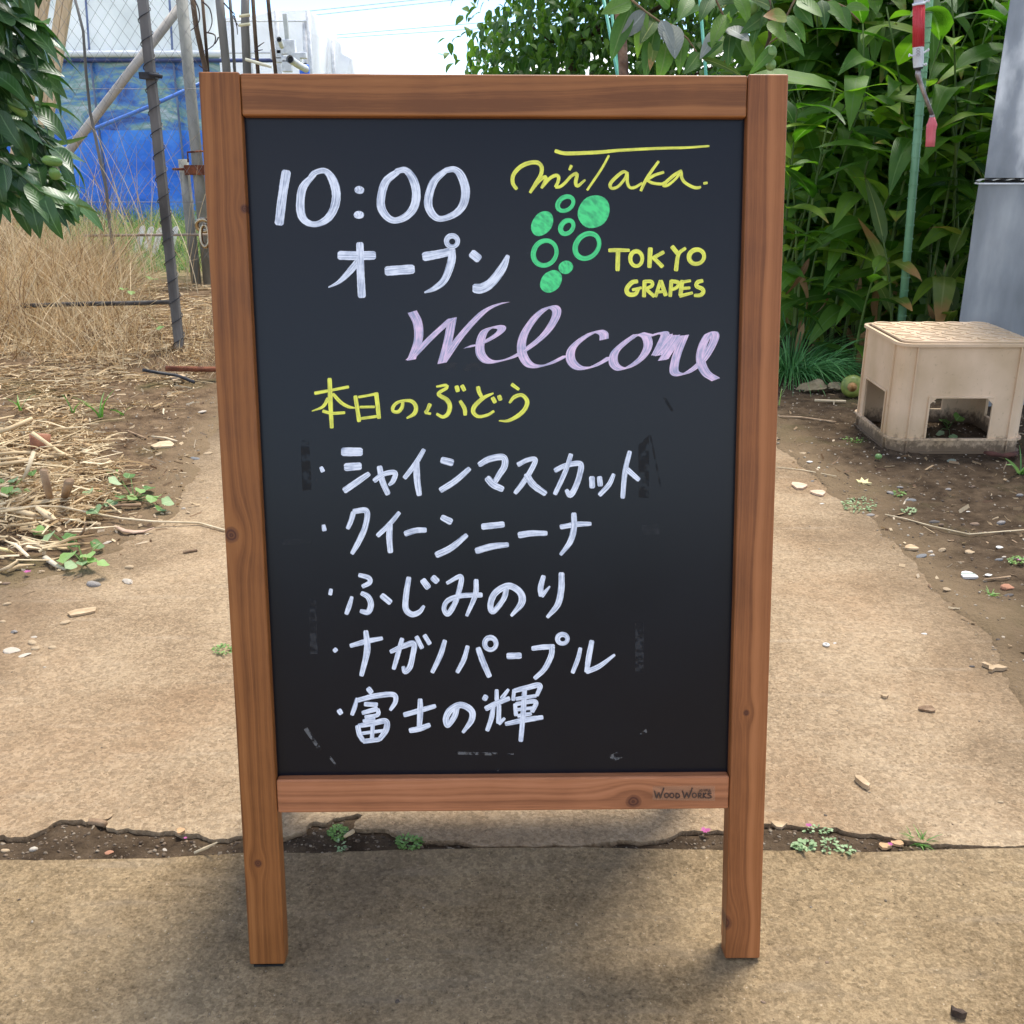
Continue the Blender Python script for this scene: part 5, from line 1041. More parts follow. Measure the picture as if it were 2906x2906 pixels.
def ginger(x, Y, h, lab, mat=GING, nl=12, tilt=None, grp='leafy ginger-like plants behind the crate', sc=1.0, dry=1, spread=1.0):
    z = float(top_z(x, Y)); o = thing('ginger_plant', lab, 'plant', (x, Y, z), grp); tx, ty = tilt or (rs.uniform(-.25, .25), rs.uniform(-.30, .1))
    P = [Vector((tx * h * s * s, ty * h * s * s, h * s)) for s in [i / 7 for i in range(8)]]; P[0].z = -.03
    m = MB(); m.tube(P, [.009 - .006 * i / 7 for i in range(8)], 7); m.build('stem', m_gstem, o, smooth=True)
    sp = []; az = rs.uniform(0, 3.14)
    for k in range(nl):
        s = .16 + .84 * (k + .5) / nl; i = min(6, int(s * 7)); q = P[i].lerp(P[i + 1], s * 7 - i) + o.location; a = az + (k % 2) * math.pi + rs.gauss(0, .45)
        el = rs.uniform(.1, .95) * (1 if s > .35 else .4); d = Vector((math.cos(a) * math.cos(el) * spread, math.sin(a) * math.cos(el) - .4, math.sin(el)))
        sp.append(basis(q, d, Vector((rs.uniform(-.25, .25), rs.uniform(-.5, .1), 1)), sc * rs.uniform(.72, 1.12)))
    leaves(o, sp, [GT[(j + rs.randrange(5)) % 5] for j in range(3)], mat, 300)
    if dry:
        sp = [basis(o.location + Vector((rs.uniform(-.05, .05) + tx * .05, rs.uniform(-.08, 0), rs.uniform(.12, .5) * min(1, h))), Vector((rs.uniform(-.5, .5), -.3, -.9)), Vector((rs.uniform(-1, 1), -1, .2)), rs.uniform(.45, .8)) for _ in range(dry)]
        leaves(o, sp, [leaf_tpl(.34, .045, 1.3, .6, 'lance', 10, .16, 3, 1.2), leaf_tpl(.30, .036, .8, .7, 'lance', 9, .2, 6, -1.5)], DRYL, 300, 'withered_leaf')
    return o
_cnt = {}
def row_label(r, px):
    _cnt[r] = _cnt.get(r, 0) + 1; o_ = ('first', 'second', 'third', 'fourth', 'fifth', 'sixth', 'seventh', 'eighth', 'ninth')[_cnt[r] - 1]
    return f"{o_} leafy plant from the left in the {('front', 'second', 'third', 'fourth', 'fifth', 'rearmost')[r]} row of the thicket"
def gx(px, Y, z=.8): return (px - 1453) / FPX * (Y * CP - (z - CH) * SP)
for i in range(46):
    r_, c_ = divmod(i, 9); px = 2240 + 72 * c_ + rs.uniform(-24, 24) + 25 * (r_ % 2); Y = 4.9 + .28 * r_ + rs.uniform(-.08, .08); h = (1.05 + .55 * (px - 2240) / 600 + .12 * r_) * rs.uniform(.82, 1.12)
    GP.append((r_, px, Y, h)) if False else ginger(gx(px, Y), Y, h, row_label(r_, px), dry=1 if i < 18 else 0, nl=14, sc=1.12)
for px, Y, h, lab, tl in ((2545, 4.62, .62, 'yellowing broad-leaved plant just left of the green knobbed pole', (-.2, -.12)), (2655, 4.62, .42, 'yellow-edged drooping plant low beside the sheet metal', (.35, -.1)), (2640, 4.75, .75, 'yellowing plant with brown tips right of the green knobbed pole', (.1, -.2))):
    ginger(gx(px, Y, .3), Y, h, lab, GING_Y, 7, tl, None, 1.05, 2)
for px, Y, h, lab, tl in ((2440, 4.64, .50, 'low dark plant with drooping leaves just left of the crate', (.0, -.3)), (2260, 4.9, .62, 'leafy plant pressed against the right edge of the sign', (-.1, -.2))):
    ginger(gx(px, Y, .3), Y, h, lab, GING, 9, tl, None, .85, 3)
# dense dark growth behind, too deep to tell apart
und = thing('thicket_undergrowth', 'deep dark mass of leaves behind the ginger-like plants', 'undergrowth', (1.9, 6.2, 0)); sp = []
for i in range(4200):
    Y = rs.uniform(5.6, 7.4); z = rs.uniform(0, 2.3) ; x = gx(rs.uniform(2120, 3300), Y, z); a = rs.uniform(0, 6.28); el = rs.uniform(-.5, .9)
    sp.append(basis((x, Y, z), (math.cos(a) * math.cos(el), math.sin(a) * math.cos(el) - .2, math.sin(el)), (rs.uniform(-.4, .4), rs.uniform(-.6, .2), 1), rs.uniform(.9, 1.4)))
leaves(und, sp, GT, GING, 0)
# ---- far tree behind the top rail
PT = [leaf_tpl(.105, .055, .6 + .2 * i, .22, 'ovate', 5, .03, i) for i in range(4)]
def tree_crown(o, n_cl, per, pxr, yr, Yr, edge=None, tpls=PT, mat=PERS, sg=.17, nparts=300, seed=1, sc=(.62, 1.05)):
    r2 = random.Random(seed); sp = []; cl = []
    while len(cl) < n_cl:
        x, y, Y = r2.uniform(*pxr), r2.uniform(*yr), r2.uniform(*Yr)
        if edge and x < edge(y): continue
        if mnoise.noise(Vector((x * .009, y * .012, Y))) < -.42: continue
        cl.append(gy(x, y, Y))
    for c in cl:
        for k in range(per):
            q = c + Vector((r2.gauss(0, sg), r2.gauss(0, sg), r2.gauss(0, sg * .7))); a = r2.uniform(0, 6.28)
            sp.append(basis(q, (math.cos(a) * .8, math.sin(a) * .8 - .15, r2.uniform(-1.1, .15)), (r2.uniform(-.5, .5), r2.uniform(-.6, .4), 1), r2.uniform(*sc)))
    leaves(o, sp, tpls, mat, nparts); return cl
def edge1(y):
    T = [(-400, 1500), (-60, 1400), (10, 1430), (45, 1470), (85, 1425), (120, 1395), (160, 1385), (230, 1378), (340, 1400), (500, 1480)]
    for (y0, x0), (y1, x1) in zip(T[:-1], T[1:]):
        if y0 <= y <= y1: return x0 + (x1 - x0) * (y - y0) / (y1 - y0) + 14 * math.sin(y * .21)
    return 1500
Yt = 9.0; bx = gy(1640, 300, Yt).x
t1 = thing('broadleaf_tree', 'broad leafy tree rising behind the middle of the top rail', 'tree', (bx, Yt, float(top_z(bx, Yt))))
cl = tree_crown(t1, 900, 10, (1350, 2080), (-330, 430), (8.0, 9.8), edge1, seed=4)
m = MB(); tp = [Vector((0, 0, -.05)), Vector((.02, 0, .6)), Vector((-.03, .02, 1.2)), Vector((-.06, .05, 1.7)), Vector((.02, .05, 2.3)), Vector((.05, 0, 2.9))]; m.tube(crooked(tp, .03, 3, 2), [.085 - .005 * i for i in range(16)], 10); m.build('trunk', m_bark, t1, smooth=True)
for i in range(0, 60, 3):
    c = cl[i] - t1.location; s = max(1, min(4, int(c.z / .55))); a = tp[s]; m = MB(); md = a.lerp(c, .5) + Vector((0, 0, -.05)); m.tube(crooked([a, md, c], .03, 3, i), [.028 - .0035 * k for k in range(7)], 6); m.build('branch', m_bark, t1, smooth=True)
# sprawling tips against the sky
# ---- bushy tree behind the thicket, upper right
bx = gy(2480, 300, 8.2).x
t2 = thing('shrub_tree', 'dark bushy tree seen in gaps above the ginger-like plants', 'tree', (bx, 8.2, float(top_z(bx, 8.2))))
cl = tree_crown(t2, 260, 10, (2060, 2950), (-300, 330), (7.5, 8.8), None, seed=9, nparts=200)
m = MB(); m.tube(crooked([Vector((0, 0, -.05)), Vector((.05, 0, 1)), Vector((0, .05, 2.2))], .05, 4, 5), [.07 - .006 * i for i in range(9)], 9); m.build('trunk', m_bark, t2, smooth=True)
for i in range(0, 30, 3):
    c = cl[i] - t2.location; a = Vector((.04, .02, 1.2)); m = MB(); m.tube(crooked([a, c], .04, 5, i), [.024 - .003 * k for k in range(6)], 6); m.build('branch', m_bark, t2, smooth=True)
# ---- persimmon close behind the sign
Yp = 4.4; bx = gy(1768, 200, Yp + .2).x
pt = thing('persimmon_tree', 'persimmon branches with green fruit and large leaves above the right half of the top rail', 'tree', (bx, Yp + .2, float(top_z(bx, Yp + .2))))
pb = pt.location; m = MB(); P = [pb + Vector((0, 0, -.05)), pb + Vector((.03, 0, .6)), gy(1772, 215, Yp + .2), gy(1764, 100, Yp + .18), gy(1740, -60, Yp + .1), gy(1760, -200, Yp)]
m.tube([p - pb for p in crooked(P, .015, 3, 3)], [.024 - .0006 * i for i in range(16)], 9); m.build('trunk', noisy('flaky_bark', (.10, .06, .045), (.32, .22, .16), 22, .95, 1, 60), pt, smooth=True)
def pbranch(pts, Y, w, mat=m_bark):
    m = MB(); Ys = Y if isinstance(Y, (list, tuple)) else [Y] * len(pts); Q = [gy(x, y, a) for (x, y), a in zip(pts, Ys)]; Q = crooked(Q, .006, 3, pts[0][0]); k = len(Q)
    m.tube([q - pb for q in Q], [w * 4.1 / FPX / 2 * (1 - .4 * i / k) for i in range(k)], 7); m.build('branch', mat, pt, smooth=True)
m_twig = noisy('brown_twig', (.14, .09, .05), (.26, .18, .10), 20, .8, .3)
pbranch([(1760, -200), (1775, -60), (1792, 0), (1832, 34), (1878, 66), (1905, 70)], Yp - .3, 7, m_twig)
pbranch([(1760, -200), (1960, -150), (2100, -120), (2176, -60), (2182, 0), (2188, 60), (2187, 105), (2173, 146)], [Yp, Yp, Yp, Yp - .1, Yp - .2, Yp - .2, Yp - .2, Yp - .2], 15)
pbranch([(2176, -60), (2262, -40), (2258, 0), (2234, 48), (2205, 66)], Yp - .25, 7, m_twig); pbranch([(2173, 146), (2188, 120), (2230, 90), (2256, 108)], Yp - .25, 5, m_twig)
pbranch([(2262, -40), (2330, -10), (2400, 20), (2440, 60)], Yp - .1, 6, m_twig); pbranch([(1960, -150), (2010, -40), (2050, 40), (2064, 80)], Yp - .3, 7, m_twig); pbranch([(1905, 70), (1950, 110), (1985, 160)], Yp - .3, 5, m_twig)
BIG = [leaf_tpl(1, .42, .5, .16, 'ovate', 9, .02, 1), leaf_tpl(1, .42, .9, .12, 'ovate', 9, .03, 2), leaf_tpl(1, .48, .25, .2, 'ovate', 9, .02, 3)]
bm_ = {k: [tpl_mesh(T, mm, 'leaf') for T in BIG] for k, mm in (('g', PERS), ('s', GREYL), ('y', GING_Y))}
def bleaf(x0, y0, x1, y1, k, i=0, wide=1.0, face=1):
    a, b = gy(x0, y0, Yp - .3), gy(x1, y1, Yp - .38); d = b - a; up = Vector((rs.uniform(-.5, .5), -1, .35)) * face; M = basis(a, d, up, d.length * 1.08)
    o = bpy.data.objects.new('leaf', bm_[k][i % 3]); COL.objects.link(o); o.parent = pt; o.matrix_local = Matrix.Translation(-pb) @ M @ Matrix.Diagonal((wide, 1, 1, 1))
for q in ((1788,28,1733,146,'g',0,.9), (1830,34,1783,92,'s',1,1.1), (1834,36,1797,132,'g',1,.7), (1859,58,1822,104,'y',0,1), (1862,75,1828,202,'g',0,.8), (1859,102,1847,184,'y',2,.6), (1905,68,1918,151,'s',2,1.15), (1876,58,1908,128,'s',0,.9),
          (1893,120,1882,206,'g',1,1.1), (1791,2,1718,30,'g',2,.9), (2064,79,2122,104,'s',2,1.2), (2048,82,1994,132,'s',1,.9), (2062,40,2020,110,'g',0,1), (2060,60,2096,30,'g',1,.9), (1985,158,2040,120,'g',2,.9), (1990,165,2110,196,'y',1,.35), (1940,105,1925,180,'g',1,.9),
          (2176,40,2120,80,'g',0,.9), (2180,60,2230,110,'g',2,.8), (2160,30,2135,100,'g',1,.7), (2258,10,2300,60,'g',0,1), (2262,0,2330,34,'g',2,1), (2330,0,2350,50,'g',1,1), (2345,5,2390,40,'g',0,1), (2380,20,2410,75,'g',2,.9), (2400,20,2450,10,'g',1,.9), (2234,45,2290,90,'g',1,.9), (2234,48,2180,40,'y',2,.9),
          (2090,-20,2130,40,'g',1,1), (2020,-10,1990,40,'g',0,1), (1960,-10,1930,45,'g',2,.9), (2225,90,2280,140,'g',0,.8), (2200,130,2150,190,'g',1,.7), (2185,20,2150,-10,'y',0,1), (1900,20,1870,-20,'g',0,1), (1985,150,1950,200,'g',2,.9), (2075,90,2060,160,'g',1,.8), (2110,110,2140,170,'g',0,.8)):
    bleaf(*q)
m_pf = noisy('green_persimmon_skin', (.11, .22, .06), (.20, .33, .10), 7, .35, .08, 60, spec=.5)
for x, y, r_ in ((2132, 19, 19), (2209, 72, 17), (2256, 113, 14), (2186, 150, 18), (2188, 184, 14)):
    c = gy(x, y, Yp - .3) - pb; rr = r_ * 4.0 / FPX; m = MB(); nn = 9
    m.tube([c + Vector((0, 0, rr * 1.1 * math.cos(math.pi * i / nn))) for i in range(nn + 1)], [max(.0008, rr * math.sin(math.pi * i / nn)) for i in range(nn + 1)], 14, cap=False); m.build('fruit', m_pf, pt, smooth=True)
# ---- turquoise garden stakes
m_turq = noisy('turquoise_stake', (.08, .34, .25), (.16, .46, .34), 10, .45, .1)
for (x0, y0, x1, y1, w, Y, lab) in ((1708, -30, 1735, 118, 9, 5.6, 'leftmost turquoise stake standing behind the top rail'), (1730, -30, 1753, 208, 8, 5.7, 'turquoise stake just right of the leftmost one'), (1984, -30, 2003, 205, 9, 5.2, 'turquoise stake behind the grey underside leaves, right of centre'),
                                  (2468, -30, 2450, 100, 9, 6.2, 'turquoise stake among the leaves left of the red handle'), (2378, -30, 2374, 100, 8, 6.3, 'short turquoise stake beside a white one above the leaves')):
    upright('garden_stake', lab, 'garden stake', (x0, y0), (x1, y1), Y, w, m_turq)
upright('garden_stake', 'white stake leaning among the leaves at upper right', 'garden stake', (2340, -10), (2368, 110), 6.1, 10, noisy('white_stake', (.6, .6, .58), (.75, .75, .72), 10, .5, 0))
# ---- green pole with knobs
m_pole = noisy('green_coated_pole', (.10, .25, .13), (.17, .35, .20), 8, .42, .15, 120, spec=.5)
a, b = gy(2650, -160, 4.5), gy(2561, 890, 4.5); gzp = float(top_z(b.x, b.y)); d = (b - a).normalized(); b = a + d * ((gzp - a.z) / d.z)
gp = thing('knobbed_pole', 'tall green plastic coated garden pole with rows of small knobs', 'pole', b); m = MB(); r0 = .0165
m.tube([Vector((0, 0, -.04)), a - b], r0, 14); m.build('pole_shaft', m_pole, gp, smooth=True); nk = int((a - b).length / .052); side = Vector((1, 0, 0)); tt = (a - b).normalized()
m = MB()
for i in range(nk):
    c = (a - b) * ((i + .5) / nk); m.tube([c - tt * .0018, c + tt * .0018], r0 * 1.09, 14)
m.build('ridge', m_pole, gp)['kind'] = 'stuff'
m = MB()
for i in range(nk):
    c = (a - b) * ((i + .5) / nk)
    for k in range(4):
        th = k * math.pi / 2 + (i % 2) * .785; dv = Vector((math.cos(th), math.sin(th), 0)); m.tube([c + dv * r0 * .9, c + dv * (r0 + .0035)], [.0045, .0022], 6)
m.build('knob', m_pole, gp)['kind'] = 'stuff'
# ---- winding handle hanging beside the pole
Yh = 4.25; hc = gy(2608, 0, Yh)
ch = thing('crank_handle', 'red winding handle with steel rod and pink grip hanging beside the green pole', 'winding handle', hc)
m_red = noisy('red_plastic', (.50, .03, .04), (.62, .055, .065), 10, .4, .1, spec=.5); m_pinkp = noisy('faded_red_grip', (.62, .12, .15), (.72, .20, .22), 12, .45, .1); m_steel = noisy('worn_steel', (.20, .16, .15), (.42, .38, .36), 30, .4, .2, metal=.7)
def hp(x, y, dy=0): return gy(x, y, Yh + dy) - hc
def hw_(w): return w * (Yh * CP) / FPX / 2
m = MB(); m.tube([hp(2610, -260), hp(2608, 14)], hw_(27), 14); m.tube([hp(2608, 8), hp(2608, 15)], hw_(35), 14); m.build('upper_tube', m_zinc, ch, smooth=True)
m = MB(); nr = 16; A, B = hp(2608, 15), hp(2606, 134); n2 = 48
for k in (0, 1): pass
m.tube([A, B], hw_(29), 24)
for k in range(nr):
    th = 2 * math.pi * k / nr; dv = Vector((math.cos(th), math.sin(th), 0)) * hw_(29.5); m.tube([A + dv, B + dv], hw_(2.6), 5)
m.build('red_sleeve', m_red, ch, smooth=True)
m = MB(); m.tube([hp(2606, 133), hp(2606, 170), hp(2606, 192)], [hw_(30), hw_(29), hw_(26)], 18); m.build('steel_socket', m_zinc, ch, smooth=True, bevel=.0006)
m = MB(); m.tube([hp(2606, 191), hp(2606, 197)], [hw_(27), hw_(23)], 14); m.build('socket_ring', m_black, ch)
for x0, y0, x1, y1 in ((2592, 158, 2582, 157), (2622, 150, 2633, 142), (2620, 183, 2626, 183), (2624, 6, 2634, 2)):
    m = MB(); m.tube([hp(x0, y0, -.01), hp(x1, y1, -.012)], hw_(5), 7); m.tube([hp(x1, y1, -.012), hp(x1 + (1 if x1 > x0 else -1) * 3, y1, -.012)], hw_(9), 7); m.build('bolt', m_zinc, ch)
m = MB()
for y in (140, 148, 156): m.tube([hp(2606 + 5 * math.cos(a_), y + 3.2 * math.sin(a_), -.0268) for a_ in [i * math.pi / 4 for i in range(9)]], hw_(1.4), 5)
m.build('slot_edge', m_steel, ch)
m = MB(); m.tube([hp(2606, 196), hp(2605, 212), hp(2609, 228), hp(2625, 272), hp(2647, 330)], [hw_(q) for q in (15, 16, 14, 11.5, 11)], 12); m.build('rod', m_steel, ch, smooth=True)
m = MB(); m.tube([hp(2645, 326), hp(2645, 338)], [hw_(15), hw_(13)], 12); m.build('joint', m_steel, ch, smooth=True)
m = MB(); gpnts = [hp(2645, 333), hp(2645, 340), hp(2645, 352), hp(2642, 370), hp(2641, 395), hp(2639, 416)]; m.tube(gpnts, [hw_(q) for q in (15, 19, 27, 25, 24, 24)], 16)
for k in range(12):
    th = 2 * math.pi * k / 12; dv = Vector((math.cos(th), math.sin(th), 0)); m.tube([gpnts[i] + dv * hw_(q) for i, q in ((2, 27), (3, 25), (4, 24), (5, 24))], hw_(2.2), 5)
m.build('pink_grip', m_pinkp, ch, smooth=True)
m = MB(); m.tube([hp(2639, 415), hp(2639, 417.5)], hw_(15), 12); m.build('grip_hole', m_black, ch)
# ---- galvanised sheet metal shed corner
m_galv = noisy('galvanised_sheet', (.17, .185, .195), (.40, .42, .43), 5, .42, .25, 8, (1, 1, .35), spec=.5, metal=.35, c3=(.26, .28, .295), detail=9)
m_galv2 = noisy('bleached_galvanised_sheet', (.20, .22, .235), (.72, .73, .72), 4.2, .5, .25, 8, (1, 1, .45), spec=.5, metal=.25, c3=(.29, .31, .33), detail=9, lo=.42, hi=.6)
Ys_ = 4.1; xl = gy(2725, 895, Ys_).x; zl = gy(2750, 522, Ys_).z
sd2 = thing('sheet_metal_shed', 'corner of a shed clad in weathered grey galvanised sheet at the right edge', 'shed', (xl, Ys_, 0))
def sheet(name, x0, x1, z0, z1, y, mat, th=.003, per=.23, amp=.004, skew=0):
    nx_ = 60; zs = 10; m = MB(); V = []; F = []
    for side in (0, 1):
        for j in range(zs + 1):
            for i in range(nx_ + 1):
                x = x0 + (x1 - x0) * i / nx_; z = z0 + (z1 - z0) * j / zs; V.append(Vector((x + skew * (z - z0) + .004 * mnoise.noise(Vector((z * 6, y, 3))) * (i == 0), y + side * th + amp * max(-.3, math.sin(2 * math.pi * x / per)) + .003 * mnoise.noise(Vector((x * 3, 0, z * 2))), z)))
    q = (nx_ + 1) * (zs + 1)
    for j in range(zs):
        for i in range(nx_): a = j * (nx_ + 1) + i; F.append((a, a + 1, a + nx_ + 2, a + nx_ + 1)); F.append((q + a, q + a + nx_ + 1, q + a + nx_ + 2, q + a + 1))
    for i in range(nx_):
        for a in (i, zs * (nx_ + 1) + i): F.append((a, q + a, q + a + 1, a + 1))
    for j in range(zs):
        for a in (j * (nx_ + 1), j * (nx_ + 1) + nx_): F.append((a, a + nx_ + 1, q + a + nx_ + 1, q + a))
    m.add(V, F); o = m.build(name, mat, sd2); bm = bmesh.new(); bm.from_mesh(o.data); bmesh.ops.recalc_face_normals(bm, faces=bm.faces); bm.to_mesh(o.data); bm.free(); return o
sheet('lower_sheet', 0, 1.6, 0, zl, 0, m_galv); sheet('upper_sheet', .012, 1.6, zl + .022, 2.6, -.012, m_galv2, skew=.004)
m = MB(); n = 160; V = []
for y in (-.004, .035):
    for i in range(n + 1): x = 1.6 * i / n; V.append(Vector((x, y, zl + .009 + .0085 * abs(math.sin(math.pi * x / .052)) ** .6)))
m.add(V, [(i, i + 1, n + 2 + i, n + 1 + i) for i in range(n)]); m.build('closure_strip', m_galv2, sd2, smooth=True)
m = MB(); m.box((-.004, -.009, zl - .001), (1.6, .03, zl + .004)); m.build('flange', noisy('bright_zinc_edge', (.6, .62, .64), (.75, .77, .79), 20, .4, 0, metal=.3), sd2)
m = MB(); m.box((.30, .04, 0), (1.6, .06, 2.6)); m.box((.035, .036, zl - .03), (1.6, .0395, zl + .06)); m.build('backing_board', noisy('dark_board', (.03, .03, .03), (.06, .055, .05), 10, .9, 0), sd2)
# ---- upturned crate
m_cr, t, p = base_mat('cream_crate_plastic', .55, .35); L = t.links.new; tc = N(t, 'ShaderNodeTexCoord'); mp = N(t, 'ShaderNodeMapping'); mp.inputs['Scale'].default_value = (1, 1, .75); L(tc.outputs['Object'], mp.inputs[0])
n1 = N(t, 'ShaderNodeTexNoise'); n1.inputs['Scale'].default_value = 60; n1.inputs['Detail'].default_value = 7; n1.inputs['Roughness'].default_value = .7; L(mp.outputs[0], n1.inputs['Vector'])
n2 = N(t, 'ShaderNodeTexNoise'); n2.inputs['Scale'].default_value = 6; n2.inputs['Detail'].default_value = 5; L(mp.outputs[0], n2.inputs['Vector'])
r1 = N(t, 'ShaderNodeValToRGB'); r1.color_ramp.elements[0].position = .3; r1.color_ramp.elements[0].color = (.52, .37, .215, 1); r1.color_ramp.elements[1].position = .7; r1.color_ramp.elements[1].color = (.74, .55, .37, 1); L(n2.outputs[0], r1.inputs[0])
r2 = N(t, 'ShaderNodeMapRange'); r2.inputs[1].default_value = .60; r2.inputs[2].default_value = .72; r2.inputs[4].default_value = .4; L(n1.outputs[0], r2.inputs[0])
mxa = N(t, 'ShaderNodeMix', data_type='RGBA'); L(r2.outputs[0], mxa.inputs[0]); L(r1.outputs[0], mxa.inputs[6]); mxa.inputs[7].default_value = (.20, .13, .07, 1)
# splashed mud along the bottom
sp_ = N(t, 'ShaderNodeSeparateXYZ'); L(tc.outputs['Object'], sp_.inputs[0]); ma = N(t, 'ShaderNodeMath', operation='MULTIPLY_ADD'); L(n1.outputs[0], ma.inputs[0]); ma.inputs[1].default_value = .14; L(sp_.outputs[2], ma.inputs[2])
mr = N(t, 'ShaderNodeMapRange'); mr.inputs[1].default_value = .128; mr.inputs[2].default_value = .090; mr.inputs[4].default_value = .85; L(ma.outputs[0], mr.inputs[0])
mxb = N(t, 'ShaderNodeMix', data_type='RGBA'); L(mr.outputs[0], mxb.inputs[0]); L(mxa.outputs[2], mxb.inputs[6]); mxb.inputs[7].default_value = (.085, .055, .032, 1)
L(mxb.outputs[2], p.inputs['Base Color']); bb = N(t, 'ShaderNodeBump'); bb.inputs['Strength'].default_value = .2; bb.inputs['Distance'].default_value = .002; L(n1.outputs[0], bb.inputs['Height']); L(bb.outputs[0], p.inputs['Normal'])
cx0, cx1, cy0, cy1, chh = 1.272, 1.735, 3.44, 3.86, .386
cr_ = thing('plastic_crate', 'upturned cream plastic bottle crate standing on the soil at the right', 'crate', ((cx0 + cx1) / 2, (cy0 + cy1) / 2, float(top_z(1.45, 3.45)) + .002)); cr_['label'] = 'upturned cream plastic bottle crate standing on the soil at the right'
hx, hy = (cx1 - cx0) / 2, (cy1 - cy0) / 2
def perim(hx, hy, r, n=5):
    P = []
    for cx, cy, a0 in ((hx - r, hy - r, 0), (-hx + r, hy - r, 90), (-hx + r, -hy + r, 180), (hx - r, -hy + r, 270)):
        for k in range(n + 1): a = R(a0 + 90 * k / n); P.append(Vector((cx + r * math.cos(a), cy + r * math.sin(a), 0)))
    return P
def loft(levels, closed_top=False, thick=.004, holes=(), name='wall', par=cr_):
    """levels: list of (z, hx, hy, r); holes: (axis, lo, hi, z0, z1) skipped"""
    m = MB(); base = []
    brk = {'x': sorted({v for a, lo, hi, *_ in holes if a == 'x' for v in (lo, hi)}), 'y': sorted({v for a, lo, hi, *_ in holes if a == 'y' for v in (lo, hi)})}
    rings = []
    for z, a, b, r in levels:
        P = perim(a, b, r); Q = []
        for i, p0 in enumerate(P):
            p1 = P[(i + 1) % len(P)]; Q.append(p0)
            if abs(p1.y - p0.y) < 1e-6 and abs(p1.x - p0.x) > .1:
                ks = brk['x'] if p1.x > p0.x else brk['x'][::-1]; Q += [Vector((k, p0.y, 0)) for k in ks]
            if abs(p1.x - p0.x) < 1e-6 and abs(p1.y - p0.y) > .1:
                ks = brk['y'] if p1.y > p0.y else brk['y'][::-1]; Q += [Vector((p0.x, k, 0)) for k in ks]
        rings.append([q + Vector((0, 0, z)) for q in Q])
    n = len(rings[0]); vs = [v for r_ in rings for v in r_]; fs = []
    for j in range(len(rings) - 1):
        for i in range(n):
            a, b = rings[j][i], rings[j][(i + 1) % n]; mid = (a + b) / 2; zc = (rings[j][i].z + rings[j + 1][i].z) / 2; skip = False
            for ax, lo, hi, z0, z1 in holes:
                c = mid.x if ax == 'x' else mid.y; flat_ = abs(a.y - b.y) < 1e-6 if ax == 'x' else abs(a.x - b.x) < 1e-6
                if flat_ and lo < c < hi and z0 < zc < z1: skip = True
            if not skip: fs.append((j * n + i, j * n + (i + 1) % n, (j + 1) * n + (i + 1) % n, (j + 1) * n + i))
    m.add(vs, fs); o = m.build(name, m_cr, par); s = o.modifiers.new('solid', 'SOLIDIFY'); s.thickness = thick; s.offset = -1; return o
hx_i, hy_i = hx - .008, hy - .008
wz = (0, .048, .192, .372)
loft([(z, hx_i, hy_i, .048) for z in wz], holes=(('x', -.108, .102, .048, .192), ('y', -.11, .10, .048, .192)), name='crate_wall')
def lip(z, h, out, name, r=.052): loft([(z, hx_i + out, hy_i + out, r), (z + h, hx_i + out, hy_i + out, r)], thick=out + .003, name=name)
lip(0, .006, .008, 'bottom_rim'); lip(.046, .007, .009, 'ledge'); lip(.364, .010, .009, 'top_rim')
for sx, sy, ax in ((-1, 0, 'y'), (1, 0, 'y'), (0, -1, 'x'), (0, 1, 'x')):   # upright ribs
    for s in (-1, 1):
        if ax == 'x': c = Vector((s * (hx - .062), sy * (hy_i + .003), 0)); e = Vector((.0022, .004, 0))
        else: c = Vector((sx * (hx_i + .003), s * (hy - .062), 0)); e = Vector((.004, .0022, 0))
        m = MB(); m.box((c.x - e.x, c.y - e.y, 0), (c.x + e.x, c.y + e.y, .366)); m.build('rib', m_cr, cr_, bevel=.001)
for s in (-1, 1):   # raised borders round the openings
    for (x0, x1, z0, z1) in ((-.114, -.107, .05, .198), (.101, .108, .05, .198), (-.107, .101, .191, .198)):
        m = MB(); y = s * hy_i; m.box((x0, min(y, y + s * .005), z0), (x1, max(y, y + s * .005), z1)); m.build('opening_border', m_cr, cr_, bevel=.0012)
    for (x0, x1, z0, z1) in ((-.116, -.109, .05, .198), (.099, .106, .05, .198), (-.109, .099, .191, .198)):
        m = MB(); x = s * hx_i; m.box((min(x, x + s * .005), x0, z0), (max(x, x + s * .005), x1, z1)); m.build('opening_border', m_cr, cr_, bevel=.0012)
for s, x in ((1, -.107), (-1, .101)):
    m = MB(); y = -hy_i; m.add([(x, y - .004, .192), (x + s * .02, y - .004, .192), (x, y - .004, .172), (x, y + .001, .192), (x + s * .02, y + .001, .192), (x, y + .001, .172)], [(0, 1, 2), (3, 5, 4), (0, 3, 4, 1), (1, 4, 5, 2), (2, 5, 3, 0)]); m.build('corner_gusset', m_cr, cr_)
tp_ = perim(hx_i - .012, hy_i - .012, .04); m = MB(); k = len(tp_); m.add([p + Vector((0, 0, .372)) for p in tp_] + [p + Vector((0, 0, .380)) for p in tp_], [tuple(range(k))[::-1], tuple(range(k, 2 * k))] + [(i, (i + 1) % k, k + (i + 1) % k, k + i) for i in range(k)])
m.build('top_plate', m_cr, cr_, bevel=.002)
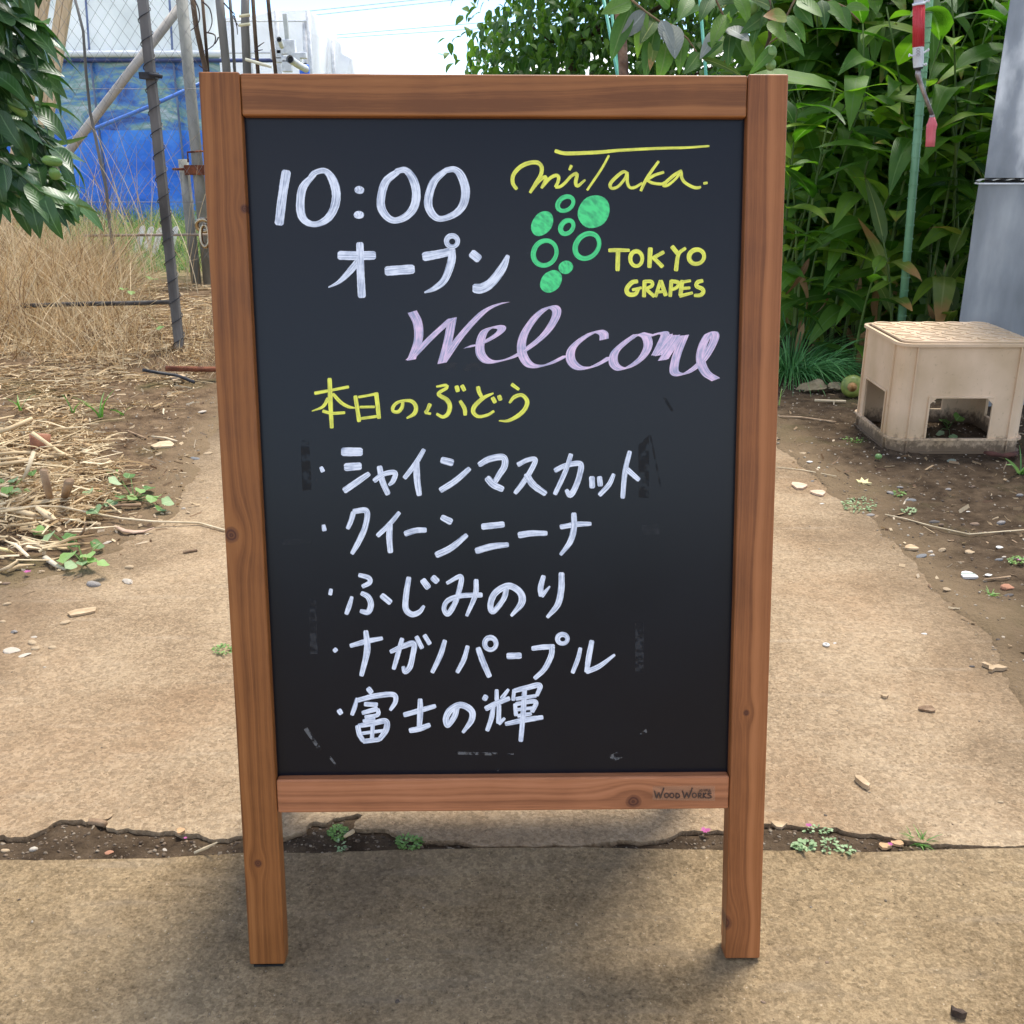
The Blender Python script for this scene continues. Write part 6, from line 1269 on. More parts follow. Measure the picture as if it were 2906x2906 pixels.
for i in range(5):
    for j in range(4):
        c = Vector((-hx + .062 + i * (2 * hx - .124) / 4, -hy + .066 + j * (2 * hy - .132) / 3, .3802)); m = MB(); n = 20
        ro, ri = .037, .027; V = []
        for rr, zz in ((ro, 0), (ro, .0028), (ri, .0028), (ri, 0)):
            V += [c + Vector((rr * math.cos(2 * math.pi * q / n), rr * math.sin(2 * math.pi * q / n), zz)) for q in range(n)]
        m.add(V, [(a * n + q, a * n + (q + 1) % n, (a + 1) * n + (q + 1) % n, (a + 1) * n + q) for a in range(3) for q in range(n)]); m.build('cup_ring', m_cr, cr_)
        if i < 4 and j < 3:
            d_ = Vector(((2 * hx - .124) / 8, (2 * hy - .132) / 6, 0)); m = MB(); q = c + d_; m.box((q.x - .009, q.y - .009, (.3801)), (q.x + .009, q.y + .009, .3816)); m.build('stud', m_cr, cr_, bevel=.001)
for i in range(3):   # sagging bottle dividers seen through the opening
    x0 = -.10 + .07 * i; m = MB(); m.add([(x0, -.06, .372), (x0 + .07, -.06, .372), (x0 + .035, -.06, .172), (x0, .0, .372), (x0 + .07, .0, .372), (x0 + .035, .0, .172)], [(0, 2, 1), (3, 4, 5), (0, 3, 5, 2), (1, 2, 5, 4)]); m.build('divider', m_cr, cr_)
# ---- clump of fine green grass beside the crate
gc = gz(2262, 1078); cl_ = thing('grass_clump', 'clump of fine dark green grass-like leaves beside the right leg of the sign', 'grass clump', (gc.x, gc.y, float(top_z(gc.x, gc.y))))
K = 650; an = rng.random(K) * 6.283; rad = .17 * np.sqrt(rng.random(K)); bs = np.stack([rad * np.cos(an) * 1.1, rad * np.sin(an) * .7 + .1, np.zeros(K)], 1); tl = rng.random(K) * .8
CHIV = straw_mat('fine_green_blades', [(.05, .16, .045), (.10, .28, .08), (.18, .40, .13), (.06, .19, .05)], .4, .2)
blades('blade', bs, np.stack([np.cos(an) * tl, np.sin(an) * tl - .1, np.ones(K)], 1), (.22 + .24 * rng.random(K)), .0045 + .003 * rng.random(K), np.stack([np.cos(an) * (1 + rng.random(K)), np.sin(an) * 1.0 - .4, -1.2 - 1.6 * rng.random(K)], 1), CHIV, cl_, n=8)
# ------------------------------------------------------------------ small things on the ground
SMESH = [stone_mesh(i, 2, .55 + .1 * (i % 3), .14) for i in range(5)]; SANG = [stone_mesh(20 + i, 2, .6, .12, True) for i in range(3)]
def smat(n, c, k=.25): return noisy(n, tuple(x * (1 - k) for x in c), tuple(x * (1 + k) for x in c), 60, .8, .3, 120)
ST = {'grey': smat('grey_stone', (.26, .235, .21)), 'dark': smat('dark_stone', (.095, .083, .074)), 'slate': smat('slate_stone', (.17, .17, .17)), 'tan': smat('tan_stone', (.42, .31, .19)), 'white': smat('white_stone', (.50, .43, .34), .15),
      'brown': smat('brown_stone', (.22, .15, .10)), 'green': smat('greenish_stone', (.22, .24, .18)), 'brick': smat('brick_red', (.40, .19, .11)), 'shard': smat('white_shard', (.66, .63, .57), .1)}
def gpos(x, y, dz=0): g = gz(x, y); z = float(top_z(g.x, g.y)); g = gz(x, y, z); return Vector((g.x, g.y, z + dz))
def stone(x, y, w, kind, label, ang=False, h=.6, rz=None, cat='stone', name='stone', dep=.8, mesh=None):
    p = gpos(x, y); r = w * (p - cam.location).length / FPX / 2; me = (mesh or (SANG if ang else SMESH)[int(x + y) % (3 if ang else 5)]).copy(); me.materials.clear(); me.materials.append(ST[kind])
    o = bpy.data.objects.new(name, me); COL.objects.link(o); o.location = p + Vector((0, 0, r * h * .12)); o.scale = (r, r * dep, r * h * 1.3); o.rotation_euler = (rs.uniform(-.2, .2), rs.uniform(-.2, .2), rz if rz is not None else rs.uniform(-.5, .5)); return tag(o, label, cat)
for a in ((265, 1660, 44, 'grey', 'largest smooth grey pebble on the path left of the sign'), (364, 1652, 44, 'white', 'pale wedge-shaped stone right of the largest grey pebble', True, .5), (367, 1612, 30, 'tan', 'tan pebble above the pale wedge-shaped stone'),
          (185, 1768, 30, 'tan', 'oval tan pebble below the flat wood chip', False, .45), (18, 1657, 22, 'brown', 'brown pebble at the left edge near the cracked dirt'), (20, 1716, 22, 'tan', 'round tan pebble at the left edge of the path'), (8, 1765, 16, 'tan', 'small tan pebble at the very left edge'),
          (40, 1795, 24, 'grey', 'blocky pebble above the white chip at far left', True), (92, 1826, 28, 'tan', 'oval tan pebble, upper of the small cluster'), (101, 1842, 24, 'tan', 'tan pebble, lower of the small cluster'), (149, 1839, 22, 'tan', 'round tan pebble just right of the cluster'),
          (34, 1848, 44, 'white', 'flat white chip left of the pebble cluster', True, .35), (70, 1860, 34, 'white', 'thin white flake touching the flat white chip', True, .2), (97, 1808, 20, 'white', 'small pale flake above the pebble cluster', True, .3), (127, 1894, 9, 'white', 'tiny pale pebble below the cluster'),
          (2700, 1309, 30, 'green', 'flat greenish pebble in front of the crate', False, .4), (2530, 1400, 26, 'grey', 'grey pebble left of a small weed below the crate', False, .45), (2586, 1421, 32, 'slate', 'long flat grey stone below the crate', False, .35), (2690, 1390, 20, 'grey', 'small grey stone below the flat greenish pebble', True),
          (2760, 1382, 16, 'brown', 'small brown stone right of the others below the crate', True), (2554, 1384, 18, 'grey', 'small flat pebble above the grey ones'), (2470, 1463, 24, 'grey', 'grey pebble at the edge of the path on the right', False, .5), (2651, 1485, 32, 'dark', 'dark round stone beside the pale straw line', False, .6),
          (2671, 1490, 16, 'brown', 'small brown pebble touching the dark round stone'), (2766, 1489, 26, 'brown', 'brown stone below the soil crack'), (2841, 1485, 26, 'grey', 'grey stone right of the brown one at the soil crack'), (2894, 1407, 22, 'grey', 'grey pebble at the right edge below the crate'),
          (2672, 1563, 28, 'tan', 'tan rounded stone, left of two tan stones', True), (2751, 1570, 32, 'tan', 'tan lumpy stone, right of two tan stones', True), (2614, 1579, 34, 'slate', 'long blue-grey slate sliver on the dark soil', False, .3), (2640, 1567, 16, 'white', 'pale pebble above the slate sliver'), (2645, 1577, 16, 'white', 'second pale pebble beside the slate sliver'),
          (2835, 1590, 24, 'slate', 'flat grey pebble beside the small weed at right'), (2849, 1582, 14, 'white', 'small white pebble on top of the flat grey one'), (2745, 1454, 20, 'shard', 'white shard near the soil crack', True, .3), (2836, 1554, 20, 'shard', 'bright white chip left of the small weed', True, .4),
          (2805, 1633, 26, 'shard', 'white chip right of the striped shard', True, .35), (2687, 1673, 22, 'tan', 'triangular tan chip at the edge of the path', True, .4), (2857, 1671, 34, 'brick', 'orange brick fragment at the right edge', True, .8), (2860, 1690, 34, 'dark', 'dark flat piece under the brick fragment', True, .25),
          (2297, 1311, 24, 'shard', 'white shard near the right edge of the sign', True, .3), (2333, 1430, 12, 'shard', 'tiny white chip on the path right of the sign', True, .4), (2305, 1366, 14, 'slate', 'small square grey piece between two leaf chips', True, .4), (2623, 1799, 17, 'shard', 'white chip lying alone in the middle of the right path', True, .4),
          (2758, 1892, 15, 'dark', 'small dark pebble on the right path'), (2839, 2277, 16, 'tan', 'small tan pebble at far right of the rear slab'), (2347, 2732, 12, 'brown', 'small pebble on the front slab right of the sign'), (2166, 2844, 14, 'brown', 'dark red pebble below the right foot of the sign'),
          (1192, 2402, 28, 'brown', 'brown stone in the crack beside the second green weed', True), (15, 2415, 22, 'tan', 'tan stone in the crack at the left edge'), (96, 2411, 24, 'white', 'pale stone in the left part of the crack'), (310, 2421, 24, 'brick', 'reddish chip in the left part of the crack', True, .5),
          (468, 2413, 14, 'white', 'small white chip in the crack left of the sign', True), (2369, 1826, 9, 'shard', 'tiny white chip above the pale ring', True), (553, 1302, 30, 'slate', 'dark bluish stone at the left edge of the sign', False, .35), (590, 1288, 26, 'tan', 'pale oval pebble touching the left leg', False, .45), (573, 1170, 26, 'white', 'pale flat pebble high on the path left of the sign', False, .4),
          (490, 1127, 34, 'tan', 'long pale pebble in the soil below the black hose', False, .35), (520, 1444, 16, 'white', 'small white chip between weed and sign', True), (478, 1457, 20, 'tan', 'tan chip below the right end of the broad weed', True), (303, 1541, 30, 'white', 'pale flat chip by the lower weed', True, .3), (2550, 1300, 10, 'white', 'tiny pale chip in front of the crate corner', True)):
    stone(*a)
# flat pieces: chips, flakes, dry leaves
m_chip = noisy('pale_wood_chip', (.34, .235, .13), (.54, .40, .25), 30, .8, .3, 80, objrand=.12); m_dl = DRYL
def chip(x, y, pts, mat, label, cat, name, th=.004, curl=0.0):
    p = gpos(x, y); k = (p - cam.location).length / FPX; dirg = Vector((0, 1, 0)); el = math.atan2(CH, p.y); fy = k / math.sin(el)
    V = [Vector(((a) * k, -(b) * fy, 0)) for a, b in pts]; n = len(V); c = Vector((0, 0, 0)); m = MB(); top = [v + Vector((0, 0, th + curl * (v.length / (60 * k)) ** 2 * .02)) for v in V]
    m.add([v * .96 for v in V] + top, [tuple(range(n))[::-1], tuple(range(n, 2 * n))] + [(i, (i + 1) % n, n + (i + 1) % n, n + i) for i in range(n)])
    me = mesh_from(m.v, m.f, name); bm = bmesh.new(); bm.from_mesh(me); bmesh.ops.recalc_face_normals(bm, faces=bm.faces); bm.to_mesh(me); bm.free(); o = link(name, me, mat); o.location = p + Vector((0, 0, .001)); return tag(o, label, cat)
blob = lambda a, b, s, n=9: [(a * math.cos(2 * math.pi * i / n) * (1 + .22 * math.sin(i * 2.3 + s)), b * math.sin(2 * math.pi * i / n) * (1 + .22 * math.cos(i * 1.9 + s))) for i in range(n)]
chip(233, 1740, [(-35, 4), (-20, -4), (28, -11), (35, -1), (20, 4), (-18, 12)], m_chip, 'long flat tan chip lying alone on the path left of the sign', 'wood chip', 'wood_chip', .005)
chip(2448, 2229, [(-14, -15), (2, -12), (14, 8), (6, 14), (-4, 8), (-15, -8)], m_chip, 'pale splintered wood chip on the rear slab right of the sign', 'wood chip', 'wood_chip', .009)
chip(2267, 1382, blob(20, 8, 1), noisy('pinkish_dry_leaf', (.52, .36, .24), (.66, .48, .34), 30, .8, .2), 'pinkish tan dry leaf, left of two on the path beside the sign', 'leaf', 'dry_leaf', .006)
chip(2322, 1402, blob(19, 7, 3), noisy('pinkish_dry_leaf', (.5, .3, .2), (.6, .4, .3), 30, .8), 'pinkish tan dry leaf, right of two on the path beside the sign', 'leaf', 'dry_leaf', .006)
chip(2450, 1371, [(-17, -4), (-6, -3), (2, -8), (6, -3), (18, -5), (10, 1), (15, 7), (3, 4), (-8, 6), (-6, 2), (-18, 4)], noisy('yellow_dry_leaf', (.62, .50, .24), (.75, .62, .33), 30, .7, .2), 'star-shaped yellow dry leaf on the soil left of the crate corner', 'leaf', 'dry_leaf', .0035, 1.5)
chip(2586, 1558, blob(18, 6, 5), m_chip, 'pale dry leaf by the edge of the path above the slate sliver', 'leaf', 'dry_leaf', .006)
chip(2827, 1902, [(-26, 6), (-18, -2), (-30, -10), (-20, -12), (-8, -3), (10, -6), (26, 2), (12, 4), (-6, 3), (-18, 8)], m_chip, 'pale crumpled leaf flakes at the right edge of the path', 'leaf', 'dry_leaf', .008)
chip(2510, 1980, blob(9, 3, 2), m_chip, 'small tan husk on the right path', 'husk', 'husk', .005); chip(2631, 2015, blob(22, 8, 4), noisy('brown_crumbs', (.15, .09, .05), (.30, .20, .12), 60, .9, .5), 'crumbled brown leaf bits on the right path', 'leaf', 'dry_leaf', .004)
chip(2716, 2886, [(-10, -12), (-2, -4), (12, -2), (18, 6), (4, 8), (-6, 2), (-14, 0)], noisy('dark_bark', (.03, .02, .015), (.09, .06, .04), 60, .9, .5), 'small dark twist of bark at the bottom of the front slab', 'bark', 'bark_piece', .01)
chip(2510, 2407, blob(16, 6, 1), noisy('orange_leaf', (.42, .25, .12), (.54, .34, .18), 30, .7), 'orange dry leaf in the crack, left of two', 'leaf', 'dry_leaf', .0035, 1.5); chip(2546, 2399, blob(17, 6, 4), noisy('orange_leaf', (.5, .3, .1), (.6, .4, .2), 30, .7), 'orange dry leaf in the crack, right of two', 'leaf', 'dry_leaf', .0035, 1.5)
chip(2210, 2347, blob(18, 8, 2), m_chip, 'pale crumpled leaf at the crack edge right of the sign leg', 'leaf', 'dry_leaf', .0035, 1.5); chip(513, 2364, blob(10, 7, 2), noisy('orange_leaf', (.5, .3, .1), (.6, .4, .2), 30, .7), 'small orange flake at the crack left of the sign', 'leaf', 'dry_leaf', .0035, 1.5)
chip(500, 1076, [(-28, -8), (5, -9), (28, -2), (24, 4), (4, 9), (-12, 2)], m_chip, 'pale tan leaf piece beside the black hose', 'leaf', 'dry_leaf', .008); chip(465, 1267, blob(31, 8, 6), noisy('straw_leaf', (.46, .34, .20), (.60, .46, .29), 20, .7), 'smooth pale leaf blade on the soil left of the sign', 'leaf', 'dry_leaf', .008)
chip(250, 1309, [(-29, -4), (-10, -7), (12, -6), (29, -2), (8, 6), (-8, 8), (-24, 3)], noisy('straw_leaf', (.6, .5, .3), (.7, .6, .4), 20, .7), 'pale pointed husk at the end of a dry stalk', 'husk', 'husk', .01)
p = gpos(2748, 1637); shd = chip(2748, 1638, [(-20, 6), (-19, -1), (-10, -8), (2, -10), (14, -7), (20, 1), (19, 6)], ST['shard'], 'white china shard with thin green stripes on the dark soil', 'shard', 'china_shard', .006)
k = (p - cam.location).length / FPX; fy = k / math.sin(math.atan2(CH, p.y))
for dy in (-2.5, 1.5): m = MB(); m.box((-18 * k, (dy - .5) * -fy - .001, .0062), (18 * k, (dy + .5) * -fy, .0068)); m.build('green_stripe', noisy('green_glaze', (.04, .18, .12), (.05, .22, .15), 10, .4, 0), shd)
# pale ring
p = gpos(2344, 1833); o = thing('plastic_ring', 'small pale ring lying on the right path', 'ring', p); m = MB(); m.tube([Vector((.0052 * math.cos(a), .0052 * math.sin(a), .003)) for a in [i * math.pi / 8 for i in range(17)]], .0024, 7); m.build('ring_body', ST['shard'], o, smooth=True)
# straws, sticks, stalks laid along the ground
m_straw = noisy('pale_straw', (.48, .37, .22), (.70, .57, .38), 14, .7, .2, 60); m_stick = noisy('dry_stick', (.26, .17, .10), (.48, .34, .21), 20, .85, .4, 80); m_stalk = noisy('dry_corn_stalk', (.46, .33, .18), (.74, .58, .36), 10, .75, .35, 40, (1, 1, 1)); m_dstk = noisy('brown_stalk', (.16, .10, .06), (.40, .27, .16), 14, .85, .5, 60)
LY = lying
LY('straw', 'long pale straw bent across the dark soil at right', 'straw', [(2512, 1460), (2568, 1472), (2648, 1494), (2751, 1516), (2850, 1508), (2930, 1502)], 4, m_straw, .006, part='stem', n=5)
LY('twig', 'very long thin twig reaching from the litter to the left leg', 'twig', [(-20, 1447, .03), (105, 1437, .035), (174, 1438, .035), (254, 1455, .02), (344, 1471, .012), (435, 1480, .008), (565, 1484, .006), (640, 1505, .005)], 6, m_straw, n=6)
LY('stick', 'short straight stick beside the white chip on dark soil', 'stick', [(2793, 1645), (2830, 1641), (2868, 1636)], 5, m_stick, .005); LY('stick', 'thin straw stem lying behind the crate corner towards the sign', 'stick', [(2210, 1182), (2270, 1184), (2330, 1192), (2372, 1198)], 5, m_stick, .006)
LY('stick', 'pale stem piece in front of the dried brown leaf', 'stick', [(2312, 1136), (2360, 1138), (2400, 1139)], 7, m_straw, .012); LY('stick', 'pale splinter standing out of the crack left of the sign', 'stick', [(552, 2420, .004), (580, 2408, .012), (616, 2391, .03)], [7, 9, 4], m_straw, .006)
LY('stick', 'dark little stick on the path left of the sign', 'stick', [(520, 1568), (540, 1564), (560, 1561)], 7, m_dstk, .004); LY('stick', 'thin straw on the path beside the right leg', 'stick', [(2205, 1326), (2280, 1334), (2374, 1352)], 2.5, m_straw, .003)
LY('wood_stub', 'weathered stub of wood wedged in the crack at left', 'wood', [(252, 2330, .004), (274, 2333, .006), (298, 2338, .004)], [16, 20, 17], m_dstk, .006); LY('wood_stub', 'pale stub of wood beside the first green weed in the crack', 'wood', [(978, 2374, .006), (990, 2367, .012), (1004, 2358, .016)], [9, 11, 12], m_stalk)
LY('iron_scrap', 'dark rusty scrap of iron lying against the front of the crate', 'scrap', [(2795, 1284, .02), (2815, 1288, .022), (2845, 1293, .016), (2870, 1291, .018), (2886, 1284, .016)], [14, 22, 16, 22, 12], noisy('dark_rust', (.04, .018, .014), (.12, .05, .035), 22, .9, .5), n=9, flat=.6)
LY('curled_bark', 'curled strip of dry bark on the edge of the path left of the sign', 'bark', [(326, 1492, .012), (352, 1506, .006), (380, 1510, .004), (410, 1508, .006), (438, 1497, .014)], [8, 16, 18, 14, 5], noisy('bark_strip', (.34, .22, .15), (.54, .38, .27), 20, .8, .4), flat=.35)
for pts, w, mt, lab in (([(-20, 1232, .07), (30, 1215, .08), (92, 1187, .10)], [18, 16, 13], m_stalk, 'thickest pale stalk rising at the left edge of the litter'), ([(90, 1228, .09), (130, 1256, .06), (167, 1282, .03), (222, 1308, .01)], [14, 12, 12, 8], m_stalk, 'long stalk slanting down to the right across the litter'),
                   ([(-20, 1290, .04), (40, 1284, .04), (86, 1285, .035)], 11, m_stalk, 'pale stalk, upper of the stacked ones at the left edge'), ([(-20, 1306, .035), (30, 1301, .035), (66, 1296, .03)], 9, m_stalk, 'pale stalk, middle of the stacked ones at the left edge'), ([(-20, 1319, .03), (30, 1314, .03), (84, 1306, .03)], 13, m_stalk, 'pale stalk, lowest of the stacked ones at the left edge'),
                   ([(120, 1297, .03), (150, 1296, .02), (185, 1289, .03)], 10, m_stalk, 'short level stalk right of the stacked ones'), ([(124, 1334, .12), (134, 1380, .07), (146, 1434, .0)], [22, 22, 16], m_dstk, 'brown split stalk stump standing in the litter'), ([(197, 1366, .10), (190, 1390, .06), (180, 1424, .0)], [26, 24, 18], m_dstk, 'stubby frayed stalk stump beside the brown one'),
                   ([(22, 1446, .03), (70, 1454, .03), (118, 1470, .012)], [14, 18, 20], m_stalk, 'flat wide stalk below the long twig'), ([(-20, 1466, .02), (20, 1464, .015), (70, 1466, .01)], [14, 12, 8], m_stalk, 'stalk end at the left edge below the long twig'), ([(96, 1282, .09), (80, 1330, .05), (64, 1366, .02)], [12, 11, 9], m_straw, 'thin stalk leaning down across the others'),
                   ([(104, 1440, .04), (135, 1462, .02), (172, 1488, .005)], [12, 24, 10], m_stalk, 'dry folded leaf sheath below the stumps'), ([(215, 1535, .004), (236, 1510, .03), (245, 1483, .06)], [7, 8, 5], m_dstk, 'forked twig above the lower weed'), ([(236, 1512, .03), (258, 1494, .04), (276, 1480, .05)], [5, 5, 4], m_straw, 'pale side twig of the forked one'),
                   ([(64, 1527, .03), (110, 1548, .015), (176, 1556, .004)], [10, 18, 8], m_stalk, 'pale dry leaf sheath left of the lower weed'), ([(2, 1618, .006), (30, 1608, .02), (50, 1590, .03)], [8, 16, 5], m_stalk, 'dry pale leaf, left of two on the path edge'), ([(20, 1622, .004), (55, 1606, .012), (96, 1602, .01)], [6, 14, 4], m_stalk, 'dry pale leaf, right of two on the path edge'),
                   ([(-10, 1555, .03), (20, 1562, .02), (40, 1570, .01)], [12, 14, 5], noisy('yellow_dry_leaf', (.6, .5, .2), (.7, .6, .3), 30, .7), 'yellow dry leaf at the left edge of the litter'), ([(128, 1582, .012), (160, 1605, .006), (185, 1616, .004)], [16, 14, 8], noisy('bleached_husk', (.42, .36, .26), (.6, .52, .4), 24, .8, .3), 'bleached husk lying under the lower weed'),
                   ([(300, 1440, .012), (340, 1434, .012), (400, 1433, .008)], [4, 10, 14], m_dstk, 'dark twig under the broad-leaved weed'), ([(430, 1238, .01), (470, 1243, .012), (502, 1252, .008)], [5, 8, 6], m_straw, 'pale split straw above the smooth pale leaf'), ([(360, 1222, .006), (390, 1234, .006), (415, 1244, .004)], [5, 6, 5], m_dstk, 'thin grey twig on the bare soil')):
    LY('dry_stalk', lab, 'stalk', pts, w, mt, n=9, flat=.75)
p = gpos(115, 1288, .03); o = thing('flower_pot_piece', 'broken terracotta piece half hidden under dry stalks', 'pot piece', p); m = MB(); m.tube([(0, 0, -.02), (.004, .01, .035)], [.028, .034], 14); m.build('pot_wall', noisy('terracotta', (.22, .09, .05), (.36, .16, .09), 20, .8, .3), o, smooth=True)
# weeds with broad leaves
WEED = leaf_mat('weed_leaf', (.08, .18, .035), (.18, .33, .07), (.30, .46, .15), (.30, .42, .15), veins=6, rough=.5, transl=.3); WEEDP = leaf_mat('pale_weed_leaf', (.16, .26, .11), (.28, .40, .19), (.42, .52, .30), (.38, .48, .26), veins=6, rough=.6, transl=.25)
WT = [tpl_mesh(leaf_tpl(1, .95, .3, .22, 'round', 7, .05, i), mm, 'leaf') for mm in (WEED, WEEDP) for i in range(2)]
def weed(label, cx, cy, L_, cat='weed', name='broadleaf_weed', h=.035):
    b = gpos(cx, cy); o = thing(name, label, cat, b)
    for i, (x, y, w, pale) in enumerate(L_):
        q = gz(x, y, b.z + h * (.5 + .5 * ((i * 7) % 3) / 2)); sz = w * (q - cam.location).length / FPX; d = Vector((rs.uniform(-.5, .5), -.7, rs.uniform(-.1, .3))); me = WT[(2 if pale else 0) + i % 2]
        st_e = q - d.normalized() * sz * .5; l = bpy.data.objects.new('leaf', me); COL.objects.link(l); l.parent = o; l.matrix_local = Matrix.Translation(-b) @ basis(st_e, d, (rs.uniform(-.5, .5), rs.uniform(-.7, 0), 1), sz)
        m = MB(); m.tube([Vector((0, 0, -.004)), (st_e - b) * .5 + Vector((0, 0, .008)), st_e - b], [.0018, .0014, .001], 5); m.build('leaf_stalk', m_gstem, o)
weed('broad-leaved green weed spreading over the soil left of the sign', 380, 1415, [(318, 1338, 34, 0), (366, 1350, 34, 0), (325, 1366, 40, 1), (422, 1384, 36, 0), (398, 1392, 30, 0), (340, 1410, 26, 0), (375, 1412, 28, 0), (430, 1415, 34, 0), (475, 1424, 36, 1), (455, 1444, 36, 0), (250, 1396, 34, 1), (268, 1447, 48, 1), (315, 1430, 36, 1), (448, 1408, 26, 0)])
weed('low weed with crinkled leaves at the edge of the path', 240, 1600, [(112, 1505, 38, 0), (138, 1522, 42, 1), (196, 1522, 38, 0), (208, 1545, 34, 0), (190, 1580, 56, 0), (250, 1575, 44, 0), (275, 1546, 38, 0), (262, 1590, 30, 0), (292, 1599, 34, 0), (200, 1604, 34, 1), (232, 1598, 30, 1)])
weed('dark green weed among the stalks at the left edge', 20, 1405, [(5, 1370, 30, 0), (38, 1362, 32, 1), (20, 1390, 34, 0), (48, 1395, 30, 1), (28, 1403, 30, 1), (92, 1342, 26, 0), (78, 1392, 18, 0)])
weed('small bright green seedling on the soil below the weeds', 347, 805, [(340, 790, 22, 0), (352, 798, 22, 0)], h=.05); weed('little pale weed under the crate opening', 2690, 1215, [(2650, 1175, 30, 0), (2695, 1170, 40, 0), (2720, 1185, 34, 0), (2680, 1195, 30, 0), (2668, 1230, 22, 1), (2705, 1240, 22, 1)], h=.04)
weed('small weed with yellow-green leaves in the dry thicket', 345, 835, [(335, 800, 26, 0), (372, 830, 22, 0), (350, 820, 24, 0), (455, 930, 22, 0), (430, 790, 34, 0)], h=.22); weed('green creeper leaves low at the left edge of the thicket', 40, 700, [(48, 640, 30, 0), (50, 685, 34, 0), (10, 665, 30, 0), (30, 620, 28, 0), (40, 790, 30, 0)], h=.35)
# tiny-leaved weeds
def tiny(label, cx, cy, rx, ry, n, w, cat='weed', pale=0, h=.016, name='tiny_weed'):
    b = gpos(cx, cy); o = thing(name, label, cat, b); sp = []
    for i in range(n):
        a, r = rs.uniform(0, 6.28), math.sqrt(rs.random()); x, y = cx + rx * r * math.cos(a), cy + ry * r * math.sin(a); q = gz(x, y, b.z + h * rs.uniform(.2, 1) * (1.2 - r)); sz = w * (q - cam.location).length / FPX * rs.uniform(.7, 1.2)
        sp.append(basis(q, (math.cos(a) + rs.gauss(0, .4), -math.sin(a) + rs.gauss(0, .4), rs.uniform(0, .6)), (rs.uniform(-.4, .4), rs.uniform(-.4, .4), 1), sz))
    leaves(o, sp, [leaf_tpl(1, .55, .3, .2, 'ovate', 4, 0, 1), leaf_tpl(1, .75, .5, .2, 'round', 4, 0, 2)], WEEDP if pale else WEED, 0); return o
tiny('bright green tiny-leaved weed in the crack near the left leg', 960, 2362, 26, 20, 150, 9); tiny('darker green tiny-leaved weed in the crack, second from the left leg', 1162, 2390, 36, 22, 170, 9); tiny('pale dry sprig in the crack below the bright green weed', 966, 2400, 10, 20, 22, 10, pale=1)
tiny('pale clover-like weed in the crack right of the sign', 2285, 2400, 30, 12, 46, 14, pale=1); tiny('wispy pale weed beside the clover-like one', 2352, 2398, 24, 22, 42, 10, pale=1); tiny('flat pale weed in the crack below the wispy one', 2404, 2411, 20, 8, 26, 12, pale=1); tiny('pale creeping sprig along the upper edge of the crack', 2320, 2353, 50, 10, 40, 10, pale=1)
tiny('mossy green tuft on the path beside the left leg', 632, 1843, 26, 14, 110, 7); tiny('small green weed at the right edge above the brick fragment', 2888, 1590, 24, 9, 60, 9); tiny('tiny weed by the grey pebbles below the crate', 2552, 1398, 14, 8, 26, 9); tiny('greyish creeping weed along the edge of the path right of the sign', 2440, 1432, 50, 22, 150, 8, pale=1, h=.01)
tiny('small grey-green weed on the dark soil near the long straw', 2580, 1450, 16, 7, 34, 9, pale=1); tiny('low weed beside the crate at its left corner', 2424, 1248, 34, 8, 40, 8, h=.01)
# magenta petals and grass sprigs
m_mag = noisy('magenta_petal', (.30, .05, .17), (.44, .11, .27), 40, .6, 0)
def flower(x, y, w, lab, n=9):
    b = gpos(x, y, .006); o = thing('fallen_flower', lab, 'flower', b); sz = w * (b - cam.location).length / FPX / 2; sp = []
    for i in range(n): a = i * 2.4; sp.append(basis(b + Vector((0, 0, .004)), (math.cos(a), math.sin(a), .5), (0, 0, 1), sz * rs.uniform(.8, 1.1)))
    mes = tpl_mesh(leaf_tpl(1, .5, .3, .2, 'ovate', 3, 0, 1), m_mag, 'petal')
    for M in sp: q = bpy.data.objects.new('petal', mes); COL.objects.link(q); q.parent = o; q.matrix_local = Matrix.Translation(-b) @ M
flower(2000, 2374, 30, 'faded magenta flower in the crack just left of the right leg'); flower(2293, 2359, 20, 'magenta flower in the crack right of the sign'); flower(2524, 2412, 16, 'magenta petals between the orange leaves'); flower(80, 1635, 22, 'magenta flower on the cracked dirt at left'); flower(528, 2394, 12, 'pink petals in the crack left of the sign'); flower(2890, 1600, 13, 'small magenta petal by the weed at the right edge')
GRS = straw_mat('green_grass_blades', [(.07, .18, .03), (.16, .32, .07), (.28, .44, .14)], .5, .25)
def sprig(x, y, n, hpx, lab, spread=.5, wid=.003, name='grass_tuft', mat=GRS):
    b = gpos(x, y); o = thing(name, lab, 'grass', b); k = hpx * (b - cam.location).length / FPX; a = rng.random(n) * 6.283
    blades('blade', np.zeros((n, 3)) + rng.normal(0, .004, (n, 3)) * [1, 1, 0], np.stack([np.cos(a) * spread, np.sin(a) * spread, np.ones(n)], 1), k * (.5 + .6 * rng.random(n)), np.full(n, wid), np.stack([np.cos(a) * .8, np.sin(a) * .8, np.full(n, -.5)], 1), mat, o, kind=None if n < 9 else 'stuff')
sprig(2612, 2398, 26, 62, 'bright green grass tuft at the right end of the crack', .9, .0022); sprig(286, 1185, 8, 92, 'green onion-like sprout on the littered soil', .22, .007); sprig(208, 1172, 4, 66, 'short green sprout left of the onion-like one', .2, .006); sprig(346, 1178, 6, 40, 'small yellow-green sprout right of the onion-like one', .6, .005)
sprig(2895, 1345, 9, 105, 'green plant with strap leaves at the right edge below the crate', .7, .014); sprig(2813, 1690, 14, 34, 'dry grass sprig left of the brick fragment', .9, .0025); sprig(2210, 1150, 3, 95, 'single pale grass stems beside the right leg of the sign', .1, .003); sprig(58, 1165, 5, 70, 'small green shoot at the left edge of the litter', .25, .006)
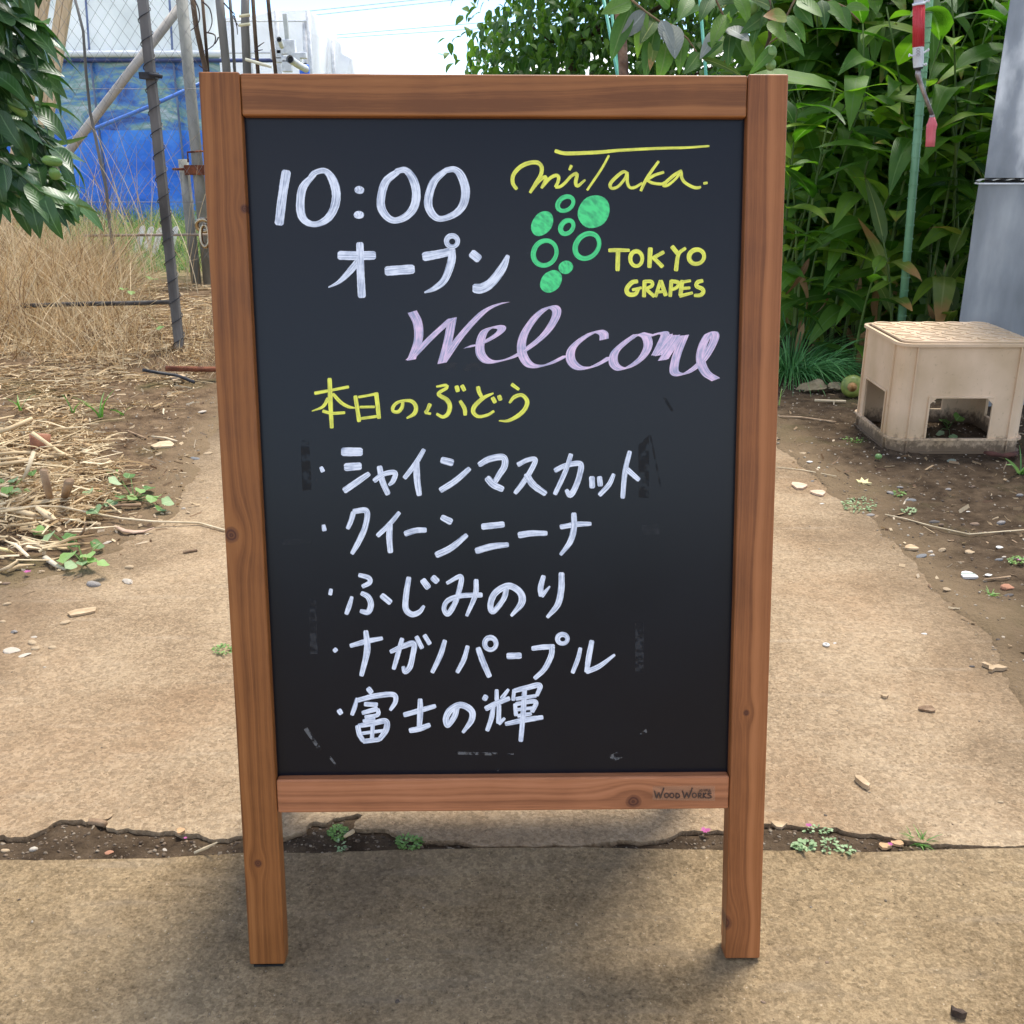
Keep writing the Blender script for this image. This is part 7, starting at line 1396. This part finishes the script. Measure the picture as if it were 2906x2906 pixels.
# fallen fruit and dried leaf by the crate
fb = gpos(2416, 1126); o = thing('fallen_fruit', 'green fallen fruit with a brown hollow beside the crate', 'fruit', fb); rr = 30 * (fb - cam.location).length / FPX; m = MB(); n = 12; ax_ = (Vector((-.35, -1, .15))).normalized(); c = Vector((0, 0, rr * .95))
pr = [(-1, .05), (-.95, .35), (-.75, .68), (-.4, .93), (0, 1.03), (.4, .98), (.7, .80), (.84, .58), (.86, .42), (.78, .30), (.62, .24), (.5, .04)]
m.tube([c + ax_ * rr * a for a, b_ in pr[:9]], [rr * b_ for a, b_ in pr[:9]], 20, cap=False); m.build('skin', noisy('mottled_green_skin', (.12, .18, .03), (.30, .34, .08), 30, .45, .15, 60, spec=.5), o, smooth=True)
m = MB(); m.tube([c + ax_ * rr * a for a, b_ in pr[8:]], [rr * b_ for a, b_ in pr[8:]], 16, cap=True); m.build('hollow', noisy('rotten_flesh', (.30, .14, .04), (.62, .36, .15), 60, .7, .3), o, smooth=True)
fb = gpos(2492, 1303); o = thing('fallen_fruit', 'tiny green fallen fruit in front of the crate corner', 'fruit', fb); rr = .010; m = MB(); m.tube([Vector((0, 0, .009)) + Vector((rr * 1.15 * math.cos(math.pi * i / 8), 0, 0)) for i in range(9)], [max(.0006, rr * math.sin(math.pi * i / 8)) for i in range(9)], 12, cap=False); m.build('skin', m_pf, o, smooth=True)
m = MB(); m.tube([(.011, 0, .009), (.017, 0, .014)], .0012, 5); m.build('stalk', m_twig, o)
fb = gpos(2345, 1112); o = thing('withered_leaf_clump', 'large withered brown leaf lying between the grass clump and the fruit', 'leaf', fb)
for i, (a, s) in enumerate(((2.9, 1.0), (3.4, .8), (.2, .75), (2.4, .6), (-.3, .55))):
    q = bpy.data.objects.new('lobe', tpl_mesh(leaf_tpl(.13, .075, .5, .3, 'ovate', 7, .08, i), noisy('olive_dry_leaf', (.20, .16, .09), (.36, .29, .18), 26, .8, .3, transl=.1), 'lobe')); COL.objects.link(q); q.parent = o; q.matrix_local = basis((0, 0, .02), (math.cos(a), math.sin(a) * .5 - .15, .12), (rs.uniform(-.4, .4), -.4, 1), s)
# loose grit: real little stones, too many to count
def scatter(name, N_, xr, yr, size, cols, seed, cond):
    r3 = np.random.default_rng(seed); x = r3.uniform(*xr, N_); y = r3.uniform(*yr, N_); k = cond(x, y, r3); x, y = x[k], y[k]; n = len(x); z = top_z(x, y)
    base = bmesh.new(); bmesh.ops.create_icosphere(base, subdivisions=1, radius=1); bv = np.array([v.co[:] for v in base.verts]); bf = np.array([[v.index for v in f.verts] for f in base.faces]); base.free(); bv, bf = bv, bf
    s = size[0] + (size[1] - size[0]) * r3.random(n) ** 3; sc = np.stack([s, s * (.5 + .5 * r3.random(n)), s * (.3 + .4 * r3.random(n))], 1); a = r3.random(n) * 6.283
    V = bv[None] * (1 + .25 * r3.normal(size=(n, len(bv), 1))) * sc[:, None]; X = V[..., 0] * np.cos(a)[:, None] - V[..., 1] * np.sin(a)[:, None]; Y = V[..., 0] * np.sin(a)[:, None] + V[..., 1] * np.cos(a)[:, None]
    V = np.stack([X + x[:, None], Y + y[:, None], V[..., 2] + (z + sc[:, 2] * .3)[:, None]], -1).reshape(-1, 3); F = (bf[None] + (np.arange(n) * len(bv))[:, None, None]).reshape(-1, 3)
    me = np_mesh(V, F, name, None, np.repeat(r3.random(n), len(bv))); o = link(name, me, straw_mat(name + '_colours', cols, .85, 0)); o['kind'] = 'stuff'; return o
GR = [(.06, .045, .035), (.16, .12, .085), (.30, .24, .17), (.38, .31, .23), (.12, .09, .06), (.50, .44, .35)]
scatter('gravel', 5200, (.75, 2.3), (1.7, 4.6), (.001, .006), GR, 1, lambda x, y, r: (slab_inside(x, y) > -.02) & (x < rx_at(y, 3000)))
scatter('gravel', 5200, (-2.6, -.6), (2.0, 5.0), (.001, .0055), GR, 2, lambda x, y, r: (slab_inside(x, y) > -.03) & (x > rx_at(y, -60)))
scatter('crack_crumbs', 5200, (-1.0, 1.1), (1.30, 1.45), (.0008, .0042), [(.05, .035, .024), (.12, .085, .055), (.20, .14, .09), (.09, .065, .042), (.30, .24, .17), (.15, .11, .07)], 3, lambda x, y, r: slab_inside(x, y) > 0)
scatter('path_grit', 900, (-1.9, 2.2), (.95, 4.2), (.0007, .0032), GR, 4, lambda x, y, r: (slab_inside(x, y) < 0) & (r.random(len(x)) < np.exp(slab_inside(x, y) * 3.2) + .12) & (np.abs(x) < rx_at(y, 3000)))
K = 2600; r3 = np.random.default_rng(8); yy = 1.95 + 2.9 * r3.random(K); xx = np.where(r3.random(K) < .6, rx_at(yy, -80 + 640 * r3.random(K)), rx_at(yy, 2250 + 700 * r3.random(K))); e = slab_inside(xx, yy); k = (e > -.10 * r3.random(K)); k &= (xx < 0) | (r3.random(K) < .35); xx, yy = xx[k], yy[k]; K = len(xx); a = r3.random(K) * 6.28
blades('leaf_crumbs', np.stack([xx, yy, top_z(xx, yy) + .003], 1), np.stack([np.cos(a), np.sin(a), .15 * r3.random(K)], 1), .008 + .03 * r3.random(K) ** 2, .003 + .009 * r3.random(K) ** 2, np.stack([r3.normal(0, .8, K), r3.normal(0, .8, K), r3.normal(0, .5, K)], 1), straw_mat('leaf_crumb_colours', [(.14, .08, .045), (.36, .25, .14), (.62, .48, .30), (.25, .15, .08), (.74, .62, .44)]), n=2, taper=False)
